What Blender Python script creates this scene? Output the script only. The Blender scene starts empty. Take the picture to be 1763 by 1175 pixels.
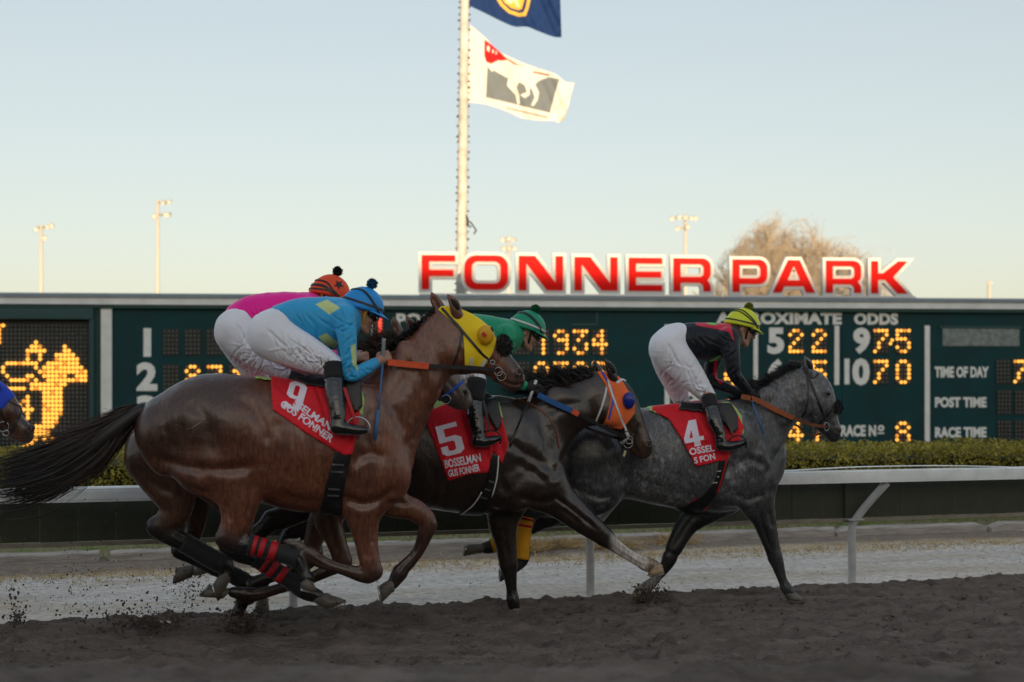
import bpy, bmesh, math, random
import numpy as np
from mathutils import Vector, Matrix
from mathutils.bvhtree import BVHTree

scene = bpy.context.scene
COL = scene.collection

# ------------------------------------------------------------------ camera
W, H = 1763.0, 1175.0
LENS = 50.0
F = LENS / 36.0 * W            # focal length in photo pixels
CX, HZ, CAMZ = 881.5, 671.0, 1.65   # optical axis column, horizon row, eye height
cam_d = bpy.data.cameras.new('camera')
cam_d.lens = LENS
cam_d.sensor_width = 36.0
cam_d.shift_y = (HZ - H / 2) / W
cam_d.clip_start = 0.1
cam_d.clip_end = 5000
cam_d.dof.use_dof = True
cam_d.dof.focus_distance = 9.9
cam_d.dof.aperture_fstop = 2.1
cam = bpy.data.objects.new('camera', cam_d)
cam.location = (0, 0, CAMZ)
cam.rotation_euler = (math.radians(90), 0, 0)
COL.objects.link(cam)
scene.camera = cam

# ------------------------------------------------------------------ sky and sun
SUN_EL = math.radians(8.0)
SUN_AZ = math.radians(172.0)     # clockwise from +Y: behind the camera, a little to the right
world = bpy.data.worlds.new('World')
scene.world = world
world.use_nodes = True
wn = world.node_tree.nodes
wl = world.node_tree.links
wn.clear()
w_out = wn.new('ShaderNodeOutputWorld')
w_bg = wn.new('ShaderNodeBackground')
w_sky = wn.new('ShaderNodeTexSky')
w_sky.sky_type = 'NISHITA'
w_sky.sun_disc = False
w_sky.sun_elevation = SUN_EL
w_sky.sun_rotation = SUN_AZ
w_sky.altitude = 500
w_sky.air_density = 0.95
w_sky.dust_density = 2.6
w_sky.ozone_density = 0.25
w_bg.inputs['Strength'].default_value = 0.15
# the sky model leaves out repeated scattering; a gentle, even compression of the whole dome puts that light back
w_gam = wn.new('ShaderNodeGamma')
w_gam.inputs['Gamma'].default_value = 0.5
wl.new(w_sky.outputs[0], w_gam.inputs['Color'])
wl.new(w_gam.outputs[0], w_bg.inputs['Color'])
wl.new(w_bg.outputs[0], w_out.inputs['Surface'])

sun_d = bpy.data.lights.new('sun', 'SUN')
sun_d.energy = 2.5
sun_d.angle = math.radians(0.5)
sun_d.color = (1.0, 0.72, 0.42)
sun = bpy.data.objects.new('sun', sun_d)
sdir = Vector((math.sin(SUN_AZ) * math.cos(SUN_EL), math.cos(SUN_AZ) * math.cos(SUN_EL), math.sin(SUN_EL)))
sun.rotation_euler = sdir.to_track_quat('Z', 'Y').to_euler()
sun.location = (3, -30, 20)
COL.objects.link(sun)

vs = scene.view_settings
vs.view_transform = 'Standard'
vs.look = 'None'
vs.exposure = 1.34
vs.gamma = 1.0
vs.use_curve_mapping = False

rng = np.random.default_rng(7)
random.seed(7)

# ------------------------------------------------------------------ materials
MATS = {}


def srgb(r, g, b):
    def f(c):
        c = c / 255.0
        return c / 12.92 if c <= 0.04045 else ((c + 0.055) / 1.055) ** 2.4
    return (f(r), f(g), f(b))


def mat(name, color=(.5, .5, .5), rough=.6, metal=0., spec=.5, var=0., vscale=6., bump=0., bscale=40.,
        stretch=(1, 1, 1), attr=False, sheen=0., coat=0., emit=None, estr=0., subs=0., var2=None, bump2=0., bscale2=8., dist=.004,
        rvar=0.):
    if name in MATS:
        return MATS[name]
    m = bpy.data.materials.new(name)
    m.use_nodes = True
    n, l = m.node_tree.nodes, m.node_tree.links
    p = n['Principled BSDF']
    p.inputs['Roughness'].default_value = rough
    p.inputs['Metallic'].default_value = metal
    p.inputs['Specular IOR Level'].default_value = spec
    if sheen:
        p.inputs['Sheen Weight'].default_value = sheen
        p.inputs['Sheen Roughness'].default_value = .4
    if coat:
        p.inputs['Coat Weight'].default_value = coat
        p.inputs['Coat Roughness'].default_value = .15
    if subs:
        p.inputs['Subsurface Weight'].default_value = subs
        p.inputs['Subsurface Radius'].default_value = (.02, .008, .005)
    tc = n.new('ShaderNodeTexCoord')
    mp = n.new('ShaderNodeMapping')
    mp.inputs['Scale'].default_value = stretch
    l.new(tc.outputs['Object'], mp.inputs['Vector'])
    base = None
    if attr:
        a = n.new('ShaderNodeAttribute')
        a.attribute_name = 'Col'
        base = a.outputs['Color']
    if var:
        t = n.new('ShaderNodeTexNoise')
        t.inputs['Scale'].default_value = vscale
        t.inputs['Detail'].default_value = 6
        t.inputs['Roughness'].default_value = .62
        l.new(mp.outputs[0], t.inputs['Vector'])
        r = n.new('ShaderNodeMapRange')
        r.inputs['From Min'].default_value = .3
        r.inputs['From Max'].default_value = .7
        r.inputs['To Min'].default_value = 1 - var
        r.inputs['To Max'].default_value = 1 + var
        l.new(t.outputs['Fac'], r.inputs['Value'])
        mx = n.new('ShaderNodeMix')
        mx.data_type = 'RGBA'
        mx.blend_type = 'MULTIPLY'
        mx.inputs['Factor'].default_value = 1
        if base is not None:
            l.new(base, mx.inputs[6])
        else:
            mx.inputs[6].default_value = (*color, 1)
        if var2 is not None:   # tint towards a second colour instead of plain grey scaling
            m2 = n.new('ShaderNodeMix')
            m2.data_type = 'RGBA'
            l.new(t.outputs['Fac'], m2.inputs['Factor'])
            m2.inputs[6].default_value = (1, 1, 1, 1)
            m2.inputs[7].default_value = (*var2, 1)
            m3 = n.new('ShaderNodeMix')
            m3.data_type = 'RGBA'
            m3.blend_type = 'MULTIPLY'
            m3.inputs['Factor'].default_value = 1
            l.new(r.outputs[0], m3.inputs[6])
            l.new(m2.outputs[2], m3.inputs[7])
            l.new(m3.outputs[2], mx.inputs[7])
        else:
            l.new(r.outputs[0], mx.inputs[7])
        base = mx.outputs[2]
        if rvar:
            r2 = n.new('ShaderNodeMapRange')
            r2.inputs['From Min'].default_value = .3
            r2.inputs['From Max'].default_value = .7
            r2.inputs['To Min'].default_value = rough - rvar
            r2.inputs['To Max'].default_value = rough + rvar
            l.new(t.outputs['Fac'], r2.inputs['Value'])
            l.new(r2.outputs[0], p.inputs['Roughness'])
    if base is not None:
        l.new(base, p.inputs['Base Color'])
    else:
        p.inputs['Base Color'].default_value = (*color, 1)
    if bump:
        t = n.new('ShaderNodeTexNoise')
        t.inputs['Scale'].default_value = bscale
        t.inputs['Detail'].default_value = 5
        l.new(mp.outputs[0], t.inputs['Vector'])
        b = n.new('ShaderNodeBump')
        b.inputs['Strength'].default_value = bump
        b.inputs['Distance'].default_value = dist
        l.new(t.outputs['Fac'], b.inputs['Height'])
        last = b
        if bump2:
            t2 = n.new('ShaderNodeTexNoise')
            t2.inputs['Scale'].default_value = bscale2
            t2.inputs['Detail'].default_value = 3
            l.new(mp.outputs[0], t2.inputs['Vector'])
            b2 = n.new('ShaderNodeBump')
            b2.inputs['Strength'].default_value = bump2
            b2.inputs['Distance'].default_value = .02
            l.new(t2.outputs['Fac'], b2.inputs['Height'])
            l.new(b.outputs[0], b2.inputs['Normal'])
            last = b2
        l.new(last.outputs[0], p.inputs['Normal'])
    if emit:
        p.inputs['Emission Color'].default_value = (*emit, 1)
        p.inputs['Emission Strength'].default_value = estr
    MATS[name] = m
    return m


# ------------------------------------------------------------------ mesh helpers
def np_mesh(name, V, Fc, smooth=True, col=None):
    """V (n,3) floats, Fc (m,4) or (m,3) ints (or a list of both kinds)."""
    V = np.asarray(V, dtype=np.float32)
    me = bpy.data.meshes.new(name)
    if isinstance(Fc, list):
        me.from_pydata(V.tolist(), [], Fc)
    else:
        Fc = np.asarray(Fc, dtype=np.int32)
        me.vertices.add(len(V))
        me.vertices.foreach_set('co', V.ravel())
        k = Fc.shape[1]
        me.loops.add(Fc.size)
        me.loops.foreach_set('vertex_index', Fc.ravel())
        me.polygons.add(len(Fc))
        me.polygons.foreach_set('loop_start', np.arange(0, Fc.size, k, dtype=np.int32))
        me.polygons.foreach_set('loop_total', np.full(len(Fc), k, dtype=np.int32))
    me.update(calc_edges=True)
    if smooth:
        me.polygons.foreach_set('use_smooth', np.ones(len(me.polygons), dtype=bool))
    if col is not None:
        a = me.attributes.new('Col', 'FLOAT_COLOR', 'POINT')
        c = np.ones((len(V), 4), dtype=np.float32)
        c[:, :3] = col
        a.data.foreach_set('color', c.ravel())
    return me


def link(name, me, material=None, parent=None):
    o = bpy.data.objects.new(name, me)
    COL.objects.link(o)
    if material is not None:
        if isinstance(material, str):
            material = MATS[material]
        me.materials.append(material)
    if parent is not None:
        o.parent = parent
    return o


def tag(o, label=None, cat=None, group=None, kind=None):
    if label:
        o['label'] = label
    if cat:
        o['category'] = cat
    if group:
        o['group'] = group
    if kind:
        o['kind'] = kind
    return o


def empty(name, loc=(0, 0, 0), rz=0., label=None, cat=None, group=None):
    o = bpy.data.objects.new(name, None)
    o.empty_display_size = .1
    COL.objects.link(o)
    o.location = loc
    o.rotation_euler = (0, 0, rz)
    return tag(o, label, cat, group)


class MB:
    """collects plain shapes into one mesh"""
    def __init__(s):
        s.v, s.f, s.n = [], [], 0

    def add(s, V, Fc):
        V = np.asarray(V, dtype=float)
        s.v.append(V)
        s.f += [[int(i) + s.n for i in q] for q in Fc]
        s.n += len(V)
        return s

    def box(s, a, b):
        x0, y0, z0 = a
        x1, y1, z1 = b
        V = [(x0, y0, z0), (x1, y0, z0), (x1, y1, z0), (x0, y1, z0), (x0, y0, z1), (x1, y0, z1), (x1, y1, z1), (x0, y1, z1)]
        return s.add(V, [(0, 3, 2, 1), (4, 5, 6, 7), (0, 1, 5, 4), (1, 2, 6, 5), (2, 3, 7, 6), (3, 0, 4, 7)])

    def prism(s, poly, y0, y1):
        """polygon in x,z pushed from y0 to y1 (y0 front)"""
        n = len(poly)
        V = [(x, y0, z) for x, z in poly] + [(x, y1, z) for x, z in poly]
        Fc = [tuple(range(n)), tuple(range(2 * n - 1, n - 1, -1))]
        for i in range(n):
            j = (i + 1) % n
            Fc.append((i, i + n, j + n, j))
        return s.add(V, Fc)

    def loft(s, rings, cap=True):
        rings = [np.asarray(r, dtype=float) for r in rings]
        n = len(rings[0])
        V = np.concatenate(rings)
        Fc = []
        for k in range(len(rings) - 1):
            for i in range(n):
                j = (i + 1) % n
                Fc.append((k * n + i, k * n + j, (k + 1) * n + j, (k + 1) * n + i))
        if cap:
            Fc.append(tuple(range(n - 1, -1, -1)))
            Fc.append(tuple((len(rings) - 1) * n + i for i in range(n)))
        return s.add(V, Fc)

    def tube(s, pts, r, seg=8, cap=True):
        pts = np.asarray(pts, dtype=float)
        n = len(pts)
        rr = np.full(n, r) if np.isscalar(r) else np.asarray(r, dtype=float)
        T = np.gradient(pts, axis=0)
        T /= np.linalg.norm(T, axis=1)[:, None] + 1e-12
        up = np.array([0, 0, 1.]) if abs(T[0][2]) < .9 else np.array([1., 0, 0])
        rings = []
        for i in range(n):
            a = np.cross(T[i], up)
            la = np.linalg.norm(a)
            if la < 1e-6:
                up = np.array([1., 0, 0]) if abs(T[i][0]) < .9 else np.array([0, 1., 0])
                a = np.cross(T[i], up)
                la = np.linalg.norm(a)
            a /= la
            b = np.cross(a, T[i])
            up = b
            th = np.linspace(0, 2 * np.pi, seg, endpoint=False)
            rings.append(pts[i] + rr[i] * (np.cos(th)[:, None] * a + np.sin(th)[:, None] * b))
        return s.loft(rings, cap)

    def ribbon(s, pts, nrm, width, thick):
        pts = np.asarray(pts, dtype=float)
        nrm = np.asarray(nrm, dtype=float)
        if nrm.ndim == 1:
            nrm = np.tile(nrm, (len(pts), 1))
        T = np.gradient(pts, axis=0)
        T /= np.linalg.norm(T, axis=1)[:, None] + 1e-12
        S = np.cross(T, nrm)
        S /= np.linalg.norm(S, axis=1)[:, None] + 1e-12
        N = np.cross(S, T)
        w = (np.full(len(pts), width) if np.isscalar(width) else np.asarray(width))[:, None] / 2
        rings = np.stack([pts + S * w + N * thick * .2, pts + S * w * .9 + N * thick, pts - S * w * .9 + N * thick, pts - S * w + N * thick * .2,
                          pts - S * w - N * thick * .4, pts + S * w - N * thick * .4], axis=1)
        return s.loft(list(rings))

    def ball(s, c, r, nu=12, nv=8, jit=0.):
        c = np.asarray(c, dtype=float)
        r = np.ones(3) * r
        V = []
        for i in range(nv + 1):
            ph = math.pi * i / nv
            for j in range(nu):
                th = 2 * math.pi * j / nu
                k = 1 + (random.uniform(-jit, jit) if jit else 0)
                V.append(c + k * r * np.array([math.sin(ph) * math.cos(th), math.sin(ph) * math.sin(th), math.cos(ph)]))
        Fc = []
        for i in range(nv):
            for j in range(nu):
                k = (j + 1) % nu
                Fc.append((i * nu + j, (i + 1) * nu + j, (i + 1) * nu + k, i * nu + k))
        return s.add(V, Fc)

    def mesh(s, name, smooth=False):
        V = np.concatenate(s.v)
        return np_mesh(name, V, s.f, smooth)

    def build(s, name, material, parent=None, smooth=False):
        return link(name, s.mesh(name, smooth), material, parent)


def catmull(P, n):
    """dense points through P (k,d), n steps per span"""
    P = np.asarray(P, dtype=float)
    if len(P) < 3 or n == 1:
        if len(P) == 2 and n > 1:
            t = np.linspace(0, 1, n + 1)[:, None]
            return P[0] * (1 - t) + P[1] * t
        return P
    Q = np.vstack([2 * P[0] - P[1], P, 2 * P[-1] - P[-2]])
    out = []
    for i in range(len(P) - 1):
        p0, p1, p2, p3 = Q[i], Q[i + 1], Q[i + 2], Q[i + 3]
        for t in np.arange(n) / n:
            out.append(.5 * ((2 * p1) + (-p0 + p2) * t + (2 * p0 - 5 * p1 + 4 * p2 - p3) * t * t + (-p0 + 3 * p1 - 3 * p2 + p3) * t ** 3))
    out.append(P[-1])
    return np.array(out)


_LAT = rng.random((32, 32, 32))


def vnoise(P):
    """value noise, P (...,3) -> 0..1"""
    P = np.asarray(P)
    i = np.floor(P).astype(int)
    f = P - i
    f = f * f * (3 - 2 * f)
    i0 = i & 31
    i1 = (i + 1) & 31
    x0, y0, z0 = i0[..., 0], i0[..., 1], i0[..., 2]
    x1, y1, z1 = i1[..., 0], i1[..., 1], i1[..., 2]
    fx, fy, fz = f[..., 0], f[..., 1], f[..., 2]
    L = _LAT
    a = L[x0, y0, z0] * (1 - fx) + L[x1, y0, z0] * fx
    b = L[x0, y1, z0] * (1 - fx) + L[x1, y1, z0] * fx
    c = L[x0, y0, z1] * (1 - fx) + L[x1, y0, z1] * fx
    d = L[x0, y1, z1] * (1 - fx) + L[x1, y1, z1] * fx
    return (a * (1 - fy) + b * fy) * (1 - fz) + (c * (1 - fy) + d * fy) * fz


# ------------------------------------------------------------------ a vertical plane somewhere in the place
class Plane:
    """Local frame of a thing: x along its heading, y away from the camera, z up.
    (px, py) readings of the photograph are carried onto it at a given distance in front of it (lat, metres)."""
    def __init__(s, x0, y0, yaw):
        s.O = np.array([x0, y0])
        s.yaw = yaw
        s.e = np.array([math.cos(yaw), math.sin(yaw)])
        s.n = np.array([math.sin(yaw), -math.cos(yaw)])
        s.scale = F / y0

    def at(s, px, py, lat=0.):
        px, py, lat = np.broadcast_arrays(np.asarray(px, float), np.asarray(py, float), np.asarray(lat, float))
        dx = (px - CX) / F
        dz = -(py - HZ) / F
        t = (lat + s.O @ s.n) / (dx * s.n[0] + s.n[1])
        X, Y, Z = dx * t, t, CAMZ + dz * t
        u = (X - s.O[0]) * s.e[0] + (Y - s.O[1]) * s.e[1]
        return np.stack([u, -lat + 0 * u, Z], axis=-1)

    def px(s, P):
        """local points -> photo pixels"""
        P = np.asarray(P, float)
        X = s.O[0] + P[..., 0] * s.e[0] - P[..., 1] * s.n[0]
        Y = s.O[1] + P[..., 0] * s.e[1] - P[..., 1] * s.n[1]
        return np.stack([CX + F * X / Y, HZ - F * (P[..., 2] - CAMZ) / Y], axis=-1)

    def cam_local(s):
        d = -s.O
        return np.array([d @ s.e, -(d @ s.n), CAMZ])

    def root(s, name, label, cat, group=None):
        return empty(name, (s.O[0], s.O[1], 0), s.yaw, label, cat, group)


# ------------------------------------------------------------------ bodies as blended fields, skinned by surface nets
def smin(a, b, k):
    if k <= 0:
        return np.minimum(a, b)
    h = np.clip(.5 + .5 * (b - a) / k, 0, 1)
    return b * (1 - h) + a * h - k * h * (1 - h)


def smax(a, b, k):
    return -smin(-a, -b, k)


class Field:
    def __init__(s, plane):
        s.pl = plane
        s.prims = []

    # points: (px, py, lat, r_px[, r_lat_m])
    def tube(s, pts, k=.03, col=None, sub=4, add=True, metric=False):
        P = []
        for p in pts:
            if metric:
                P.append([p[0], p[1], p[2], p[3], p[4] if len(p) > 4 else p[3]])
                continue
            c = s.pl.at(p[0], p[1], p[2])
            r = p[3] / s.pl.scale
            P.append([c[0], c[1], c[2], r, p[4] if len(p) > 4 else r])
        D = catmull(np.array(P), sub if len(P) > 2 else 1)
        D[:, 3:] = np.maximum(D[:, 3:], .003)
        s.prims.append(('t', D, k, col, add))
        return s

    def pairs(s, prs, lat=0., k=.03, col=None, sub=4):
        """each: ((top px), (bottom px), half width m)"""
        return s.tube([((a[0] + b[0]) / 2, (a[1] + b[1]) / 2, lat, math.hypot(a[0] - b[0], a[1] - b[1]) / 2, w) for a, b, w in prs], k, col, sub)

    def ell(s, px, py, lat, rx, rz, rl, ang=0., k=.03, col=None, add=True, metric=False):
        if metric:
            c = np.array([px, py, lat])
            q = 1.
        else:
            c = s.pl.at(px, py, lat)
            q = 1 / s.pl.scale
        a = math.radians(ang)
        s.prims.append(('e', (c, np.array([rx * q, rl, rz * q]), math.cos(a), math.sin(a)), k, col, add))
        return s

    def one(s, pr, X, Y, Z):
        if pr[0] == 't':
            D = pr[1]
            best = None
            for a, b in zip(D[:-1], D[1:]):
                ab = b[:3] - a[:3]
                L2 = ab @ ab + 1e-12
                t = np.clip(((X - a[0]) * ab[0] + (Y - a[1]) * ab[1] + (Z - a[2]) * ab[2]) / L2, 0, 1)
                vx, vy, vz = X - a[0] - t * ab[0], Y - a[1] - t * ab[1], Z - a[2] - t * ab[2]
                ri = a[3] + t * (b[3] - a[3])
                rl = a[4] + t * (b[4] - a[4])
                q2 = vx * vx + vz * vz
                y2 = vy * vy
                ri, rl = 1 / (ri * ri), 1 / (rl * rl)
                q2, y2 = q2 * ri, y2 * rl
                k0 = np.sqrt(q2 + y2) + 1e-4
                d = k0 * (k0 - 1) / np.sqrt(q2 * ri + y2 * rl + 1e-6)
                best = d if best is None else np.minimum(best, d)
            return best
        c, r, ca, sa = pr[1]
        x, y, z = X - c[0], Y - c[1], Z - c[2]
        x, z = ca * x + sa * z, -sa * x + ca * z
        k0 = np.sqrt((x / r[0]) ** 2 + (y / r[1]) ** 2 + (z / r[2]) ** 2)
        k1 = np.sqrt((x / r[0] ** 2) ** 2 + (y / r[1] ** 2) ** 2 + (z / r[2] ** 2) ** 2) + 1e-9
        d = k0 * (k0 - 1) / k1
        return np.where(k0 < .05, -r.min(), d)

    @staticmethod
    def box(pr):
        if pr[0] == 't':
            D = pr[1]
            r = np.maximum(D[:, 3], D[:, 4])[:, None]
            return (D[:, :3] - r).min(0), (D[:, :3] + r).max(0)
        c, r, _, _ = pr[1]
        m = np.array([max(r[0], r[2]), r[1], max(r[0], r[2])])
        return c - m, c + m

    def bounds(s):
        lo = np.min([s.box(p)[0] for p in s.prims if p[4]], axis=0)
        hi = np.max([s.box(p)[1] for p in s.prims if p[4]], axis=0)
        return lo, hi

    def grid(s, h, lo=None, hi=None, pad=.02):
        if lo is None:
            lo, hi = s.bounds()
        lo = np.asarray(lo, float) - pad
        hi = np.asarray(hi, float) + pad
        n = np.ceil((hi - lo) / h).astype(int) + 1
        G = np.full(n, .5, dtype=np.float32)
        ax = [(lo[i] + h * np.arange(n[i])).astype(np.float32) for i in range(3)]
        for pr in s.prims:
            k = max(pr[2], 0)
            segs = [pr]
            if pr[0] == 't' and len(pr[1]) > 3:   # evaluate long tubes in chunks to keep the boxes small
                D = pr[1]
                segs = [('t', D[i:i + 3], pr[2], pr[3], pr[4]) for i in range(0, len(D) - 1, 2)]
            tl, th = s.box(pr)
            m = k + 2.5 * h
            i0 = np.maximum(np.floor((tl - m - lo) / h).astype(int), 0)
            i1 = np.minimum(np.ceil((th + m - lo) / h).astype(int) + 1, n)
            if np.any(i1 <= i0):
                continue
            T = np.full(i1 - i0, .5, dtype=np.float32)
            for sg in segs:
                bl, bh = s.box(sg)
                j0 = np.maximum(np.floor((bl - m - lo) / h).astype(int), i0)
                j1 = np.minimum(np.ceil((bh + m - lo) / h).astype(int) + 1, i1)
                if np.any(j1 <= j0):
                    continue
                X = ax[0][j0[0]:j1[0], None, None]
                Y = ax[1][None, j0[1]:j1[1], None]
                Z = ax[2][None, None, j0[2]:j1[2]]
                d = s.one(sg, X, Y, Z)
                sl = tuple(slice(j0[q] - i0[q], j1[q] - i0[q]) for q in range(3))
                T[sl] = np.minimum(T[sl], d)
            sl = tuple(slice(i0[q], i1[q]) for q in range(3))
            if pr[4]:
                G[sl] = smin(G[sl], T, k)
            else:
                G[sl] = smax(G[sl], -T, k)
        return G, lo, ax

    def colours(s, V, base, soft=.012):
        """blend the primitives' colours at points V"""
        acc = np.zeros((len(V), 3))
        wsum = np.zeros(len(V))
        for pr in s.prims:
            if not pr[4]:
                continue
            lo, hi = s.box(pr)
            msk = np.all((V > lo - .08) & (V < hi + .08), axis=1)
            if not msk.any():
                continue
            Q = V[msk]
            d = s.one(pr, Q[:, 0], Q[:, 1], Q[:, 2])
            w = np.exp(-np.clip(d, -.03, .3) / soft)
            c = np.array(base if pr[3] is None else pr[3])
            acc[msk] += w[:, None] * c
            wsum[msk] += w
        out = acc / (wsum[:, None] + 1e-12)
        out[wsum < 1e-9] = base
        return out


def surface_nets(G, lo, h):
    n = np.array(G.shape)
    cn = n - 1
    ids, pos = [], []
    quads = []
    for ax in range(3):
        a = [slice(None)] * 3
        b = [slice(None)] * 3
        a[ax] = slice(0, -1)
        b[ax] = slice(1, None)
        A, B = G[tuple(a)], G[tuple(b)]
        cr = (A < 0) != (B < 0)
        idx = np.argwhere(cr)
        if len(idx) == 0:
            continue
        va, vb = A[cr], B[cr]
        t = va / (va - vb)
        P = idx.astype(float)
        P[:, ax] += t
        o1, o2 = (ax + 1) % 3, (ax + 2) % 3
        ring = []
        ok = np.ones(len(idx), dtype=bool)
        for d1, d2 in ((-1, -1), (0, -1), (0, 0), (-1, 0)):
            c = idx.copy()
            c[:, o1] += d1
            c[:, o2] += d2
            ok &= np.all((c >= 0) & (c < cn), axis=1)
            ring.append(c)
        cells = [np.ravel_multi_index(np.clip(c, 0, cn - 1).T, cn) for c in ring]
        for c in cells:
            ids.append(c[ok])
            pos.append(P[ok])
        q = np.stack(cells, axis=1)[ok]
        flip = (va > 0)[ok]
        q[flip] = q[flip][:, ::-1]
        quads.append(q)
    ids = np.concatenate(ids)
    pos = np.concatenate(pos)
    u, inv = np.unique(ids, return_inverse=True)
    cnt = np.bincount(inv)
    V = np.stack([np.bincount(inv, pos[:, i]) / cnt for i in range(3)], axis=1)
    Q = np.concatenate(quads)
    Q = np.searchsorted(u, Q)
    return lo + V * h, Q


def normals(V, Q):
    a = V[Q[:, 2]] - V[Q[:, 0]]
    b = V[Q[:, 3]] - V[Q[:, 1]]
    fn = np.cross(a, b)
    N = np.zeros_like(V)
    for i in range(4):
        for j in range(3):
            N[:, j] += np.bincount(Q[:, i], fn[:, j], minlength=len(V))
    return N / (np.linalg.norm(N, axis=1)[:, None] + 1e-12)


def relax(V, Q, it=1, f=.5):
    e = np.concatenate([Q[:, [0, 1]], Q[:, [1, 2]], Q[:, [2, 3]], Q[:, [3, 0]]])
    for _ in range(it):
        c = np.bincount(e[:, 0], minlength=len(V)) + np.bincount(e[:, 1], minlength=len(V))
        S = np.stack([np.bincount(e[:, 0], V[e[:, 1], i], minlength=len(V)) + np.bincount(e[:, 1], V[e[:, 0], i], minlength=len(V)) for i in range(3)], axis=1)
        V = V * (1 - f) + f * S / np.maximum(c, 1)[:, None]
    return V


def skin(field, h, it=1):
    G, lo, ax = field.grid(h)
    V, Q = surface_nets(G, lo, h)
    return relax(V, Q, it, .5), Q


def line_d(P, L):
    """distance of 2-D points to an open polyline and the position along it (0..1)"""
    L = np.asarray(L, float)
    d = np.full(len(P), 1e9)
    pos = np.zeros(len(P))
    n = len(L) - 1
    for i in range(n):
        a, e = L[i], L[i + 1] - L[i]
        w = P - a
        t = np.clip((w @ e) / (e @ e + 1e-12), 0, 1)
        q = np.sqrt(((w - t[:, None] * e) ** 2).sum(1))
        m = q < d
        d = np.where(m, q, d)
        pos = np.where(m, (i + t) / n, pos)
    return d, pos


def carve(V, Q, pl, grooves, dx=0., dy=0.):
    """press soft grooves (depth m > 0) or raise ridges (< 0) along photo-pixel lines on both flanks"""
    uv = pl.px(V) - np.array([dx, dy])
    N = normals(V, Q)
    face = np.clip(np.abs(N[:, 1]) * 1.6 - .15, 0, 1)
    D = np.zeros(len(V))
    for L, w, dep in grooves:
        L = catmull(np.array(L, float), 4) if len(L) > 2 else np.array(L, float)
        lo, hi = L.min(0) - 3 * w, L.max(0) + 3 * w
        m = np.all((uv > lo) & (uv < hi), axis=1)
        if not m.any():
            continue
        d, t = line_d(uv[m], L)
        fade = np.clip(np.minimum(t, 1 - t) * 5 + .15, 0, 1) if len(L) > 1 else 1.
        prof = np.exp(-(d / w) ** 2) - .15 * np.exp(-((d - 2.1 * w) / (w * 1.1)) ** 2)     # a groove with raised lips
        D[m] += dep * fade * prof
    return V - N * (D * face)[:, None]


def poly_sd(P, poly):
    """signed distance of 2-D points P (n,2) to polygon, negative inside"""
    poly = np.asarray(poly, float)
    d = np.full(len(P), 1e9)
    sgn = np.ones(len(P))
    n = len(poly)
    for i in range(n):
        a, b = poly[i], poly[i - 1]
        e = b - a
        w = P - a
        t = np.clip((w @ e) / (e @ e + 1e-12), 0, 1)
        q = w - t[:, None] * e
        d = np.minimum(d, (q * q).sum(1))
        c1 = P[:, 1] >= a[1]
        c2 = P[:, 1] < b[1]
        c3 = e[0] * w[:, 1] > e[1] * w[:, 0]
        fl = (c1 & c2 & c3) | (~c1 & ~c2 & ~c3)
        sgn = np.where(fl, -sgn, sgn)
    return sgn * np.sqrt(d)


def shell(field, poly, off, h, lat_lo=None, lat_hi=None, noise=0., nfreq=9., inner=.03):
    """cover lying on a body: the field grown by `off`, kept inside a side-view outline (photo px)"""
    pl = field.pl
    pp = pl.at([p[0] for p in poly], [p[1] for p in poly], .2)[:, [0, 2]]
    bl, bh = field.bounds()
    lo = np.array([pp[:, 0].min(), bl[1] - off, pp[:, 1].min()])
    hi = np.array([pp[:, 0].max(), bh[1] + off, pp[:, 1].max()])
    if lat_hi is not None:
        lo[1] = -lat_hi
    if lat_lo is not None:
        hi[1] = -lat_lo
    G, lo, ax = field.grid(h, lo, hi, pad=.02)
    XX, ZZ = np.meshgrid(ax[0], ax[2], indexing='ij')
    sd = poly_sd(np.stack([XX.ravel(), ZZ.ravel()], 1), pp).reshape(XX.shape)
    g = G - off
    if noise:
        P = np.stack(np.meshgrid(ax[0], ax[1], ax[2], indexing='ij'), -1)
        g = g - noise * (vnoise(P * nfreq + 3.3) - .5) * 2
    g = smax(g, sd[:, None, :], .004)
    g = np.maximum(g, -(G + inner))
    if lat_lo is not None:
        g = np.maximum(g, (ax[1] + lat_lo)[None, :, None])
    g = g.astype(np.float32)
    for a in range(3):   # close the box
        sl = [slice(None)] * 3
        for e in (0, -1):
            sl[a] = e
            g[tuple(sl)] = .05
    V, Q = surface_nets(g, lo, h)
    return relax(V, Q, 1, .4), Q


def hits(bvh, pl, px, py, off=.004):
    """points of a body seen at these photo pixels, lifted by off: (points, normals)"""
    c = Vector(pl.cam_local())
    P, N = [], []
    for x, y in zip(px, py):
        q = Vector(pl.at(x, y, 0.))
        d = (q - c).normalized()
        loc, nr, i, dist = bvh.ray_cast(c, d)
        if loc is None:
            loc, nr, i, dist = bvh.find_nearest(q)
        if nr.dot(d) > 0:
            nr = -nr
        P.append(np.array(loc + nr * off))
        N.append(np.array(nr))
    return np.array(P), np.array(N)


def strap(bvh, pl, pts, width, thick=.003, n=6, off=.003, mb=None, mirror=False, smooth=2):
    D = catmull(np.array(pts, float), n)
    P, N = hits(bvh, pl, D[:, 0], D[:, 1], off)
    for _ in range(smooth):
        P[1:-1] = .5 * P[1:-1] + .25 * (P[:-2] + P[2:])
        N[1:-1] = .5 * N[1:-1] + .25 * (N[:-2] + N[2:])
    mb = mb or MB()
    mb.ribbon(P, N, width, thick)
    if mirror:   # the same strap on the far cheek
        P2, N2 = [], []
        for p in P:
            o = Vector((p[0], .8, p[2]))
            loc, nr, i, d = bvh.ray_cast(o, Vector((0, -1, 0)))
            if loc is not None:
                P2.append(np.array(loc + nr * off))
                N2.append(np.array(nr))
        if len(P2) > 3:
            mb.ribbon(P2, N2, width, thick)
    return mb


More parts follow.
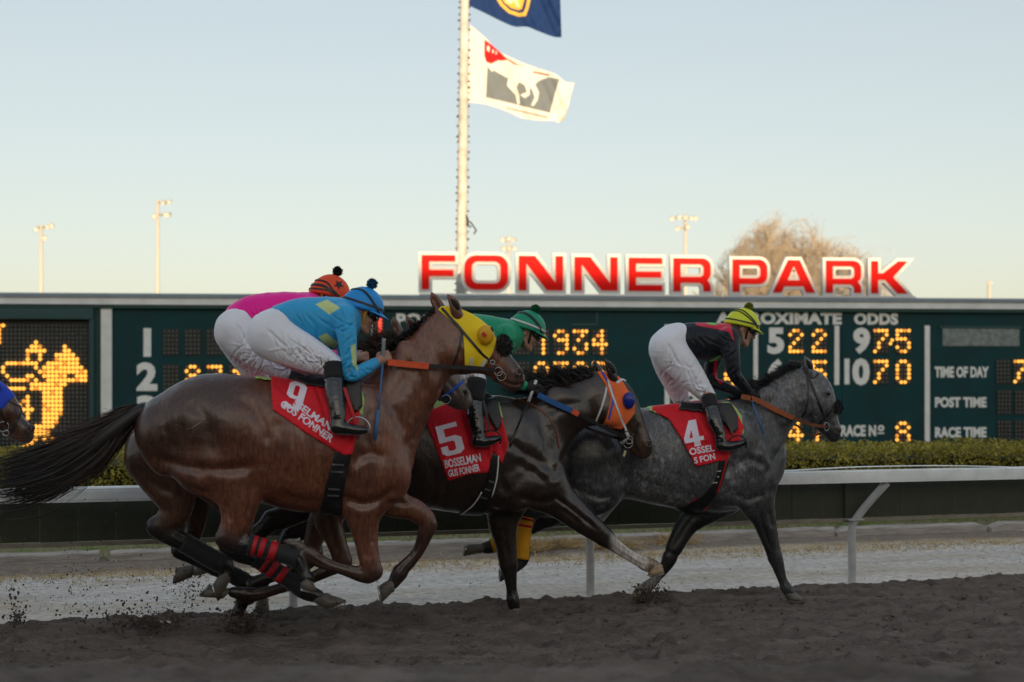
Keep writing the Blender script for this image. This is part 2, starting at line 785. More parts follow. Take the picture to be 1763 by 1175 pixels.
def band(bvh, c, axis, width, thick=.004, off=.004, R=.5, n=28, out=None):
    """closed band round a limb or head: plane through c (local) across `axis`"""
    axis = np.asarray(axis, float)
    axis /= np.linalg.norm(axis)
    u = np.cross(axis, [0, 1, 0])
    u /= np.linalg.norm(u)
    w = np.cross(axis, u)
    P, N = [], []
    for th in np.linspace(0, 2 * np.pi, n, endpoint=False):
        d = math.cos(th) * u + math.sin(th) * w
        loc, nr, i, dist = bvh.ray_cast(Vector(c), Vector(d))
        if loc is None or dist > R:
            P.append(None)
            N.append(d)
            continue
        P.append(np.array(loc) + d * off)
        N.append(d)
    good = [p for p in P if p is not None]
    if len(good) < 6:
        return None
    rr = np.array([np.linalg.norm(p - c) if p is not None else np.nan for p in P])
    rr = np.where(np.isnan(rr), np.nanmedian(rr), rr)
    rr = np.minimum(rr, np.median(rr) * 1.9)
    rr = .5 * rr + .25 * (np.roll(rr, 1) + np.roll(rr, -1))
    P = np.array([c + r * d for r, d in zip(rr, N)])
    N = np.array(N)
    rings = []
    for p, d in zip(P, N):
        rings.append([p - axis * width / 2, p - axis * width * .42 + d * thick, p + axis * width * .42 + d * thick, p + axis * width / 2])
    rings.append(rings[0])
    rings = np.array(rings)
    mb = out or MB()
    m = len(rings)
    V = rings.reshape(-1, 3)
    Fc = []
    for i in range(m - 1):
        for j in range(4):
            k = (j + 1) % 4
            Fc.append((i * 4 + j, i * 4 + k, (i + 1) * 4 + k, (i + 1) * 4 + j))
    mb.add(V, Fc)
    return mb


def strands(P, w0, w1=.0006, name='hair', material=None, parent=None, face=(0, -1, 0), jitter=.6):
    """P (n,s,3) polylines -> one mesh of tapered ribbons"""
    n, s, _ = P.shape
    T = np.gradient(P, axis=1)
    T /= np.linalg.norm(T, axis=2)[..., None] + 1e-12
    f = np.array(face, float) + rng.normal(0, jitter, (n, 1, 3))
    S = np.cross(T, f)
    S /= np.linalg.norm(S, axis=2)[..., None] + 1e-12
    t = np.linspace(0, 1, s)[None, :, None]
    w = (w0 * (1 - t ** 2) + w1 * t ** 2) / 2
    A, B = P + S * w, P - S * w
    V = np.stack([A, B], axis=2).reshape(-1, 3)
    base = (np.arange(n)[:, None] * s + np.arange(s - 1)[None, :]) * 2
    b = base.ravel()
    Q = np.stack([b, b + 1, b + 3, b + 2], axis=1)
    return link(name, np_mesh(name, V, Q, True), material, parent)


# ------------------------------------------------------------------ ground, rail, hedge
RA = np.array([-1.64, 10.66])
RYAW = math.radians(17.7)
RE = np.array([math.cos(RYAW), math.sin(RYAW)])
RN = np.array([-math.sin(RYAW), math.cos(RYAW)])      # away from the track


def rw(u, v):
    """along the rail u, beyond the rail v -> world x, y"""
    return RA[0] + u * RE[0] + v * RN[0], RA[1] + u * RE[1] + v * RN[1]


mat('far_ground', srgb(120, 112, 88), .95, var=.25, vscale=.3)
gm = np_mesh('ground', [(-1500, -300, -.12), (1500, -300, -.12), (1500, 2500, -.12), (-1500, 2500, -.12)], [[0, 1, 2, 3]], False)
tag(link('ground', gm, 'far_ground'), kind='structure')


def fbm(x, y, f, o=4, seed=0.):
    a, s, out = 1., 0., 0.
    for i in range(o):
        out = out + a * (vnoise(np.stack([x * f, y * f, np.full_like(x, seed + i * 3.7)], -1)) - .5)
        s += a
        a *= .55
        f *= 2.03
    return out / s


def grid_sheet(xs, ys):
    X, Y = np.meshgrid(xs, ys, indexing='ij')
    nx, ny = X.shape
    i = (np.arange(nx - 1)[:, None] * ny + np.arange(ny - 1)[None, :]).ravel()
    Q = np.stack([i, i + ny, i + ny + 1, i + 1], 1)
    return X.ravel(), Y.ravel(), Q


# --- harrowed dirt track
def track_z(x, y):
    u = (x - RA[0]) * RE[0] + (y - RA[1]) * RE[1]
    v = (x - RA[0]) * RN[0] + (y - RA[1]) * RN[1]
    berm = .74 * (1 - np.clip((y - 4.6) / 3.0, 0, 1)) ** 1.6
    edge = .012 * np.exp(-((v + .32) / .16) ** 2)
    z = berm + edge
    z = z + .050 * fbm(u * .45, v, 2.2, 3, 1.) + .050 * fbm(u * .6, v * 1.5, 7., 4, 5.)
    cl = fbm(u * .8, v * 1.3, 22., 3, 9.)
    z = z + .085 * np.clip(cl, 0, 1) ** 1.1
    z = z + .016 * np.sin(v * 33 + 2 * fbm(u, v, .9, 2, 3.))       # harrow lines
    return z


xs = np.concatenate([np.linspace(-9, -5.2, 60)[:-1], np.arange(-5.2, 6.2, .022), np.linspace(6.2, 11, 60)[1:]])
ys = np.concatenate([np.arange(2.5, 7.2, .035), np.arange(7.2, 12.9, .021), np.arange(12.92, 15, .08)])
X, Y, Q = grid_sheet(xs, ys)
v = (X - RA[0]) * RN[0] + (Y - RA[1]) * RN[1]
u = (X - RA[0]) * RE[0] + (Y - RA[1]) * RE[1]
Z = track_z(X, Y)
# hoof prints along the lanes
hr = np.random.default_rng(21)
for _ in range(420):
    hx, hy = hr.uniform(-4.6, 5.6), hr.uniform(7.2, 12.)
    m = (np.abs(X - hx) < .2) & (np.abs(Y - hy) < .2)
    if not m.any():
        continue
    d_ = np.hypot((X[m] - hx) / 1.15, Y[m] - hy)
    Z[m] += -.055 * np.exp(-(d_ / .06) ** 4) + .02 * np.exp(-((d_ - .095) / .03) ** 2)
lim = -.12 + .12 * fbm(u, v * 0, 1.4, 3, 2.) * 2
Z = np.where(v > lim, Z - .35 * np.clip((v - lim) / .25, 0, 1), Z)
keep = (v[Q].min(1) < .5)
mat('track_dirt', srgb(117, 107, 100), .95, spec=.2, var=.42, vscale=5, var2=(.82, .8, .8), bump=1., bscale=48, dist=.03, stretch=(.45, 1.1, 1))
tag(link('dirt_track', np_mesh('dirt_track', np.stack([X, Y, Z], 1), Q[keep], True), 'track_dirt'), kind='structure')
# the outer bank under the camera
bx_ = np_mesh('outer_bank', [(-60, -9, .66), (60, -9, .66), (60, 2.6, .70), (-60, 2.6, .70)], [[0, 1, 2, 3]], False)
tag(link('outer_bank', bx_, 'track_dirt'), kind='structure')
for nm, x0, x1 in (('track_bed', -70, -8.8), ('track_bed', 10.8, 70)):
    V = []
    for x in (x0, x1):
        for y in (2.5, 7.6):
            V.append((x, y, .70 if y < 3 else .0))
        V.append((x, RA[1] + (x - RA[0]) * RE[1] / RE[0], 0))
    tag(link(nm, np_mesh(nm, V, [[0, 3, 4, 1], [1, 4, 5, 2]], False), 'track_dirt'), kind='structure')

# --- sandy apron, verge
us = np.arange(-8.5, 12.5, .05)
vs_ = np.concatenate([np.arange(-.35, 5.2, .045), np.arange(5.2, 9, .12)])
U, Vv, Q = grid_sheet(us, vs_)
X, Y = rw(U, Vv)
Z = .02 * fbm(U, Vv, 1.1, 3, 11.) + .016 * fbm(U, Vv, 6, 3, 13.) + .010 * fbm(U, Vv, 17, 2, 14.)
Z = Z - .03 * np.exp(-((Vv - 2.9) / .25) ** 2) * (U < 3.2) + .0
Z = Z + .07 * np.clip((Vv - 3.7) / .5, 0, 1)
sand, tan, mud, olive, grass, pale = (np.array(srgb(*c)) for c in ((218, 208, 198), (196, 176, 146), (140, 126, 114), (136, 128, 98), (98, 118, 58), (225, 222, 222)))


def bl(c, d, w):
    return c * (1 - w[:, None]) + d * w[:, None]


nz = fbm(U, Vv * 3, 1.6, 4, 21.)
nz2 = fbm(U, Vv * 2, 5, 4, 23.)
C = np.tile(sand, (len(U), 1))
C = bl(C, tan, np.clip((Vv - 2.05 + nz * 1.2) / .3, 0, 1) * np.clip(.75 + nz2 * 1.2, 0, 1))
C = bl(C, tan, .8 * np.clip(1 - np.abs(Vv - .62 + nz * .6) / .16, 0, 1) * np.clip(.5 + nz2 * 2.4, 0, 1))
C = bl(C, mud, np.clip((Vv - 2.62 + nz * .5) / .3, 0, 1))
C = bl(C, pale, .8 * np.clip(1 - np.abs(Vv - 2.15 + nz * .5) / .14, 0, 1) * (U < .5))
C = bl(C, olive, np.clip((Vv - 3.75 + nz * .8) / .3, 0, 1))
C = bl(C, grass, np.clip(.1 + nz2 * 3.2 + nz * .9, 0, 1) * np.clip((Vv - 3.9) / .3, 0, 1))
C = bl(C, tan * .9, .55 * np.clip(fbm(U, Vv * 2.5, .8, 4, 41.) * 4 - .2, 0, 1) * (Vv < 2.2))
C = bl(C, mud, .18 * np.clip(1 - np.abs(Vv - 1.25 + nz * .3) / .16, 0, 1) + .16 * np.clip(1 - np.abs(Vv - 1.75 + nz * .3) / .14, 0, 1))
C = C * (1 + .32 * nz2)[:, None]
mat('verge', attr=True, rough=.95, spec=.15, var=.28, vscale=14, bump=.7, bscale=60, dist=.012)
tag(link('verge', np_mesh('verge', np.stack([X, Y, Z], 1), Q, True, np.clip(C, 0, 1)), 'verge'), kind='structure')

# grass: dry tufts and green patches, thin blades nobody could count
def blades(n, uf, vf, hgt, colr, name, mname, lean=.5):
    u0, v0 = uf(n), vf(n)
    x, y = rw(u0, v0)
    z = .02 * fbm(u0, v0, 1.1, 3, 11.) + .016 * fbm(u0, v0, 6, 3, 13.) + .07 * np.clip((v0 - 3.7) / .5, 0, 1) - .01
    d = rng.normal(0, lean, (n, 3))
    d[:, 2] = 1
    L = hgt * rng.uniform(.4, 1.3, n)
    t = np.linspace(0, 1, 4)[None, :, None]
    P = np.stack([x, y, z], 1)[:, None, :] + d[:, None, :] * L[:, None, None] * t
    P[..., 2] -= (np.abs(d[:, :2]).sum(1) * L * .3)[:, None] * t[..., 0] ** 2
    mat(mname, colr, .8, var=.35, vscale=3)
    o = strands(P, .007, .001, name, mname, None)
    return tag(o, kind='stuff')


uu = lambda n: rng.uniform(-6, 9.5, n)
o = blades(5200, uu, lambda n: 2.35 + rng.normal(0, .22, n) + .3 * (rng.random(n) - .5), .06, srgb(190, 165, 120), 'dry_grass', 'dry_blade', .8)
tag(o, 'flattened straw-coloured dry grass between sand and timber edging', 'grass')
uc = rng.uniform(-6, 9.5, 90)
vc = 3.75 + rng.random(90) * 1.6
o = blades(9000, lambda n: uc[rng.integers(0, 90, n)] + rng.normal(0, .22, n), lambda n: np.clip(vc[rng.integers(0, 90, n)] + rng.normal(0, .2, n), 3.7, 5.4), .07, srgb(98, 122, 52), 'green_grass', 'green_blade', .6)
tag(o, 'short green grass in patches in front of the hedge', 'grass')
uk = np.array([-.2, .15, 2.9, 3.3, 3.8, 4.6, .3])
vk = np.array([3.3, 3.4, 3.2, 3.3, 3.1, 3.3, 3.5])
def tuft_u(n):
    global _ti
    _ti = rng.integers(0, len(uk), n)
    return uk[_ti] + rng.normal(0, .12, n)
o = blades(2600, tuft_u, lambda n: vk[_ti] + rng.normal(0, .05, n), .17, srgb(196, 172, 126), 'straw_tuft', 'dry_blade', .9)
tag(o, 'longer pale straw tufts hanging over the timber edging', 'grass')
cu = rng.uniform(-6, 9.5, 900)

# --- timber edging
mat('old_timber', srgb(170, 162, 154), .9, var=.35, vscale=9, stretch=(.35, 1, 3), bump=.8, bscale=22, dist=.02)
u0 = -7.5
k = 0
edging = empty('timber_edging', (*rw(0, 3.5), 0), RYAW, 'row of low weathered gray timbers edging the ground in front of the hedge', 'edging')
while u0 < 9.5:
    L = random.uniform(1.6, 2.5)
    vv0 = 3.62 - .03 * (u0 + 7) / 3 + random.uniform(-.05, .05) - 3.5
    mb = MB()
    n = 14
    rings = []
    for i in range(n + 1):
        x = u0 + L * i / n
        w, hh = .09 + random.uniform(-.008, .008), .10 + random.uniform(-.006, .005)
        dz = random.uniform(-.003, .003)
        if u0 > 5.0 and i in (0, n):
            hh *= .5
        rings.append([(x, vv0 - w, -.03), (x, vv0 - w * .95, hh * .8 + dz), (x, vv0 - w * .6, hh + dz), (x, vv0 + w * .6, hh + dz), (x, vv0 + w, hh * .75 + dz), (x, vv0 + w, -.03)])
    mb.loft([np.array(r)[::-1] for r in rings])
    mb.build('timber', 'old_timber', edging)
    u0 += L + random.uniform(.0, .10)
    k += 1

# --- running rail
mat('rail_white', srgb(240, 243, 243), .5, var=.14, vscale=5, spec=.5)
mat('post_metal', srgb(186, 186, 186), .5, var=.15, vscale=10)
mat('cover_green', srgb(60, 63, 48), .7, var=.25, vscale=5, bump=.2, bscale=12)
mat('batten', srgb(140, 132, 118), .8, var=.25, vscale=8)
rail = empty('track_rail', (RA[0], RA[1], 0), RYAW, 'white running rail on bent posts with dark green cover boards below', 'rail')
RZ, RO = .962, -.15        # top of the rail, overhang towards the track
joint = 3.42
ends = [-9.5, -3.35, joint, 12.5]
for a, b in zip(ends[:-1], ends[1:]):
    mb = MB()
    dz = .012 if a >= joint - .01 else 0.
    sec = [(RO - .05, RZ - .105), (RO + .05, RZ - .105), (RO + .05, RZ - .015), (RO + .035, RZ), (RO - .035, RZ), (RO - .05, RZ - .012)]
    mb.loft([[(x, y, z + dz) for y, z in sec][::-1] for x in (a + .006, b - .006)])
    mb.box((a + .007, RO - .0535, RZ - .088 + dz), (b - .007, RO - .0495, RZ - .03 + dz))
    mb.build('top_rail', 'rail_white', rail)
MB().box((joint - .05, RO - .062, RZ - .125), (joint + .09, RO - .051, RZ - .004)).build('splice_plate', 'post_metal', rail)
# loose cap strip on top of the right-hand section
D = catmull(np.array([(joint - .02, .012), (joint + .6, .016), (joint + 1.3, .036), (joint + 2.1, .034), (joint + 2.8, .012)]), 6)
MB().ribbon(np.stack([D[:, 0], np.full(len(D), RO), RZ + D[:, 1]], 1), (0, 0, 1), .07, .004).build('cap_strip', 'rail_white', rail)
SP = 2.38
pm = None
for i in range(-3, 5):
    x = i * SP
    P = catmull(np.array([(0, 0, -.1), (0, 0, .2), (0, 0, .47), (.03, -.02, .555), (.13, -.07, .70), (.26, RO + .02, RZ - .10)]), 4)
    if pm is None:
        pm = MB().tube(P, .034, 12).mesh('post', True)
        pm.materials.append(MATS['post_metal'])
        bm_ = MB().box((-.06, -.06, .540), (.085, .03, .551)).mesh('bracket')
        bm_.materials.append(MATS['post_metal'])
        gm_ = MB().box((-.045, .035, .553), (.045, .064, RZ - .07)).mesh('upright')
        gm_.materials.append(MATS['cover_green'])
    po = link('post', pm, None, rail)
    po.location = (x, 0, 0)
    bo = link('bracket', bm_, None, po)
    link('upright', gm_, None, po)
# cover boards, each its own
CB = .262
bd = MB().box((0, .065, .555), (CB - .002, .085, RZ - .06))
bdm = bd.mesh('cover_board')
bdm.materials.append(MATS['cover_green'])
x = -9.4
while x < 12.3:
    o = link('cover_board', bdm, None, rail)
    o.location = (x, random.uniform(-.003, .003), random.uniform(-.003, .003))
    x += CB
MB().box((-9.4, .035, .522), (12.4, .09, .55)).build('batten', 'batten', rail)

# --- hedge
mat('hedge_leaf', srgb(146, 144, 66), .6, var=.45, vscale=5, spec=.3, var2=(1.2, 1., .7))
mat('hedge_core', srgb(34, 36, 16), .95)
HYAW = math.radians(11)
hedge = empty('hedge', (.8, 16.6, 0), HYAW, 'long clipped yellow-green hedge between the rail and the odds board', 'hedge')
mb = MB()
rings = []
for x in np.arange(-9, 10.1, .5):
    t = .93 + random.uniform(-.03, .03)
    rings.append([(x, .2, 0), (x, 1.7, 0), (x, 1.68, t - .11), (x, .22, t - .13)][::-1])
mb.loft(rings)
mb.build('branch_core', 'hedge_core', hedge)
n = 90000
lx = rng.uniform(-8.8, 9.9, n)
face = rng.random(n)
lump = lambda x, y: .10 * fbm(x, y, 1.1, 3, 31.) * 2 + .13 * fbm(x, y, 4.5, 2, 33.) * 2
dep = rng.random(n) ** 2 * .10
top = face < .45
ly = np.where(top, rng.uniform(.05, 1.7, n), 0)
lz = np.where(top, .95, rng.uniform(.05, .95, n))
ly = np.where(top, ly, .06 + dep - lump(lx, lz) * .8)
lz = np.where(top, .95 - dep + .75 * lump(lx, ly * 1.3), lz)
P = np.stack([lx, ly, lz], 1)
a = rng.normal(0, 1, (n, 3))
a /= np.linalg.norm(a, axis=1)[:, None]
b = np.cross(a, rng.normal(0, 1, (n, 3)))
b /= np.linalg.norm(b, axis=1)[:, None]
sz = rng.uniform(.014, .034, n)[:, None]
V = np.stack([P - a * sz * .3, P + b * sz * .45 + a * sz * .5, P + a * sz * 1.5, P - b * sz * .45 + a * sz * .5], 1).reshape(-1, 3)
fo = link('foliage', np_mesh('foliage', V, np.arange(4 * n).reshape(n, 4), False), 'hedge_leaf', hedge)
fo['kind'] = 'stuff'
# ------------------------------------------------------------------ odds board, sign, flags, poles, tree, grandstand
BP = Plane(0., 40., math.radians(5.2))
mat('board_green', srgb(4, 58, 64), .55, var=.3, vscale=.9, spec=.25, bump=.08, bscale=3, rvar=.12)
mat('board_frame', srgb(30, 72, 74), .55, var=.15, vscale=2)
mat('fascia_white', srgb(236, 240, 242), .6, var=.12, vscale=1.5, rvar=.1)
mat('cap_grey', srgb(120, 134, 142), .5, var=.12, vscale=1.5)
mat('paint_white', srgb(236, 240, 240), .6, var=.08, vscale=3)
mat('window_dark', srgb(30, 34, 33), .5, var=.3, vscale=6)
mat('bulb_off', srgb(120, 124, 122), .3, spec=.6, var=.35, vscale=9)
mat('bulb_on', (.9, .5, .1), .4, emit=(1., .42, .06), estr=.66)
mat('bulb_dim', (.6, .3, .08), .4, emit=(1., .34, .04), estr=.36)
mat('bulb_red', (.9, .1, .05), .4, emit=(1., .08, .05), estr=.5)
mat('louvre', srgb(128, 140, 142), .5, var=.4, vscale=8, metal=.3)
board = BP.root('odds_board', 'wide dark green odds board with white lettering and amber bulb digits', 'board')


def bpx(x, y, lat=0.):
    return BP.at(x, y, lat)


def bbox(x0, y0, x1, y1, l0, l1, name, m, parent=None):
    a, b = bpx(x0, y1, l1), bpx(x1, y0, l1)
    mb = MB().box((a[0], -l1, a[2]), (b[0], -l0, b[2]))
    return mb.build(name, m, parent or board)


zt = float(bpx(881, 512, 0)[2])
xl, xr = float(bpx(-420, 600)[0]), float(bpx(2200, 600)[0])
zof = lambda py: float(bpx(881, py, 0)[2])
# body sheets
x = xl
sheets = [xl, float(bpx(192, 600)[0]), float(bpx(640, 600)[0]), float(bpx(1028, 600)[0]), float(bpx(1450, 600)[0]), float(bpx(1900, 600)[0]), xr]
for a, b in zip(sheets[:-1], sheets[1:]):
    MB().box((a + .006, 0, -.1), (b - .006, .6, zof(533))).build('panel_sheet', 'board_green', board)
MB().box((xl, -.16, zof(534.5)), (xr, .62, zof(529))).build('top_beam', 'board_frame', board)
fx = xl
j = 0
while fx < xr:
    nx_ = min(fx + 4.9, xr)
    MB().box((fx + .004, -.22, zof(529) + .003), (nx_ - .004, .62, zof(517.5))).build('fascia_panel', 'fascia_white', board)
    fx = nx_
rings = [[(xx, -.27, zof(517.5) + .002), (xx, .72, zof(517.5) + .002), (xx, .72, zof(511)), (xx, -.10, zof(509.5)), (xx, -.25, zof(512))][::-1] for xx in (xl, xr)]
MB().loft(rings).build('roof_cap', 'cap_grey', board)
# left message matrix frame
bbox(-200, 531, 160, 548, .0, .34, 'matrix_beam', 'board_frame')
bbox(153.5, 546, 161, 760, .0, .30, 'matrix_side', 'board_frame')
bbox(-200, 549, 153, 762, .0, .03, 'matrix_back', 'window_dark')
bbox(173.5, 532, 192, 762, .0, .10, 'divider_post', 'paint_white')
bbox(161.5, 532, 172, 762, .0, .05, 'column', 'board_frame')
for (x0, y0, x1, y1) in ((1144.5, 559, 1153, 706), (1297.5, 559, 1305, 662), (1437, 561, 1445, 663), (1592.5, 561, 1601, 762)):
    bbox(x0, y0, x1, y1, .0, .03, 'divider_bar', 'paint_white')

# bulbs ------------------------------------------------------------
_ico = bmesh.new()
bmesh.ops.create_icosphere(_ico, subdivisions=1, radius=1)
ICOV = np.array([v.co[:] for v in _ico.verts])
ICOF = [[v.index for v in f.verts] for f in _ico.faces]
_ico.free()


def bulbs(pts, r, name, m, parent):
    if m == 'bulb_on' and len(pts) > 6:
        dim = [p for i, p in enumerate(pts) if (i * 7 + len(pts)) % 9 == 0]
        if dim:
            bulbs(dim, r, 'dim_bulbs', 'bulb_dim', parent)
        pts = [p for i, p in enumerate(pts) if (i * 7 + len(pts)) % 9 != 0]
    V = np.concatenate([p + ICOV * r for p in pts])
    n = len(ICOV)
    Fc = np.concatenate([np.array(ICOF) + i * n for i in range(len(pts))])
    o = link(name, np_mesh(name, V, Fc, True), m, parent)
    o['kind'] = 'stuff'
    return o


LIT = {0: [-1, 0], 1: [-1], 2: [-1], 3: [-1], 4: [-1, 8], 5: [7, 8, 9, 15], 6: [6, 7, 8, 9, 10, 15, 16], 7: [6, 9, 13, 14, 15, 16, 17], 8: [6, 9] + list(range(13, 19)),
       9: list(range(1, 9)) + list(range(11, 19)), 10: [0, 8] + list(range(10, 20)), 11: [0, 9] + list(range(10, 21)), 12: [1, 6, 7] + list(range(10, 16)) + [18, 19, 20],
       13: [2, 3, 4, 5, 6, 8] + list(range(11, 21)), 14: list(range(7, 16)), 15: list(range(1, 6)) + list(range(7, 15)), 16: list(range(10, 15)), 17: [6] + list(range(10, 15)),
       18: [5, 6] + list(range(10, 15)), 19: [4, 6] + list(range(10, 15)), 20: [5, 6, 7] + list(range(10, 15)), 21: [6] + list(range(10, 15)), 22: [6, 10, 11, 12, 13], 23: [10, 11, 12, 13],
       24: [8, 9, 10, 11, 12], 25: [8, 9, 10, 11], 26: [7, 8, 9, 10, 11], 27: [7, 8, 10, 12], 28: [6, 7, 11, 12], 29: [5, 6, 11, 12]}
on, off = [], []
for r in range(30):
    for c in range(-8, 21):
        px_, py_ = (25 + 33.26 * c) / 4.70, 540 + (98 + 34 * r) / 4.70
        q = bpx(px_, py_, .07)
        (on if c in LIT.get(r, []) else off).append(q)
bulbs(on, .056, 'lit_bulbs', 'bulb_on', board)
bulbs(off, .032, 'unlit_bulbs', 'bulb_off', board)

DG = {'0': '.XX.X..XX..XX..XX..X.XX.', '1': '..X..XX...X...X...X...X.', '2': '.XX.X..X..X..X..X...XXXX', '3': 'XXXX..X..X.....XX..X.XX.', '4': '..X..XX.X.X.XXXX..X...X.',
      '5': 'XXXXX...XXX....XX..X.XX.', '7': 'XXXX...X..X..X...X..X...', '8': '.XX.X..X.XX.X..XX..X.XX.', '9': '.XX.X..X.XXX...X...X.XX.', '6': '.XX.X...XXX.X..XX..X.XX.', ' ': '.' * 24}
wmesh = {}


def digit(x0, y0, ch, w=28., h=45., name='digit_window', mlit='bulb_on'):
    o = bbox(x0, y0, x0 + w, y0 + h, .0, .028, name, 'window_dark')
    on, off = [], []
    for r in range(6):
        for c in range(4):
            q = bpx(x0 + w * (.13 + .247 * c), y0 + h * (.085 + .166 * r), .055)
            (on if DG[ch][r * 4 + c] == 'X' else off).append(q)
    if on:
        bulbs(on, .053, 'lit_bulbs', mlit, o)
    if off:
        bulbs(off, .026, 'unlit_bulbs', 'bulb_off', o)
    return o


for i, ch in enumerate('    '):
    digit(280 + 37.6 * i, 567, ch)
for i, ch in enumerate(' 8717'):
    digit(280 + 37.6 * i, 628, ch)
for i, ch in enumerate(' 1934'):
    digit(884.5 + 33.6 * i, 567, ch)
for i, ch in enumerate(' 0305'):
    digit(884.5 + 33.6 * i, 622, ch)
digit(644, 548, '1', 17, 34, mlit='bulb_red')
for (a, b, y0) in ((' ', '7', 567), ('1', '4', 626), ('2', '2', 686)):
    digit(1210, y0, a, 26)
    digit(1246, y0, b, 26)
for x0, y0, ch in ((1357, 566, '2'), (1397, 566, '2'), (1357, 620, ' '), (1397, 620, '5'), (1357, 674, ' '), (1397, 674, ' '), (1357, 725, '4'), (1397, 725, '7'),
                   (1503, 566, '7'), (1541.5, 566, '5'), (1503, 619, '7'), (1541.5, 619, '0'), (1541, 725.5, '8')):
    digit(x0, y0, ch, 27, 43)
bulbs([bpx(1536, 586, .06), bpx(1533, 592, .06)], .05, 'lit_bulbs', 'bulb_on', board)
for r, y0 in enumerate((619, 672, 724)):
    for c in range(4):
        digit(1714.5 + 30 * c + (2 if r else 0), y0, '7' if (r == 0 and c == 1) else ' ', 25, 42)
lv = bbox(1623, 566, 1755, 596, .0, .03, 'louvre_window', 'louvre')
for i in range(7):
    bbox(1626, 568.5 + i * 3.9, 1752, 570.4 + i * 3.9, .032, .045, 'slat', 'louvre', lv)
bbox(1618, 562, 1760, 565.8, .0, .06, 'louvre_frame', 'board_frame')


# lettering ----------------------------------------------------------
def text_mesh(s, bold=.0, extrude=0., spacing=1.):
    c = bpy.data.curves.new('t', 'FONT')
    c.body = s
    c.offset = bold
    c.extrude = extrude
    c.space_character = spacing
    c.resolution_u = 3
    o = bpy.data.objects.new('t', c)
    me = bpy.data.meshes.new_from_object(o)
    bpy.data.objects.remove(o)
    bpy.data.curves.remove(c)
    return me


def board_text(s, x0, y0, x1, y1, bold=.03, m='paint_white', spacing=1.02, parent=None, lat=.006):
    me = text_mesh(s, bold, .006, spacing)
    co = np.zeros(len(me.vertices) * 3)
    me.vertices.foreach_get('co', co)
    co = co.reshape(-1, 3)
    lo, hi = co.min(0), co.max(0)
    a, b = bpx(x0, y1), bpx(x1, y0)
    X = a[0] + (co[:, 0] - lo[0]) / (hi[0] - lo[0]) * (b[0] - a[0])
    Zz = a[2] + (co[:, 1] - lo[1]) / (hi[1] - lo[1]) * (b[2] - a[2])
    Yy = -lat - (co[:, 2] - lo[2])
    me.vertices.foreach_set('co', np.stack([X, Yy, Zz], 1).ravel())
    me.update()
    me.name = 'lettering'
    return link('lettering', me, m, parent or board)


board_text('APPROXIMATE', 1232, 538.5, 1449, 558.5, .055, spacing=1.06)
board_text('ODDS', 1470, 539.5, 1546, 559.5, .055, spacing=1.06)
board_text('POOL', 682, 540, 770, 563, .05)
board_text('TIME OF DAY', 1609, 631.5, 1702, 650.5, .045)
board_text('POST TIME', 1609.5, 684, 1698, 702, .045)
board_text('RACE TIME', 1609.5, 735.5, 1698, 754, .045)
board_text('RACE N', 1447, 732, 1508, 752, .045)
board_text('o', 1511, 732, 1522, 743, .04)
bbox(1511, 745, 1522, 747.5, .004, .018, 'lettering', 'paint_white')


def numeral(s, x0, y0, x1, y1):
    board_text(s, x0, y0, x1, y1, .06)


bbox(247, 565.5, 260, 614.5, .004, .018, 'numeral', 'paint_white')
for s, b in (('2', (235, 624, 271, 673.5)), ('3', (235, 681, 271, 731)), ('5', (1321, 564.5, 1350, 610)), ('6', (1321, 618, 1350, 664)), ('7', (1321, 672, 1350, 718)), ('8', (1321, 724, 1350, 768)),
             ('9', (1468.5, 564.5, 1498, 610)), ('0', (1467, 617, 1497, 664)), ('2', (1178, 618, 1206, 664)), ('3', (1178, 672, 1206, 716)), ('4', (1178, 724, 1206, 766))):
    o = board_text(s, *b, bold=.05)
    o.name = 'numeral'
bbox(1454, 618, 1462.5, 662, .004, .018, 'numeral', 'paint_white')
bbox(1188, 566, 1196, 610, .004, .018, 'numeral', 'paint_white')
mat('patch', srgb(60, 92, 88), .6)
bbox(1027, 535, 1029, 560, .002, .02, 'seam_strip', 'patch')
bbox(985, 558, 1029, 559.6, .002, .02, 'seam_strip', 'patch')

# rooftop sign -------------------------------------------------------
mat('sign_red', srgb(236, 22, 18), .6, spec=.12, var=.05, vscale=1)
mat('sign_white', srgb(225, 225, 225), .6, spec=.15)
sign = BP.root('rooftop_sign', 'big red block letters with white edges standing on top of the odds board', 'sign')


def rrect(x0, y0, x1, y1, r, n=5, corners=(1, 1, 1, 1)):
    out = []
    for (cx_, cy_, a0, k) in ((x1 - r, y1 - r, 0, 0), (x0 + r, y1 - r, 90, 1), (x0 + r, y0 + r, 180, 2), (x1 - r, y0 + r, 270, 3)):
        if not corners[k]:
            out.append(((x1, y1), (x0, y1), (x0, y0), (x1, y0))[k])
            continue
        for i in range(n + 1):
            a = math.radians(a0 + 90 * i / n)
            out.append((cx_ + r * math.cos(a), cy_ + r * math.sin(a)))
    return out


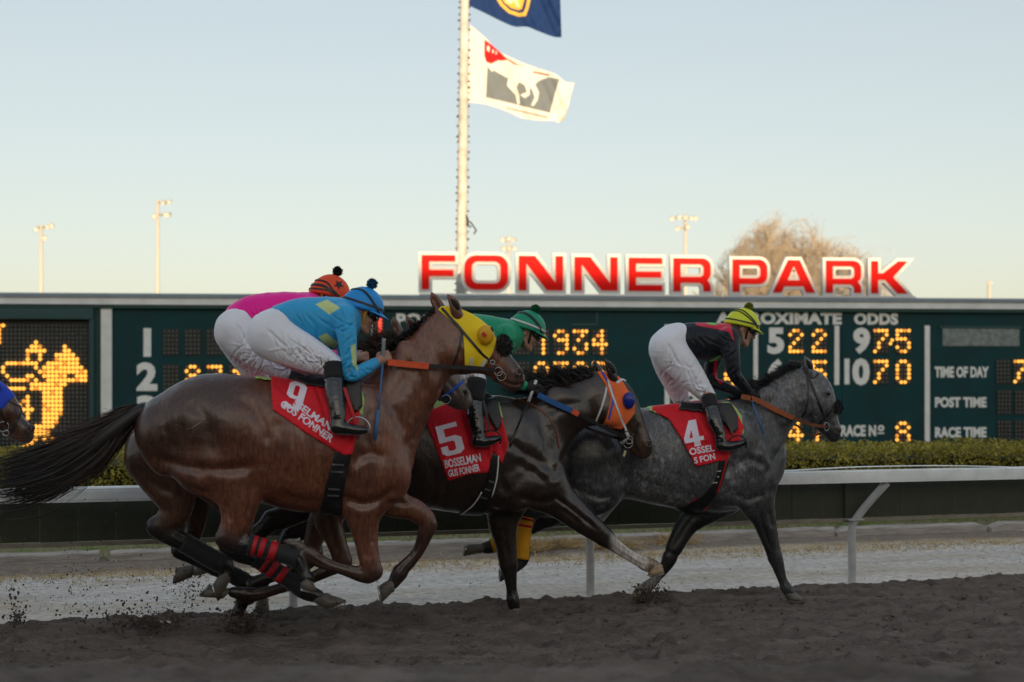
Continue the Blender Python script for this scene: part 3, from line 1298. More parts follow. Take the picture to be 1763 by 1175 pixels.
def glyph(ch, w, h=58.):
    t, b = 13., 10.5
    if ch == 'F':
        return [[(0, 0), (0, h), (w, h), (w, h - b), (t, h - b), (t, 33), (w - 3, 33), (w - 3, 33 - b), (t, 33 - b), (t, 0)]]
    if ch == 'E':
        return [[(0, 0), (0, h), (w, h), (w, h - b), (t, h - b), (t, 34), (w - 2, 34), (w - 2, 34 - b), (t, 34 - b), (t, b), (w, b), (w, 0)]]
    if ch == 'O':
        return [rrect(0, 0, w, h, 19), rrect(t, b, w - t, h - b, 10)[::-1]]
    if ch == 'N':
        return [[(0, 0), (0, h), (28, h), (w - t, 13), (w - t, h), (w, h), (w, 0), (w - 28, 0), (t, h - 13), (t, 0)]]
    if ch in 'PR':
        z0 = 14. if ch == 'P' else 15.
        r = 15.
        arc = [(w - r + r * math.sin(a), h - r + r * math.cos(a)) for a in np.radians(np.arange(0, 91, 18))]
        z1 = z0 if ch == 'P' else 17.
        arc += [(w - r + r * math.cos(a), z1 + r - r * math.sin(a)) for a in np.radians(np.arange(0, 91 if ch == 'P' else 55, 18))]
        hole = rrect(t, z0 + b, w - t, h - b, 7, 4, (1, 0, 0, 1))
        if ch == 'P':
            out = [(0, 0), (0, h)] + arc + [(t, z0), (t, 0)]
        else:
            out = [(0, 0), (0, h)] + arc + [(w - 2, 14), (w, 8), (w, 0), (w - t, 0), (w - t, 7), (w - t - 2, 12), (w - t - 7, z0), (t, z0), (t, 0)]
        return [out, hole]
    if ch == 'A':
        return [[(0, 0), (w * .36, h), (w * .64, h), (w, 0), (w - 16, 0), (w - 21, 11), (21, 11), (16, 0)],
                [(27, 22), (w - 27, 22), (w / 2 + .5, h - 12), (w / 2 - .5, h - 12)]]
    if ch == 'K':
        return [[(0, 0), (0, h), (t, h), (t, 36), (22, 36), (w - 18, h), (w, h), (w * .60, 29), (w, 0), (w - 19, 0), (26, 24), (t, 24), (t, 0)]]


def curve_mesh(splines, offset, ext):
    c = bpy.data.curves.new('g', 'CURVE')
    c.dimensions = '2D'
    c.fill_mode = 'BOTH'
    c.offset = offset
    c.extrude = ext
    for s in splines:
        sp = c.splines.new('POLY')
        sp.points.add(len(s) - 1)
        for p, (x, y) in zip(sp.points, s):
            p.co = (x, y, 0, 1)
        sp.use_cyclic_u = True
    o = bpy.data.objects.new('g', c)
    me = bpy.data.meshes.new_from_object(o)
    bpy.data.objects.remove(o)
    bpy.data.curves.remove(c)
    return me


def area(p):
    return .5 * sum(p[i - 1][0] * p[i][1] - p[i][0] * p[i - 1][1] for i in range(len(p)))


SIGN = [('F', 726, 784, 439.5, 498), ('O', 799.5, 875, 440, 498.5), ('N', 893.5, 970, 441, 499.5), ('N', 989.5, 1064, 443, 500), ('E', 1083, 1141, 444, 501), ('R', 1160, 1224.5, 445, 501.5),
        ('P', 1262, 1322, 447, 502.5), ('A', 1331.5, 1404, 448, 503.5), ('R', 1423, 1484, 449, 504), ('K', 1501, 1564, 450, 505)]
for ch, x0, x1, y0, y1 in SIGN:
    a, b = bpx(x0, y1, .1), bpx(x1, y0, .1)
    w, hgt = b[0] - a[0], b[2] - a[2]
    sc = hgt / 58.
    gl = glyph(ch, w / sc)
    gl = [[(x * sc, y * sc) for x, y in p] for p in gl]
    gl = [p if (area(p) > 0) == (i == 0) else p[::-1] for i, p in enumerate(gl)]
    letter = None
    for nm, off_, ext, l0, m in (('letter', .085, .09, -.06, 'sign_white'), ('letter_face', 0., .012, .045, 'sign_red')):
        me = curve_mesh(gl, off_, ext)
        co = np.zeros(len(me.vertices) * 3)
        me.vertices.foreach_get('co', co)
        co = co.reshape(-1, 3)
        new = np.stack([a[0] + co[:, 0], -l0 - co[:, 2], a[2] + co[:, 1]], 1)
        me.vertices.foreach_set('co', new.ravel())
        me.update()
        me.name = nm
        o = link(nm, me, m, letter or sign)
        letter = letter or o
za, zb = zof(511) - .02, zof(505)
for x0, x1 in ((722, 1232), (1252, 1576)):
    MB().box((float(bpx(x0, 506)[0]), -.05, zof(512)), (float(bpx(x1, 506)[0]), .10, zof(506.5))).build('base_bar', 'sign_white', sign)

# flagpole -----------------------------------------------------------
FP = Plane(-1.2, 42.5, 0.)
mat('pole_white', srgb(196, 193, 188), .6, var=.3, vscale=3)
mat('pole_dark', srgb(52, 52, 44), .8)
pole = empty('flagpole', (FP.O[0], FP.O[1], 0), 0, 'tall white flagpole with climbing pegs behind the big red letters', 'flagpole')
b0, b1, b2 = FP.at(793, 800, 0), FP.at(794.5, 480, 0), FP.at(801.5, -130, 0)
MB().tube(np.array([[b0[0], 0, 0], b1, (b1 + b2) / 2, b2]), [.19, .165, .145, .12], 14).build('mast', 'pole_white', pole, True)
MB().ball(b2 + np.array([0, 0, .15]), .16).build('ball_finial', 'pole_white', pole, True)
peg = None
zz = 4.6
while zz < b2[2] - .3:
    t = (zz - b1[2]) / (b2[2] - b1[2])
    xx = b1[0] + (b2[0] - b1[0]) * t
    for sd in (-1, 1):
        r_ = .155 - .03 * t
        mb = MB().tube(np.array([[xx + sd * (r_ - .03), -.02, zz], [xx + sd * (r_ + random.uniform(.03, .06)), -.03, zz + random.uniform(-.02, .03)]]), .022 + random.uniform(0, .018), 6)
        mb.build('peg', 'pole_dark', pole)
    zz += random.uniform(.15, .32)
q = FP.at(803, 385, .1)
mb = MB()
for dx_, dz_, ex, ez in ((0, .25, .06, -.1), (.02, .1, .18, -.02), (.15, .0, .3, -.22), (.3, -.2, .22, -.32), (.0, -.02, .14, -.12)):
    mb.tube(np.array([[q[0] + dx_, -.12, q[2] + dz_], [q[0] + ex, -.14, q[2] + ez]]), .025, 6)
mb.build('bracket', 'pole_dark', pole)


def flag(name, top, bot, paint, base, label, ns=230, nt=150, wave=.12):
    D0, D1 = catmull(np.array(top, float), 8), catmull(np.array(bot, float), 8)
    def arc(D, n):
        s = np.concatenate([[0], np.cumsum(np.hypot(*np.diff(D, axis=0).T))])
        k = np.linspace(0, s[-1], n)
        return np.stack([np.interp(k, s, D[:, 0]), np.interp(k, s, D[:, 1])], 1)
    A, B = arc(D0, ns), arc(D1, ns)
    t = np.linspace(0, 1, nt)
    P = A[:, None, :] * (1 - t)[None, :, None] + B[:, None, :] * t[None, :, None]
    s = np.linspace(0, 1, ns)[:, None]
    lat = wave * s ** .7 * (np.sin(7 * s + 2.2 * t[None, :]) + .55 * np.sin(16 * s - 5 * t[None, :] + 1) + .30 * np.sin(31 * s + 11 * t[None, :]) + .12 * np.sin(57 * s - 17 * t[None, :])) + 0 * t
    PX, PY = P[..., 0].ravel(), P[..., 1].ravel()
    V = FP.at(PX, PY, lat.ravel())
    col = np.tile(np.array(base), (len(PX), 1))
    pts = np.stack([PX, PY], 1)
    for poly, c in paint:
        w = np.clip(.5 - poly_sd(pts, poly) / 1.4, 0, 1)[:, None]
        col = col * (1 - w) + np.array(c) * w
    i = (np.arange(ns - 1)[:, None] * nt + np.arange(nt - 1)[None, :]).ravel()
    Q = np.stack([i, i + 1, i + nt + 1, i + nt], 1)
    me = np_mesh(name, V, Q, True, col)
    o = link(name, me, 'flag_cloth')
    o.location = (FP.O[0], FP.O[1], 0)
    return tag(o, label, 'flag', 'flags on the pole')


mat('flag_cloth', attr=True, rough=.8, spec=.2, bump=.1, bscale=8)
z = lambda u, v: (680 + u / 4.4, v / 4.4)
zz_ = lambda L: [z(*p) for p in L]
WHT, RED, GRA = srgb(225, 222, 216), srgb(205, 28, 34), srgb(112, 122, 130)
horse_white = zz_([(700, 500), (760, 470), (850, 455), (950, 520), (1080, 590), (1150, 590), (1090, 612), (1060, 640), (1090, 700), (1080, 760), (1050, 805), (1030, 800), (1060, 740), (1040, 680), (1020, 660),
                   (1020, 720), (985, 745), (950, 720), (1000, 700), (985, 650), (940, 620), (920, 660), (940, 720), (945, 790), (930, 790), (915, 720), (850, 650), (860, 590), (800, 545), (775, 510), (735, 545)])
flag('flag', [z(570, 190), z(680, 285), z(790, 390), z(940, 465), z(1100, 525), z(1210, 560), z(1290, 620), z(1358, 628)],
     [z(552, 775), z(700, 795), z(860, 850), z(960, 895), z(1100, 915), z(1200, 915), z(1240, 930), z(1285, 905)],
     [(zz_([(678, 300), (760, 360), (830, 430), (920, 485), (990, 505), (900, 490), (830, 465), (780, 460), (735, 488), (690, 470), (676, 420)]), RED),
      (zz_([(700, 500), (760, 540), (850, 590), (960, 560), (1080, 610), (1160, 585), (1248, 600), (1215, 700), (1175, 858), (1000, 815), (840, 775), (688, 740)]), GRA), (horse_white, WHT),
      (zz_([(1040, 540), (1170, 565), (1165, 578), (1045, 552)]), RED), (zz_([(846, 812), (1160, 885), (1155, 900), (840, 826)]), (.35, .3, .28)),
      (zz_([(700, 345), (720, 360), (712, 395), (696, 380)]), WHT), (zz_([(740, 375), (750, 380), (745, 405), (735, 400)]), WHT), (zz_([(765, 390), (773, 394), (768, 414), (760, 410)]), WHT)],
     WHT, 'white flag with red corner and gray block showing a white running horse')
NVY, GLD = srgb(24, 52, 104), srgb(226, 178, 72)
flag('flag', [z(575, -330), z(750, -300), z(900, -240), z(1050, -200), z(1190, -120), z(1250, -90)],
     [z(562, 45), z(700, 110), z(800, 160), z(905, 203), z(1000, 205), z(1090, 240), z(1200, 280), z(1262, 285)],
     [(zz_([(760, -20), (800, 45), (860, 100), (940, 128), (990, 122), (1010, 70), (1030, -20), (1010, -140), (900, -190), (790, -130)]), GLD),
      (zz_([(790, -20), (820, 30), (870, 78), (940, 100), (975, 95), (990, 60), (1005, -20), (990, -120), (900, -160), (810, -110)]), NVY),
      (zz_([(805, -20), (830, 22), (880, 62), (940, 80), (960, 70), (985, -20), (965, -110), (890, -140), (820, -100)]), GLD),
      (zz_([(850, -20), (840, 18), (880, 30), (900, 10), (920, 50), (945, 58), (930, 10), (950, -40), (900, -80)]), srgb(235, 225, 190))],
     NVY, 'navy blue flag with a gold seal, uppermost on the pole')

# floodlight masts ---------------------------------------------------
mat('mast_paint', srgb(196, 192, 184), .6)
mat('lamp_body', srgb(120, 112, 100), .5, metal=.3)
mat('lamp_glass', srgb(220, 220, 215), .12, spec=.8)
for (bx0, ty, dist, heads, lab) in ((71, 391, 150, ((14, 0, .5), (-6, 4, 1), (8, 19, .6), (20, -2, 1)), 'pale floodlight mast at the far left edge, shorter of the left pair'),
                                    (271.5, 348, 132, ((12, 2, .6), (22, 0, 1), (-5, 25, 1), (14, 22, .6), (21, 22, 1)), 'pale floodlight mast standing second from the left'),
                                    (875, 410, 165, ((-10, 3, 1), (0, 1, 1), (10, 3, 1), (-9, 18, 1), (3, 18, 1), (10, 18, .8)), 'floodlight mast rising behind the letter O of the sign'),
                                    (1180, 374, 150, ((-24, 3, .8), (-12, 0, 1), (0, 1, .8), (10, 2, 1), (16, 2, 1), (-14, 20, .7), (2, 17, .8)), 'floodlight mast rising behind the sign left of the bare tree')):
    lp = Plane((bx0 - CX) / F * dist, dist, 0.)
    root = empty('floodlight_mast', (lp.O[0], lp.O[1], 0), 0, lab, 'floodlight', 'floodlight masts behind the board')
    tp = lp.at(bx0, ty, 0)
    s = dist / F
    MB().tube(np.array([[0, 0, -.1], [0, 0, tp[2] * .5], [0, 0, tp[2] + .2]]), [4 * s, 3.2 * s, 2.6 * s], 10).build('mast', 'mast_paint', root, True)
    rows = sorted(set(round(hd[1] / 15) for hd in heads))
    for rr_ in rows:
        hh = [hd for hd in heads if round(hd[1] / 15) == rr_]
        x0, x1 = min(h_[0] for h_ in hh) * s, max(h_[0] for h_ in hh) * s
        zz = tp[2] - np.mean([h_[1] for h_ in hh]) * s
        MB().box((min(x0, 0), -.1, zz - .08), (max(x1, 0), .1, zz + .08)).build('crossarm', 'lamp_body', root)
    for hx, hy, fc in heads:
        c = np.array([hx * s, -.25, tp[2] - hy * s])
        d = np.array([random.uniform(-.5, .6), -1., -.45])
        d /= np.linalg.norm(d)
        r = 4.2 * s
        P = np.array([c - d * r * .9, c - d * r * .3, c + d * r * .35, c + d * r * .8])
        lo_ = MB().tube(P, [r * .35, r * .7, r, r * 1.05], 12).build('lamp', 'lamp_body', root, True)
        MB().tube(np.array([c + d * r * .81, c + d * r * .86]), r * .96, 12).build('lamp_glass', 'lamp_glass', lo_)
sp_ = Plane((1703 - CX) / F * 180, 180, 0.)
tp = sp_.at(1703, 484, 0)
s = 180 / F
srt = empty('utility_pole', (sp_.O[0], sp_.O[1], 0), 0, 'short thin pole showing above the board at the right', 'pole')
MB().tube(np.array([[0, 0, 0], [0, 0, tp[2]]]), 3 * s, 8).build('shaft', 'mast_paint', srt, True)
MB().box((-5 * s, -.1, tp[2] - .35), (5 * s, .1, tp[2] - .2)).build('crossarm', 'mast_paint', srt)

# bare tree ----------------------------------------------------------
mat('bark', srgb(158, 146, 130), .85, var=.2, vscale=2)
TD = 112.
tp_ = Plane((1366 - CX) / F * TD, TD, 0.)
tree = empty('bare_tree', (tp_.O[0], tp_.O[1], 0), 0, 'leafless tree with fine spreading twigs behind the right half of the sign', 'tree')
TH = float(tp_.at(1366, 384)[2])
segs = []
TW = (1505 - 1225) / 2 * TD / F


def grow(p, d, L, r, lev):
    n = 4
    pts = [p]
    for i in range(n):
        d = d + rng.normal(0, .09 + .02 * lev, 3) + np.array([0, 0, .06])
        d /= np.linalg.norm(d)
        p = p + d * L / n
        pts.append(p)
    segs.append((lev, np.array(pts), r))
    if lev >= 4:
        return
    for i in range((7, 6, 6, 5)[lev]):
        q = pts[random.randint(1, n)]
        nd = d + rng.normal(0, (.38, .36, .36, .36)[lev], 3)
        nd /= np.linalg.norm(nd)
        grow(q, nd, L * random.uniform(.42, .62), r * .5, lev + 1)


segs.append((0, np.array([[0, 0, 0], [.05, 0, TH * .1], [0, .05, TH * .2], [0, 0, TH * .27]]), .5))
for a in np.linspace(-1.15, 1.15, 11):
    for s_y in (-.5, .0, .5):
        d = np.array([math.sin(a), s_y * .6, math.cos(a) * 1.0])
        d += rng.normal(0, .07, 3)
        d /= np.linalg.norm(d)
        grow(np.array([a * .4, s_y * .3, TH * random.uniform(.14, .27)]), d, TH * (.36 + .10 * math.cos(a)) * random.uniform(.9, 1.1), .12, 0)
allp = np.concatenate([s_[1] for s_ in segs])
hw = (1505 - 1225) / 2 * TD / F
fx_, fz_ = hw / np.percentile(np.abs(allp[:, 0]), 66.), TH / np.percentile(allp[:, 2], 89.)
trunk, crown = MB(), MB()
CP = []
for lev, P, r in segs:
    P = P * np.array([fx_, fx_ * .8, fz_])
    if lev <= 0:
        trunk.tube(P, np.linspace(r, r * .5, len(P)), 7, False)
    elif ((P[-1, 0] / (hw * 1.12)) ** 2 + (max(P[-1, 2] - TH * .36, 0) / (TH * .64)) ** 2) * (1 + .22 * math.sin(5.2 * math.atan2(P[-1, 2] - TH * .36, P[-1, 0]) + 1.2) * .5 + random.uniform(-.10, .10)) < 1:
        CP.append((P, r))
trunk.build('trunk', 'bark', tree, True)
A = np.stack([c[0] for c in CP])
w = np.array([max(c[1], .022) for c in CP])
ob = strands(A, .022, .014, 'crown', 'bark', tree, jitter=.3)
ob['kind'] = 'stuff'

# grandstand on the near side, whose shade covers the track -----------
mat('concrete', srgb(150, 146, 138), .9, var=.15, vscale=.6)
mat('stand_roof', srgb(96, 100, 104), .6)
zedge = float(bpx(1100, 464, .1)[2])
dist_b = 40.
SY = -70.
stand_h = zedge + (dist_b - SY) / math.cos(SUN_AZ - math.pi) * math.tan(SUN_EL)
stand = empty('grandstand', (0, SY, 0), 0, 'long grandstand behind the camera that shades the track', 'grandstand')
mb = MB()
poly = [(0, 0)]
for i in range(12):
    poly += [(-.9 * i, .7 + .42 * i), (-.9 * (i + 1), .7 + .42 * i)]
poly += [(-16, .7 + .42 * 11), (-16, 0)]
V0 = [(-170, y, zz) for y, zz in poly] + [(170, y, zz) for y, zz in poly]
n = len(poly)
Fc = [tuple(range(n)), tuple(range(2 * n - 1, n - 1, -1))] + [(i, (i + 1) % n, (i + 1) % n + n, i + n) for i in range(n)]
mb.add(V0, Fc)
mb.build('terrace', 'concrete', stand)
MB().box((-170, -16.4, 0), (170, -16.05, stand_h - .62)).build('rear_wall', 'concrete', stand)
MB().add([(-172, -17, stand_h - .6), (172, -17, stand_h - .6), (172, 0, stand_h - .35), (-172, 0, stand_h - .35), (-172, -17, stand_h - .25), (172, -17, stand_h - .25), (172, 0, stand_h), (-172, 0, stand_h)],
         [(0, 3, 2, 1), (4, 5, 6, 7), (0, 1, 5, 4), (1, 2, 6, 5), (2, 3, 7, 6), (3, 0, 4, 7)]).build('roof', 'stand_roof', stand)
for x in range(-168, 169, 12):
    MB().tube(np.array([[x, -10., 4.], [x, -10., stand_h - .5]]), .16, 10).build('column', 'concrete', stand, True)
# ------------------------------------------------------------------ hair, hooves, wraps
def hoof(pl, C, T, Hl, lat, name, parent, m='hoof_dark', wide=.05, shoe=True):
    c, t, h = pl.at(C[0], C[1], lat), pl.at(T[0], T[1], lat), pl.at(Hl[0], Hl[1], lat)
    y = np.array([0, 1., 0])
    f = (t - h) / np.linalg.norm(t - h)
    mid = (t + h) / 2
    L = np.linalg.norm(t - h) / 2
    up = np.cross(f, y)
    if up @ (c - mid) < 0:
        up = -up
    n = 20
    th = np.linspace(0, 2 * np.pi, n, endpoint=False)
    def ring(cen, a, b, blunt=0.):
        x = np.cos(th) * a
        x = np.where(x < 0, x * (1 - blunt), x)
        return cen + x[:, None] * f + (np.sin(th) * b)[:, None] * y
    mb = MB()
    top = c + 0 * up
    lk = lambda q: top * (1 - q) + mid * q
    mb.loft([ring(top + up * .012, L * .62, wide * .72), ring(top, L * .78, wide * .86), ring(lk(.12), L * .74, wide * .84), ring(lk(.5), L * .88, wide * .94, .08),
             ring(mid, L, wide * 1.06, .2), ring(mid - up * .001, L * .8, wide * .84, .2), ring(mid + up * .012, L * .6, wide * .6, .2)])
    o = mb.build(name, m, parent, True)
    if shoe:
        mb = MB()
        a0, a1 = 2.5, -2.5
        rings = []
        for a in np.linspace(a0, a1, 18):
            d = math.cos(a) * f * L + math.sin(a) * y * wide * 1.06
            d2 = d * .72
            p = mid - up * .003
            rings.append([p + d, p + d2, p + d2 - up * .008, p + d - up * .008])
        mb.loft(rings)
        mb.build('horseshoe', 'steel_dull', o)
    return o


def leg_wrap(pl, pts, lat, name, parent, m, stripes=None, sm=None, rl=None):
    """pts (px,py,r_px) along the cannon; stripes = list of (t0,t1)"""
    D = catmull(np.array(pts, float), 6)
    P = pl.at(D[:, 0], D[:, 1], lat)
    r = D[:, 2] / pl.scale
    rip = 1 + .035 * np.sin(np.arange(len(P)) * 2.4)
    mb = MB()
    mb.tube(P, r * rip, 16)
    o = mb.build(name, m, parent, True)
    if stripes:
        for t0, t1 in stripes:
            i = np.linspace(t0, t1, 4) * (len(P) - 1)
            Q = np.stack([np.interp(i, np.arange(len(P)), P[:, a]) for a in range(3)], 1)
            rr = np.interp(i, np.arange(len(P)), r) + .0035
            MB().tube(Q, rr, 16).build('stripe', sm, o, True)
    return o


def dark_points(V, pl, masks, col, dark):
    """recolour where photo-pixel masks say so: list of (fn(px,py,y)->0..1, colour)"""
    uv = pl.px(V)
    for fn, c in masks:
        w = np.clip(fn(uv[:, 0], uv[:, 1], V[:, 1]), 0, 1)[:, None]
        col = col * (1 - w) + np.array(c) * w
    return col


BLACK = (.011, .010, .011)


class Horse:
    pass


def build_horse(pl, d, root, coat, body_mat, h=.0105, dx=0., dy=0.):
    """d: readings of one horse. Returns the field, the mesh BVH and pieces"""
    sh = lambda p: (p[0] + dx, p[1] + dy) + tuple(p[2:])
    f = Field(pl)
    f.tube([sh(p) for p in d['trunk']], k=.04, col=coat)
    f.pairs([(sh(a), sh(b), w) for a, b, w in d['neck']], k=.05, col=coat)
    for e in d.get('muscles', []):
        f.ell(e[0] + dx, e[1] + dy, *e[2:7], k=e[7] if len(e) > 7 else .05, col=coat)
    for lg in d['legs']:
        up = [sh(p) for p in lg['up']]
        lowp = [sh(p) for p in lg['low']]
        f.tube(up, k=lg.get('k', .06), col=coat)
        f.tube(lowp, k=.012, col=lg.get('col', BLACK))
    for e in d.get('cuts', []):
        f.tube([sh(p) for p in e[0]], k=e[1], add=False)
    # head
    f.pairs([(sh(a), sh(b), w) for a, b, w in d['head']], k=.03, col=coat)
    hd = d['head']
    (a1, b1, w1), (a2, b2, w2), (am, bm, wm) = hd[1], hd[2], hd[-1]
    cheek = ((a1[0] + 2 * b1[0]) / 3 + dx, (a1[1] + 2 * b1[1]) / 3 + dy)
    s = pl.scale
    for sd in (1, -1):
        f.ell(cheek[0], cheek[1], sd * (w1 * .72), .105 * s, .095 * s, .045, 0, k=.03, col=coat)      # jowl
        ex, ey = d['eye'][0] + dx, d['eye'][1] + dy
        f.ell(ex, ey - 2, sd * (w2 * .86), .036 * s, .03 * s, .026, 0, k=.02, col=coat)               # brow
        nx, ny = d['nostril'][0] + dx, d['nostril'][1] + dy
        f.ell(nx, ny, sd * (wm * .8), .032 * s, .034 * s, .022, -30, k=.018, col=coat)
        f.ell(nx + 1, ny, sd * (wm + .012), .011 * s, .019 * s, .02, 20, k=.008, add=False)           # nostril
    # mouth
    if 'mouth' in d:
        for sd in (1, -1):
            f.tube([(p[0] + dx, p[1] + dy, sd * (wm + .012), .007 * s) for p in d['mouth']], k=.006, add=False)
    f_bare = Field(pl)
    f_bare.prims = list(f.prims)
    # ears
    for (bx, by, tx, ty, lat, opn) in d['ears']:
        mx, my = bx * .45 + tx * .55, by * .45 + ty * .55
        f.tube([(bx + dx, by + dy, lat * .75, .034 * s, .03), (mx + dx + opn, my + dy, lat, .034 * s, .026), (tx + dx, ty + dy, lat * .9, .007 * s, .007)], k=.015, col=d.get('earcol', coat))
        f.tube([(bx * .75 + tx * .25 + dx + opn * 2.2, by * .75 + ty * .25 + dy, lat + .026, .016 * s, .018),
                (mx + dx + opn * 1.6, my + dy, lat + .024, .017 * s, .017), (bx * .12 + tx * .88 + dx, by * .12 + ty * .88 + dy, lat + .012, .004 * s, .006)], k=.006, add=False)
    V, Q = skin(f, h, 2)
    col = f.colours(V, coat)
    uv = pl.px(V)
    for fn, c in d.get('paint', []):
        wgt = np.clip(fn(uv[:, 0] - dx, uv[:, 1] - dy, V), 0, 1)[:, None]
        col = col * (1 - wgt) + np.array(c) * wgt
    tendons = []
    for lg in d['legs']:
        L = np.array([p[:2] for p in lg['low']], float)
        r = np.array([p[3] for p in lg['low']], float)
        T = np.gradient(L, axis=0)
        T /= np.linalg.norm(T, axis=1)[:, None]
        nm = np.stack([-T[:, 1], T[:, 0]], 1)
        for sgn in (.42, -.30):
            tendons.append(((L + nm * r[:, None] * sgn)[1:-1].tolist(), 2.2, .0055))
    V = carve(V, Q, pl, [(a, b * .9, c * 1.05) for a, b, c in d.get('grooves', [])] + tendons, dx, dy)
    # fine unevenness of muscle and vein
    N = normals(V, Q)
    V = V + N * ((vnoise(V * 9 + 1.7) - .5) * .005 + (vnoise(V * 27 + 8.1) - .5) * .0022)[:, None]
    me = np_mesh('body', V, Q, True, col)
    o = link('body', me, body_mat, root)
    hz = Horse()
    hz.bare = f_bare
    hz.f, hz.V, hz.Q, hz.o, hz.pl, hz.root = f, V, Q, o, pl, root
    hz.bvh = BVHTree.FromPolygons(V.tolist(), Q.tolist())
    # eyes
    for sd in (1, -1):
        c = pl.at(d['eye'][0] + dx, d['eye'][1] + dy, 0)
        o2 = Vector((c[0], -sd * .5, c[2]))
        loc, nr, i, dd = hz.bvh.ray_cast(o2, Vector((0, sd, 0)))
        if loc is not None:
            MB().ball(np.array(loc) + np.array((0, sd * .006, 0)), (.021, .016, .018), 14, 10).build('eye', 'eye', root, True)
    nx, ny = d['nostril'][0] + dx, d['nostril'][1] + dy
    for sd in (1, -1):
        c = pl.at(nx, ny, 0)
        loc, nr, i, dd = hz.bvh.ray_cast(Vector((c[0], -sd * .5, c[2])), Vector((0, sd, 0)))
        if loc is not None:
            c = np.array(loc) + np.array([0, -sd * .001, 0])
            th = np.linspace(0, 2 * np.pi, 15)
            R_ = np.stack([.016 * np.cos(th) + .005 * np.sin(th), -sd * .004 * np.cos(th), .022 * np.sin(th)], 1)
            rim = MB().tube(c + R_, .0045, 6, False).build('nostril_rim', 'muzzle_skin', root, True)
            MB().ball(c, (.014, .004, .019), 12, 8).build('nostril', 'nostril_dark', rim, True)
    for (bx, by, tx, ty, lat, opn) in d['ears']:
        if lat > 0:
            q0, q1 = pl.at(bx * .72 + tx * .28 + dx + opn * 1.9, by * .72 + ty * .28 + dy, lat + .020), pl.at(bx * .2 + tx * .8 + dx + opn * .5, by * .2 + ty * .8 + dy, lat + .012)
            t = np.linspace(0, 1, 7)
            MB().tube(q0 * (1 - t)[:, None] + q1 * t[:, None], .016 * np.sin(np.pi * (.12 + .86 * t)) + .002, 8).build('ear_lining', 'ear_dark', root, True)
    for hf in d['hooves']:
        C, T, Hl, lat = hf[:4]
        hoof(pl, sh(C), sh(T), sh(Hl), lat, 'hoof', root, hf[4] if len(hf) > 4 else 'hoof_dark')
    return hz


def tail_hair(pl, root, guide, n, m, spread0=.02, w=.0035, name='tail', wild=.05, segs=14):
    """guide: (px,py,lat,half thickness m in plane)"""
    g = np.array(guide, float)
    D = catmull(g, 6)
    P = pl.at(D[:, 0], D[:, 1], D[:, 2])
    hw = D[:, 3]
    T = np.gradient(P, axis=0)
    T /= np.linalg.norm(T, axis=1)[:, None]
    up = np.cross(T, [0, 1, 0])
    up /= np.linalg.norm(up, axis=1)[:, None]
    m_ = len(P)
    a = np.sqrt(rng.random(n))
    th = rng.random(n) * 2 * np.pi
    ln = np.clip(rng.beta(3.2, 1.6, n), .15, 1)
    st = rng.random(n) ** 2 * .35
    tt = st[:, None] + (ln - st)[:, None].clip(.1) * np.linspace(0, 1, segs)[None, :]
    tt = np.minimum(tt, 1)
    idx = tt * (m_ - 1)
    C = np.stack([np.interp(idx, np.arange(m_), P[:, i]) for i in range(3)], -1)
    U = np.stack([np.interp(idx, np.arange(m_), up[:, i]) for i in range(3)], -1)
    R = np.interp(idx, np.arange(m_), hw)
    wob = np.cumsum(rng.normal(0, 1, (n, segs, 3)), axis=1) * wild * .06 * np.linspace(0, 1, segs)[None, :, None]
    wav = np.sin(tt * 9 + (th * 3)[:, None])[..., None] * .012 * np.linspace(0, 1, segs)[None, :, None]
    off = U * (a * np.cos(th))[:, None, None] * R[..., None] + np.array([0, 1, 0]) * ((a * np.sin(th))[:, None] * R * .55)[..., None]
    L = C + off + wob + wav * U
    return strands(L, w, .0008, name, m, root)


def mane_hair(pl, root, hz, pts, n, m, length, direction, lat=.0, w=.004, curl=.5, name='mane', jit=.35, base_w=.02, segs=8):
    """tufts rooted along a crest line (px), growing along direction (dx px, dy px, lat m) unit-ish"""
    D = catmull(np.array(pts, float), 8)
    i = rng.random(n) * (len(D) - 1)
    k = np.arange(len(D))
    px, py = np.interp(i, k, D[:, 0]), np.interp(i, k, D[:, 1])
    P0 = pl.at(px, py, lat + rng.normal(0, base_w, n))
    dirs = np.array(direction, float)
    if dirs.ndim == 1:
        dirs = np.tile(dirs, (2, 1))
    dk = np.linspace(0, len(D) - 1, len(dirs))
    dv = np.stack([np.interp(i, dk, dirs[:, a]) for a in range(3)], 1)
    dv += rng.normal(0, jit, (n, 3)) * np.array([1, .7, 1])
    dv /= np.linalg.norm(dv, axis=1)[:, None]
    L = np.interp(i, np.linspace(0, len(D) - 1, len(length)), length) * rng.uniform(.55, 1.15, n)
    clump = np.floor(i * 1.7)
    cr = np.random.default_rng(3).normal(0, .28, (int(clump.max()) + 2, 3))
    dv += cr[clump.astype(int)] * .6
    t = np.linspace(0, 1, segs)[None, :, None]
    bend = np.array([-.6, 0, -.55]) * curl
    S = P0[:, None, :] + dv[:, None, :] * L[:, None, None] * t + bend * (L[:, None, None] * t ** 2)
    S += np.cumsum(rng.normal(0, .0022, S.shape), axis=1) * t
    S[:, 0, :] -= dv * .012
    return strands(S, w, .001, name, m, root)
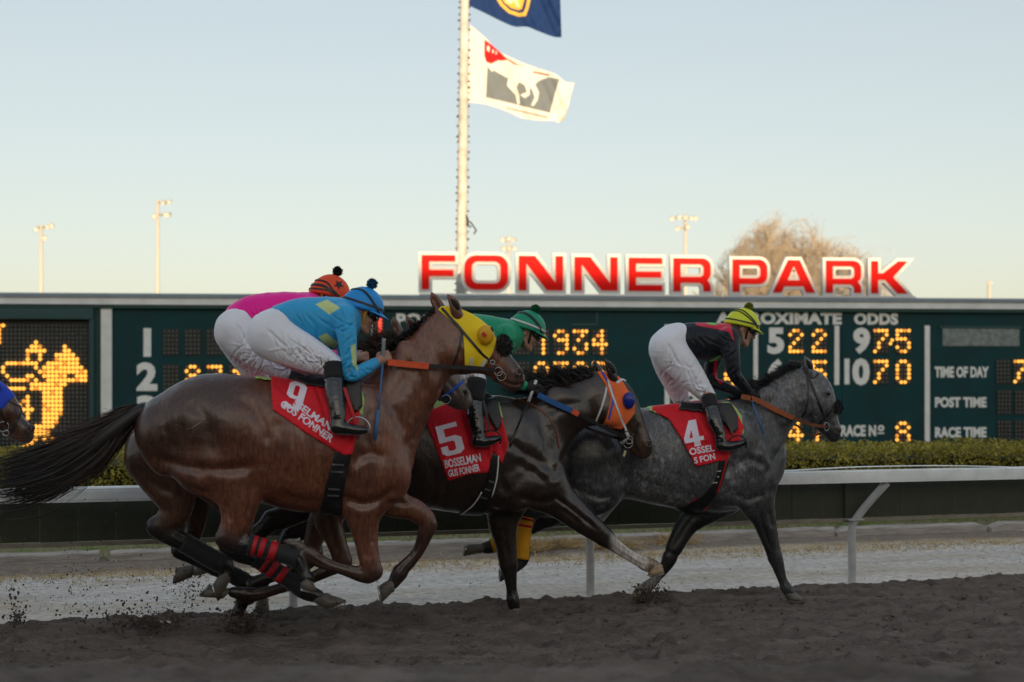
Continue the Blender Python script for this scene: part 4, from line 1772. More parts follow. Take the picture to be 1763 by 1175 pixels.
# ------------------------------------------------------------------ the five runners
mat('hoof_dark', srgb(104, 97, 88), .5, var=.4, vscale=18, bump=.3, bscale=60, stretch=(1, 1, 5))
mat('hoof_pale', srgb(176, 152, 120), .55, var=.3, vscale=18, bump=.3, bscale=60)
mat('steel_dull', (.45, .45, .46), .35, 1., var=.2)
mat('steel', (.5, .5, .52), .25, 1.)
mat('muzzle_skin', srgb(92, 80, 74), .5, bump=.2, bscale=80)
mat('nostril_dark', (.020, .006, .006), .5)
mat('ear_dark', (.016, .011, .009), .8)
mat('eye', (.008, .005, .004), .08, spec=.8)


def coat_nodes(m, base_socket, rough, fine_scale=1.):
    """hair streaks, veins and sweat gloss shared by the coats"""
    n, l = m.node_tree.nodes, m.node_tree.links
    p = n['Principled BSDF']
    tc = n.new('ShaderNodeTexCoord')

    def noise(scale, det, stretch=None, src=None):
        t = n.new('ShaderNodeTexNoise')
        t.inputs['Scale'].default_value = scale
        t.inputs['Detail'].default_value = det
        if stretch:
            mp = n.new('ShaderNodeMapping')
            mp.inputs['Scale'].default_value = stretch
            mp.inputs['Rotation'].default_value = (0, math.radians(28), 0)
            l.new(src or tc.outputs['Object'], mp.inputs['Vector'])
            l.new(mp.outputs[0], t.inputs['Vector'])
        else:
            l.new(src or tc.outputs['Object'], t.inputs['Vector'])
        return t

    def rng_(sock, a, b, c, d):
        r = n.new('ShaderNodeMapRange')
        for k, v in zip(('From Min', 'From Max', 'To Min', 'To Max'), (a, b, c, d)):
            r.inputs[k].default_value = v
        l.new(sock, r.inputs['Value'])
        return r.outputs[0]

    def mul(a, b):
        q = n.new('ShaderNodeMath')
        q.operation = 'MULTIPLY'
        l.new(a, q.inputs[0])
        l.new(b, q.inputs[1])
        return q.outputs[0]
    big = noise(3.2, 5)
    streak = noise(62, 5, (1, 1, .22))
    hair = noise(150, 3, (1, 1, .10))
    k = mul(mul(rng_(big.outputs['Fac'], .32, .68, .62, 1.38), rng_(streak.outputs['Fac'], .3, .7, .58, 1.42)), rng_(hair.outputs['Fac'], .3, .7, .80, 1.2))
    mx = n.new('ShaderNodeMix')
    mx.data_type = 'RGBA'
    mx.blend_type = 'MULTIPLY'
    mx.inputs['Factor'].default_value = 1
    l.new(base_socket, mx.inputs[6])
    l.new(k, mx.inputs[7])
    # dried splashes of track dirt
    sp = mul(rng_(noise(190, 2).outputs['Fac'], .66, .72, 0., .55), rng_(noise(4.1, 3).outputs['Fac'], .48, .62, 0., 1.))
    dm = n.new('ShaderNodeMix')
    dm.data_type = 'RGBA'
    l.new(sp, dm.inputs['Factor'])
    l.new(mx.outputs[2], dm.inputs[6])
    dm.inputs[7].default_value = (.12, .095, .075, 1)
    l.new(dm.outputs[2], p.inputs['Base Color'])
    l.new(rng_(big.outputs['Fac'], .3, .7, rough - .09, rough + .10), p.inputs['Roughness'])
    # veins
    wp = noise(4.5, 2)
    wm = n.new('ShaderNodeMix')
    wm.data_type = 'RGBA'
    wm.inputs['Factor'].default_value = .22
    l.new(tc.outputs['Object'], wm.inputs[6])
    l.new(wp.outputs['Color'], wm.inputs[7])
    vo = n.new('ShaderNodeTexVoronoi')
    vo.feature = 'DISTANCE_TO_EDGE'
    vo.inputs['Scale'].default_value = 7.5
    l.new(wm.outputs[2], vo.inputs['Vector'])
    vein = mul(rng_(vo.outputs['Distance'], .0, .045, 1., 0.), rng_(noise(2.6, 2).outputs['Fac'], .54, .66, 0., 1.))
    b0 = n.new('ShaderNodeBump')
    b0.inputs['Strength'].default_value = .22
    b0.inputs['Distance'].default_value = .005
    l.new(vein, b0.inputs['Height'])
    b1 = n.new('ShaderNodeBump')
    b1.inputs['Strength'].default_value = .35
    b1.inputs['Distance'].default_value = .010
    l.new(noise(13, 4).outputs['Fac'], b1.inputs['Height'])
    l.new(b0.outputs[0], b1.inputs['Normal'])
    b2 = n.new('ShaderNodeBump')
    b2.inputs['Strength'].default_value = .7
    b2.inputs['Distance'].default_value = .0035
    l.new(streak.outputs['Fac'], b2.inputs['Height'])
    l.new(b1.outputs[0], b2.inputs['Normal'])
    b3 = n.new('ShaderNodeBump')
    b3.inputs['Strength'].default_value = .5
    b3.inputs['Distance'].default_value = .0012
    l.new(hair.outputs['Fac'], b3.inputs['Height'])
    l.new(b2.outputs[0], b3.inputs['Normal'])
    l.new(b3.outputs[0], p.inputs['Normal'])


for nm_, rg_, sp_ in (('coat_bay', .34, .75), ('coat_dark', .30, .8)):
    m_ = bpy.data.materials.new(nm_)
    m_.use_nodes = True
    m_.node_tree.nodes['Principled BSDF'].inputs['Specular IOR Level'].default_value = sp_
    at_ = m_.node_tree.nodes.new('ShaderNodeAttribute')
    at_.attribute_name = 'Col'
    coat_nodes(m_, at_.outputs['Color'], rg_)
    MATS[nm_] = m_
mat('hair_black', (.012, .010, .010), .45, spec=.5)
mat('hair_brown', (.035, .018, .010), .5)
mat('hair_gray', (.03, .03, .033), .5)


def grey_coat():
    m = bpy.data.materials.new('coat_gray')
    m.use_nodes = True
    n, l = m.node_tree.nodes, m.node_tree.links
    p = n['Principled BSDF']
    p.inputs['Roughness'].default_value = .5
    p.inputs['Specular IOR Level'].default_value = .65
    a = n.new('ShaderNodeAttribute')
    a.attribute_name = 'Col'
    tc = n.new('ShaderNodeTexCoord')
    ns = n.new('ShaderNodeTexNoise')
    ns.inputs['Scale'].default_value = 5
    ns.inputs['Detail'].default_value = 4
    l.new(tc.outputs['Object'], ns.inputs['Vector'])
    wob = n.new('ShaderNodeMix')
    wob.data_type = 'RGBA'
    wob.inputs['Factor'].default_value = .12
    l.new(tc.outputs['Object'], wob.inputs[6])
    l.new(ns.outputs['Color'], wob.inputs[7])
    vo = n.new('ShaderNodeTexVoronoi')
    vo.feature = 'SMOOTH_F1'
    vo.inputs['Scale'].default_value = 21
    vo.inputs['Smoothness'].default_value = .6
    l.new(wob.outputs[2], vo.inputs['Vector'])
    mr = n.new('ShaderNodeMapRange')
    mr.inputs['From Min'].default_value = .1
    mr.inputs['From Max'].default_value = .6
    mr.inputs['To Min'].default_value = 1.75
    mr.inputs['To Max'].default_value = .52
    l.new(vo.outputs['Distance'], mr.inputs['Value'])
    # dapples fade in and out over the body
    mk = n.new('ShaderNodeMapRange')
    mk.inputs['From Min'].default_value = .42
    mk.inputs['From Max'].default_value = .62
    l.new(ns.outputs['Fac'], mk.inputs['Value'])
    mm = n.new('ShaderNodeMix')
    mm.data_type = 'FLOAT'
    l.new(mk.outputs[0], mm.inputs['Factor'])
    mm.inputs[2].default_value = .55
    l.new(mr.outputs[0], mm.inputs[3])
    fine = n.new('ShaderNodeTexNoise')
    fine.inputs['Scale'].default_value = 55
    fine.inputs['Detail'].default_value = 6
    l.new(tc.outputs['Object'], fine.inputs['Vector'])
    fr = n.new('ShaderNodeMapRange')
    fr.inputs['From Min'].default_value = .3
    fr.inputs['From Max'].default_value = .7
    fr.inputs['To Min'].default_value = .6
    fr.inputs['To Max'].default_value = 1.4
    l.new(fine.outputs['Fac'], fr.inputs['Value'])
    pm = n.new('ShaderNodeMath')
    pm.operation = 'MULTIPLY'
    l.new(mm.outputs[0], pm.inputs[0])
    l.new(fr.outputs[0], pm.inputs[1])
    mx = n.new('ShaderNodeMix')
    mx.data_type = 'RGBA'
    mx.blend_type = 'MULTIPLY'
    mx.inputs['Factor'].default_value = 1
    l.new(a.outputs['Color'], mx.inputs[6])
    l.new(pm.outputs[0], mx.inputs[7])
    coat_nodes(m, mx.outputs[2], .40)
    MATS['coat_gray'] = m


grey_coat()


def ramp(x, a, b):
    return np.clip((x - a) / (b - a), 0, 1)


RUN = 'racehorses galloping along the rail'
PL9 = Plane(-1.42, 8.9, math.radians(7))
PL6 = Plane(-1.60, 9.6, math.radians(8))
PL5 = Plane(-.15, 10.3, math.radians(8))
PL4 = Plane(1.53, 10.95, math.radians(7))
PL1 = Plane(-4.5, 10.1, math.radians(8))

# ---------------------------------------------------------------- bay with the yellow hood
BAY = (.150, .050, .024)
D9 = dict(
    trunk=[(300, 742, 0, 66, .20), (362, 722, 0, 78, .265), (432, 748, 0, 97, .275), (510, 770, 0, 109, .285), (588, 770, 0, 113, .27), (634, 785, 0, 80, .21)],
    neck=[((604, 675), (708, 782), .18), ((640, 641), (734, 722), .155), ((671, 612), (754, 684), .13), ((705, 579), (764, 662), .108), ((736, 553), (778, 640), .092)],
    head=[((772, 528), (768, 640), .075), ((806, 540), (778, 645), .09), ((836, 562), (800, 640), .085), ((860, 592), (828, 644), .066), ((885, 618), (854, 659), .053), ((897, 638), (871, 670), .049)],
    eye=(836, 577), nostril=(893, 641), mouth=[(902, 664), (885, 666), (866, 661)],
    ears=[(763, 538, 743, 504, -.06, -2), (788, 543, 770, 507, .06, 4)],
    muscles=[(330, 735, .12, 62, 62, .15, -20), (397, 735, .17, 40, 46, .11, 10), (352, 800, .13, 48, 52, .13, -35, .04),
             (280, 760, .10, 38, 60, .11, 10), (330, 735, -.12, 62, 62, .15, -20), (352, 800, -.13, 48, 52, .13, -35),
             (640, 740, .15, 46, 84, .075, 22), (622, 822, .17, 44, 40, .085, -15), (668, 812, .13, 40, 52, .10, 10), (640, 740, -.15, 46, 84, .075, 22), (622, 822, -.16, 44, 40, .085, -15),
             (668, 812, -.10, 40, 52, .10, 10), (600, 868, .10, 30, 20, .07, 0), (720, 640, .075, 28, 60, .05, 30)],
    cuts=[([(452, 690, .30, 6), (463, 740, .315, 8), (452, 800, .30, 8)], .05), ([(385, 690, .31, 5), (428, 716, .335, 6), (440, 752, .33, 6), (425, 785, .32, 5)], .035),
          ([(300, 700, .28, 5), (318, 770, .30, 6), (360, 840, .27, 6)], .05), ([(660, 700, .255, 6), (628, 780, .29, 6), (590, 812, .30, 6)], .045),
          ([(655, 790, .28, 5), (640, 845, .275, 6)], .035), ([(776, 655, .13, 6), (745, 705, .17, 7), (705, 775, .22, 7)], .035)],
    legs=[
        dict(up=[(350, 770, .12, 66, .13), (392, 815, .14, 52, .11), (411, 852, .15, 38, .085), (408, 892, .15, 27, .062), (397, 922, .15, 23, .05)],
             low=[(386, 927, .15, 17, .045), (410, 935, .15, 20, .045), (452, 944, .15, 14, .032), (495, 956, .15, 13, .030), (511, 962, .15, 16, .04), (522, 985, .15, 12, .036), (527, 995, .15, 13, .042)]),
        dict(up=[(345, 775, -.12, 62, .12), (385, 830, -.13, 46, .10), (412, 880, -.13, 28, .07), (408, 925, -.13, 22, .05)],
             low=[(392, 938, -.13, 17, .045), (415, 952, -.13, 18, .042), (450, 968, -.13, 13, .03), (495, 997, -.13, 12, .03), (525, 1018, -.13, 15, .038), (548, 1027, -.13, 12, .036)]),
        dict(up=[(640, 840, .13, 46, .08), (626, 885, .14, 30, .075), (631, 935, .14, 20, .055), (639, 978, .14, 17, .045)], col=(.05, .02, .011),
             low=[(641, 984, .14, 18, .044), (628, 990, .14, 15, .04), (592, 981, .14, 10.5, .028), (556, 969, .14, 11, .028), (536, 957, .14, 15, .037), (522, 947, .14, 11, .034)]),
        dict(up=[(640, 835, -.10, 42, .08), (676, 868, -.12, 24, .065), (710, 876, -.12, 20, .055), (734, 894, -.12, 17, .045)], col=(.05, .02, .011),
             low=[(737, 903, -.12, 17, .045), (734, 915, -.12, 15, .042), (720, 950, -.12, 10.5, .028), (695, 978, -.12, 12, .032), (688, 987, -.12, 14, .037), (677, 1005, -.12, 10.5, .034)])],
    hooves=[((527, 996), (545, 1018), (515, 1012), .15), ((552, 1029), (596, 1034), (556, 1050), -.13), ((518, 943), (488, 934), (520, 930), .14), ((675, 1008), (657, 1038), (652, 1006), -.12)],
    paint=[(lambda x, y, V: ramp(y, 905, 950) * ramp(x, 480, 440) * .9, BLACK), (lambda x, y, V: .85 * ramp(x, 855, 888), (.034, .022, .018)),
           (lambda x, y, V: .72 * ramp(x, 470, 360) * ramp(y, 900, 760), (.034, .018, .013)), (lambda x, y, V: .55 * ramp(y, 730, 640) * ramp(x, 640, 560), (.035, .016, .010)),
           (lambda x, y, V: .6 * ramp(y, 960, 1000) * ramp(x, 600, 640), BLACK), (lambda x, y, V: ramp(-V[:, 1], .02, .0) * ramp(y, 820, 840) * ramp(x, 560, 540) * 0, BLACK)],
    grooves=[
        ([(405, 687), (438, 702), (455, 740), (458, 770)], 9, .013), ([(258, 786), (300, 800), (350, 808), (400, 808), (452, 800)], 10, .020), ([(290, 836), (330, 846), (376, 852)], 8, .014),
        ([(280, 700), (288, 740), (300, 788)], 11, .012), ([(474, 715), (482, 770), (474, 835)], 17, .018), ([(436, 812), (432, 850), (426, 892)], 6, .012), ([(388, 868), (398, 900)], 5, .010),
        ([(604, 690), (586, 740), (590, 800), (606, 850)], 10, .013), ([(668, 690), (690, 740), (702, 792)], 10, .014), ([(588, 852), (620, 868), (655, 860), (684, 838)], 8, .017), ([(612, 790), (640, 780), (662, 790)], 9, .010),
        ([(640, 700), (632, 745), (640, 780)], 7, .008), ([(774, 648), (748, 690), (724, 735), (702, 775)], 8, .014), ([(748, 562), (716, 612), (692, 660), (668, 702)], 13, .010), ([(700, 620), (725, 650), (735, 690)], 9, .007),
        ([(616, 888), (624, 930), (633, 965)], 5, .009), ([(640, 900), (642, 940)], 4, .007), ([(628, 988), (592, 979), (556, 967)], 3, .005), ([(730, 915), (716, 952), (694, 978)], 3, .005), ([(812, 606), (836, 616), (862, 632)], 4, .007), ([(790, 596), (796, 622), (790, 642)], 5, .008),
        ([(505, 745), (512, 800), (506, 855)], 7, .005), ([(528, 740), (536, 800), (532, 862)], 7, .005), ([(552, 745), (560, 800), (556, 850)], 7, .005), ([(470, 850), (520, 862), (560, 866)], 9, .008), ([(320, 690), (350, 715), (362, 760)], 12, .009), ([(660, 870), (680, 866), (705, 868)], 5, .010), ([(903, 661), (884, 663), (864, 656)], 2.6, .009)],
)
R9 = PL9.root('racehorse', 'glossy bay racehorse in a yellow blinker hood, nearest to the camera', 'horse', RUN)
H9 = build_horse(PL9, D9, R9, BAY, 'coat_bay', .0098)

# ---------------------------------------------------------------- bay behind it, under the pink jockey
BAY2 = (.10, .042, .022)
D6 = dict(
    trunk=[(275, 775, 0, 58, .20), (335, 757, 0, 68, .26), (420, 765, 0, 88, .275), (490, 775, 0, 98, .28), (560, 775, 0, 100, .26), (606, 790, 0, 74, .20)],
    neck=[((565, 690), (660, 795), .17), ((600, 655), (690, 735), .15), ((635, 626), (712, 698), .12), ((672, 596), (728, 676), .098)],
    head=[((704, 576), (722, 662), .075), ((738, 586), (734, 668), .09), ((762, 612), (748, 682), .082), ((780, 642), (764, 694), .064), ((797, 662), (780, 704), .052), ((804, 674), (790, 706), .048)],
    eye=(762, 622), nostril=(799, 676), mouth=[(806, 692), (795, 697), (780, 693)],
    ears=[(690, 580, 677, 545, -.06, -2), (710, 580, 698, 543, .06, 4)],
    muscles=[(300, 775, .12, 52, 50, .14, -20), (300, 775, -.12, 52, 50, .14, -20), (605, 750, .14, 42, 76, .075, 22), (590, 825, .16, 40, 36, .08, -15), (605, 750, -.14, 42, 76, .075, 22), (630, 815, .1, 36, 46, .1, 0)],
    cuts=[],
    legs=[
        dict(up=[(270, 790, .12, 52, .12), (296, 838, .14, 40, .10), (305, 875, .15, 26, .07), (284, 902, .15, 21, .05)],
             low=[(270, 907, .15, 18, .045), (292, 920, .15, 18, .045), (330, 942, .15, 14, .034), (372, 966, .15, 14, .034), (386, 972, .15, 16, .04), (387, 986, .15, 12, .036)]),
        dict(up=[(300, 810, -.12, 46, .11), (332, 860, -.13, 28, .08), (336, 905, -.13, 17, .055), (322, 938, -.13, 17, .048)],
             low=[(310, 948, -.13, 16, .045), (330, 957, -.13, 15, .04), (370, 978, -.13, 12, .03), (414, 996, -.13, 13, .032), (424, 1008, -.13, 15, .037), (416, 1040, -.13, 12, .034), (408, 1058, -.13, 12, .036)]),
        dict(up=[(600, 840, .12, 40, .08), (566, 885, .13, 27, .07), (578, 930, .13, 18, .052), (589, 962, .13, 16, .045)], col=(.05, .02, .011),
             low=[(591, 968, .13, 16, .043), (576, 977, .13, 13, .038), (520, 1002, .13, 9.5, .027), (455, 1021, .13, 10, .028), (428, 1024, .13, 13, .036), (402, 1020, .13, 10, .033)]),
        dict(up=[(595, 840, -.10, 38, .08), (556, 890, -.12, 24, .065), (540, 930, -.12, 17, .05), (534, 958, -.12, 15, .045)],
             low=[(534, 963, -.12, 15, .043), (524, 972, -.12, 12, .036), (480, 990, -.12, 9, .027), (440, 1003, -.12, 12, .034), (430, 1015, -.12, 10, .033)])],
    hooves=[((391, 990), (378, 1034), (366, 1002), .15), ((404, 1062), (384, 1094), (416, 1090), -.13), ((388, 1022), (344, 1028), (365, 1005), .13), ((428, 1017), (426, 1040), (446, 1028), -.12)],
    paint=[(lambda x, y, V: ramp(y, 890, 930) * ramp(x, 430, 400) * .85, BLACK), (lambda x, y, V: .9 * ramp(x, 752, 775), (.15, .115, .095)),
           (lambda x, y, V: .5 * ramp(y, 980, 1010) * ramp(x, 470, 440), (.02, .012, .01))],
    grooves=[([(225, 800), (265, 835), (300, 850)], 9, .014), ([(300, 800), (318, 840), (322, 880)], 7, .012), ([(560, 870), (572, 920), (584, 955)], 5, .009), ([(755, 640), (775, 662), (790, 680)], 4, .007), ([(300, 920), (350, 950)], 3, .005)],
)
R6 = PL6.root('racehorse', 'bay racehorse half hidden behind the yellow-hooded bay, blue noseband, pink-clad jockey', 'horse', RUN)
H6 = build_horse(PL6, D6, R6, BAY2, 'coat_bay', .0115)

# ---------------------------------------------------------------- dark horse with the orange hood
DRK = (.024, .013, .0095)
D5 = dict(
    trunk=[(590, 770, 0, 64, .20), (650, 760, 0, 80, .26), (725, 775, 0, 94, .275), (800, 784, 0, 100, .28), (868, 784, 0, 99, .26), (918, 800, 0, 62, .19)],
    neck=[((872, 700), (930, 838), .18), ((905, 685), (955, 792), .155), ((937, 675), (978, 762), .13), ((975, 661), (1003, 740), .105), ((1010, 649), (1026, 732), .09)],
    head=[((1042, 641), (1030, 734), .075), ((1066, 653), (1044, 736), .09), ((1088, 688), (1060, 746), .082), ((1101, 720), (1074, 764), .064), ((1115, 748), (1088, 782), .052), ((1119, 763), (1096, 787), .048)],
    eye=(1081, 688), nostril=(1115, 764), mouth=[(1120, 778), (1108, 780), (1094, 773)],
    ears=[(1034, 650, 1023, 621, -.055, -2), (1056, 652, 1040, 618, .058, 4)],
    muscles=[(890, 770, .15, 42, 78, .075, 22), (880, 842, .16, 44, 38, .085, -15), (935, 825, .13, 40, 46, .10, 0), (890, 770, -.15, 42, 78, .075, 22), (870, 842, -.14, 40, 38, .085, -15), (930, 815, -.10, 36, 46, .10, 0),
             (615, 775, .12, 58, 54, .14, -20), (615, 775, -.12, 58, 54, .14, -20), (975, 700, .075, 26, 44, .05, 50), (905, 835, .20, 16, 40, .045, -62, .03)],
    cuts=[([(930, 720, .26, 6), (912, 790, .285, 6), (870, 815, .30, 6)], .05), ([(935, 800, .275, 4), (905, 815, .29, 5), (880, 850, .28, 5)], .03), ([(1015, 742, .12, 6), (985, 775, .17, 6), (955, 820, .24, 6)], .03)],
    legs=[
        dict(up=[(930, 835, .13, 44, .085), (968, 866, .14, 30, .07), (1008, 900, .14, 22, .055), (1038, 923, .14, 17, .045)], col=(.010, .009, .009),
             low=[(1042, 926, .14, 17, .043), (1055, 936, .14, 13, .038), (1078, 953, .14, 10, .028), (1100, 966, .14, 10, .028), (1114, 972, .14, 13, .036), (1127, 975, .14, 10.5, .034)]),
        dict(up=[(875, 855, -.12, 40, .08), (866, 895, -.12, 28, .07), (870, 930, -.12, 20, .055), (875, 968, -.12, 16.5, .045)], col=(.010, .009, .009),
             low=[(876, 975, -.12, 16, .043), (878, 990, -.12, 12.5, .036), (881, 1015, -.12, 10, .028), (883, 1032, -.12, 12, .035), (886, 1048, -.12, 10, .033)]),
        dict(up=[(590, 790, .12, 56, .13), (560, 845, .14, 36, .09), (520, 875, .15, 24, .065), (482, 893, .15, 20, .05)],
             low=[(468, 896, .15, 18, .045), (452, 912, .15, 15, .038), (405, 945, .15, 12, .03), (360, 972, .15, 13, .036), (338, 982, .15, 10, .034)]),
        dict(up=[(590, 790, -.12, 54, .12), (570, 845, -.13, 36, .09), (545, 890, -.13, 24, .065), (512, 915, -.13, 19, .05)],
             low=[(500, 922, -.13, 17, .045), (488, 940, -.13, 14, .036), (462, 985, -.13, 11, .028), (448, 1015, -.13, 12, .035), (450, 1030, -.13, 10, .033)])],
    hooves=[((1129, 976), (1143, 985), (1113, 991), .14, 'hoof_pale'), ((887, 1050), (900, 1063), (875, 1063), -.12), ((330, 984), (300, 1006), (306, 975), .15), ((452, 1033), (464, 1056), (436, 1054), -.13)],
    paint=[(lambda x, y, V: ramp(x, 1046, 1062) * ramp(y, 915, 928) * ramp(x, 1125, 1112), (.62, .55, .50)), (lambda x, y, V: ramp(x, 1113, 1120) * ramp(y, 940, 950), (.30, .22, .15)),
           (lambda x, y, V: .8 * ramp(x, 1060, 1080) * ramp(y, 705, 735) * ramp(x, 1122, 1108) * ramp(y, 810, 800), (.075, .036, .02)),
           (lambda x, y, V: .8 * ramp(x, 365, 348) * ramp(y, 960, 966), (.35, .30, .26)),
           (lambda x, y, V: .7 * ramp(y, 660, 690) * ramp(y, 745, 720) * ramp(x, 1005, 1030) * ramp(x, 1060, 1045), (.05, .024, .014))],
    grooves=[
        ([(926, 705), (942, 760), (946, 810)], 9, .015), ([(868, 755), (900, 778), (938, 800), (955, 812)], 9, .011), ([(884, 795), (915, 812), (945, 834)], 8, .009), ([(862, 760), (856, 810), (872, 856)], 10, .014), ([(890, 855), (930, 866), (958, 858)], 7, .014),
        ([(1010, 738), (988, 765), (965, 798)], 7, .013), ([(925, 715), (968, 700), (1012, 692)], 10, .009), ([(948, 850), (985, 878), (1030, 914)], 4, .009), ([(965, 876), (1000, 902)], 4, .008), ([(868, 905), (872, 960)], 4, .008), ([(1085, 950), (1108, 966)], 2.5, .005),
        ([(740, 790), (748, 840), (742, 868)], 7, .005), ([(764, 830), (768, 870)], 7, .005), ([(700, 800), (712, 850)], 9, .007), ([(1062, 715), (1080, 735), (1096, 752)], 4, .007), ([(800, 862), (850, 872), (880, 868)], 7, .009), ([(905, 705), (915, 730), (905, 760)], 7, .008)],
)
R5 = PL5.root('racehorse', 'near-black racehorse in an orange blinker hood with one white foreleg', 'horse', RUN)
H5 = build_horse(PL5, D5, R5, DRK, 'coat_dark', .0105)

# ---------------------------------------------------------------- leading gray
GRY = (.165, .168, .178)
GDK = (.016, .017, .019)
D4 = dict(
    trunk=[(1022, 785, 0, 72, .20), (1090, 782, 0, 78, .26), (1150, 786, 0, 86, .275), (1212, 787, 0, 95, .28), (1262, 785, 0, 92, .26), (1296, 792, 0, 50, .18)],
    neck=[((1232, 705), (1318, 805), .175), ((1262, 693), (1338, 778), .15), ((1298, 676), (1358, 745), .12), ((1328, 656), (1374, 726), .10), ((1352, 641), (1386, 716), .088)],
    head=[((1376, 632), (1386, 714), .075), ((1403, 640), (1388, 720), .09), ((1422, 672), (1398, 731), .080), ((1431, 700), (1408, 742), .062), ((1440, 725), (1421, 753), .052), ((1443, 741), (1428, 760), .047)],
    eye=(1420, 677), nostril=(1440, 742), mouth=[(1444, 757), (1430, 757), (1414, 750)],
    ears=[(1370, 640, 1360, 620, -.055, -1), (1393, 644, 1385, 613, .058, 3)],
    muscles=[(1275, 770, .15, 38, 74, .075, 22), (1262, 836, .16, 42, 34, .085, -15), (1306, 818, .13, 34, 44, .10, 0), (1275, 770, -.15, 38, 74, .075, 22), (1255, 836, -.14, 38, 34, .085, -15), (1300, 812, -.10, 32, 44, .10, 0),
             (1018, 785, .12, 52, 56, .15, -20), (1018, 785, -.12, 52, 56, .15, -20), (1034, 836, .14, 36, 44, .11, 0), (1034, 836, -.14, 36, 44, .11, 0), (1335, 700, .075, 22, 40, .05, 40), (1296, 862, .14, 22, 30, .07, 0)],
    cuts=[([(1316, 718, .25, 6), (1300, 780, .28, 6), (1260, 806, .30, 6)], .05), ([(1068, 790, .29, 6), (1072, 830, .29, 8)], .05), ([(1282, 820, .28, 4), (1275, 858, .27, 5)], .03), ([(1378, 728, .12, 5), (1356, 770, .2, 5), (1325, 815, .25, 5)], .03)],
    legs=[
        dict(up=[(1300, 838, .13, 34, .08), (1309, 872, .14, 26, .07), (1318, 905, .14, 19, .055), (1327, 935, .14, 15, .046), (1333, 956, .14, 13, .042)], col=GDK,
             low=[(1335, 962, .14, 13.5, .042), (1340, 975, .14, 11, .035), (1347, 998, .14, 8.5, .026), (1354, 1013, .14, 10.5, .034), (1361, 1023, .14, 9, .032)]),
        dict(up=[(1245, 855, -.12, 36, .08), (1207, 882, -.12, 26, .07), (1180, 908, -.12, 19, .056), (1160, 945, -.12, 15, .046)], col=GDK,
             low=[(1153, 960, -.12, 14, .043), (1147, 973, -.12, 11, .035), (1130, 996, -.12, 8.5, .026), (1112, 1012, -.12, 11, .034), (1100, 1018, -.12, 9, .032)]),
        dict(up=[(1015, 800, .12, 58, .13), (1024, 848, .14, 38, .10), (980, 864, .15, 27, .07), (938, 872, .15, 19, .05)], col=GDK,
             low=[(918, 876, .15, 17, .045), (908, 892, .15, 15, .04), (902, 925, .15, 11, .03), (899, 960, .15, 13, .036), (886, 977, .15, 10, .033)]),
        dict(up=[(1015, 800, -.12, 52, .12), (1010, 850, -.13, 33, .09), (975, 875, -.13, 23, .065), (945, 892, -.13, 18, .05)], col=GDK,
             low=[(930, 898, -.13, 16, .045), (915, 908, -.13, 13, .038), (880, 928, -.13, 10, .028), (848, 941, -.13, 12, .035), (836, 944, -.13, 10, .033)])],
    hooves=[((1362, 1024), (1384, 1033), (1352, 1033), .14), ((1098, 1019), (1080, 1036), (1098, 1040), -.12, 'hoof_pale'), ((880, 983), (862, 1002), (862, 978), .15), ((830, 945), (798, 958), (806, 936), -.13)],
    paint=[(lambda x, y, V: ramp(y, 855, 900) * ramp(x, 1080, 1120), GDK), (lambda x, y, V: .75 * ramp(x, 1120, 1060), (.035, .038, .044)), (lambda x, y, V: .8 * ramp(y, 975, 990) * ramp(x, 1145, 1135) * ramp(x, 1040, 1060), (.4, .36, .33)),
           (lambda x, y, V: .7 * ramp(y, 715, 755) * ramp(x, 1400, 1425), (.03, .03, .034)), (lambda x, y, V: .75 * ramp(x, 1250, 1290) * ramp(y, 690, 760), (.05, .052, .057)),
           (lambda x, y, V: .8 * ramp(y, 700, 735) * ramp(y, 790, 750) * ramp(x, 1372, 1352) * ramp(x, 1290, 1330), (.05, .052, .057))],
    grooves=[
        ([(1312, 722), (1326, 765), (1332, 806)], 8, .015), ([(1264, 740), (1256, 790), (1266, 832)], 8, .013), ([(1268, 802), (1295, 792), (1320, 806)], 6, .012), ([(1262, 850), (1288, 860), (1314, 850)], 6, .015), ([(1078, 756), (1082, 800), (1072, 834)], 10, .017), ([(1028, 728), (1058, 742), (1070, 778), (1062, 812)], 7, .013),
        ([(1010, 850), (1035, 858), (1055, 852)], 6, .013), ([(1306, 880), (1316, 915), (1328, 948)], 4, .009), ([(1324, 880), (1330, 910)], 3.5, .007), ([(1100, 826), (1160, 847), (1210, 864)], 8, .008), ([(1290, 706), (1330, 692), (1362, 672)], 10, .010), ([(1374, 728), (1354, 762), (1336, 792)], 6, .014),
        ([(1140, 760), (1146, 820)], 6, .005), ([(1165, 810), (1170, 850)], 6, .005), ([(1118, 750), (1124, 815)], 7, .005), ([(1186, 815), (1190, 855)], 6, .005), ([(1394, 684), (1398, 706), (1394, 722)], 4, .009), ([(1408, 700), (1424, 720), (1434, 736)], 3.5, .006), ([(1382, 660), (1386, 690), (1380, 712)], 5, .010), ([(1200, 884), (1178, 912), (1160, 944)], 4, .008)],
)
R4 = PL4.root('racehorse', 'dappled dark gray racehorse with bare head leading the field', 'horse', RUN)
H4 = build_horse(PL4, D4, R4, GRY, 'coat_gray', .0105)

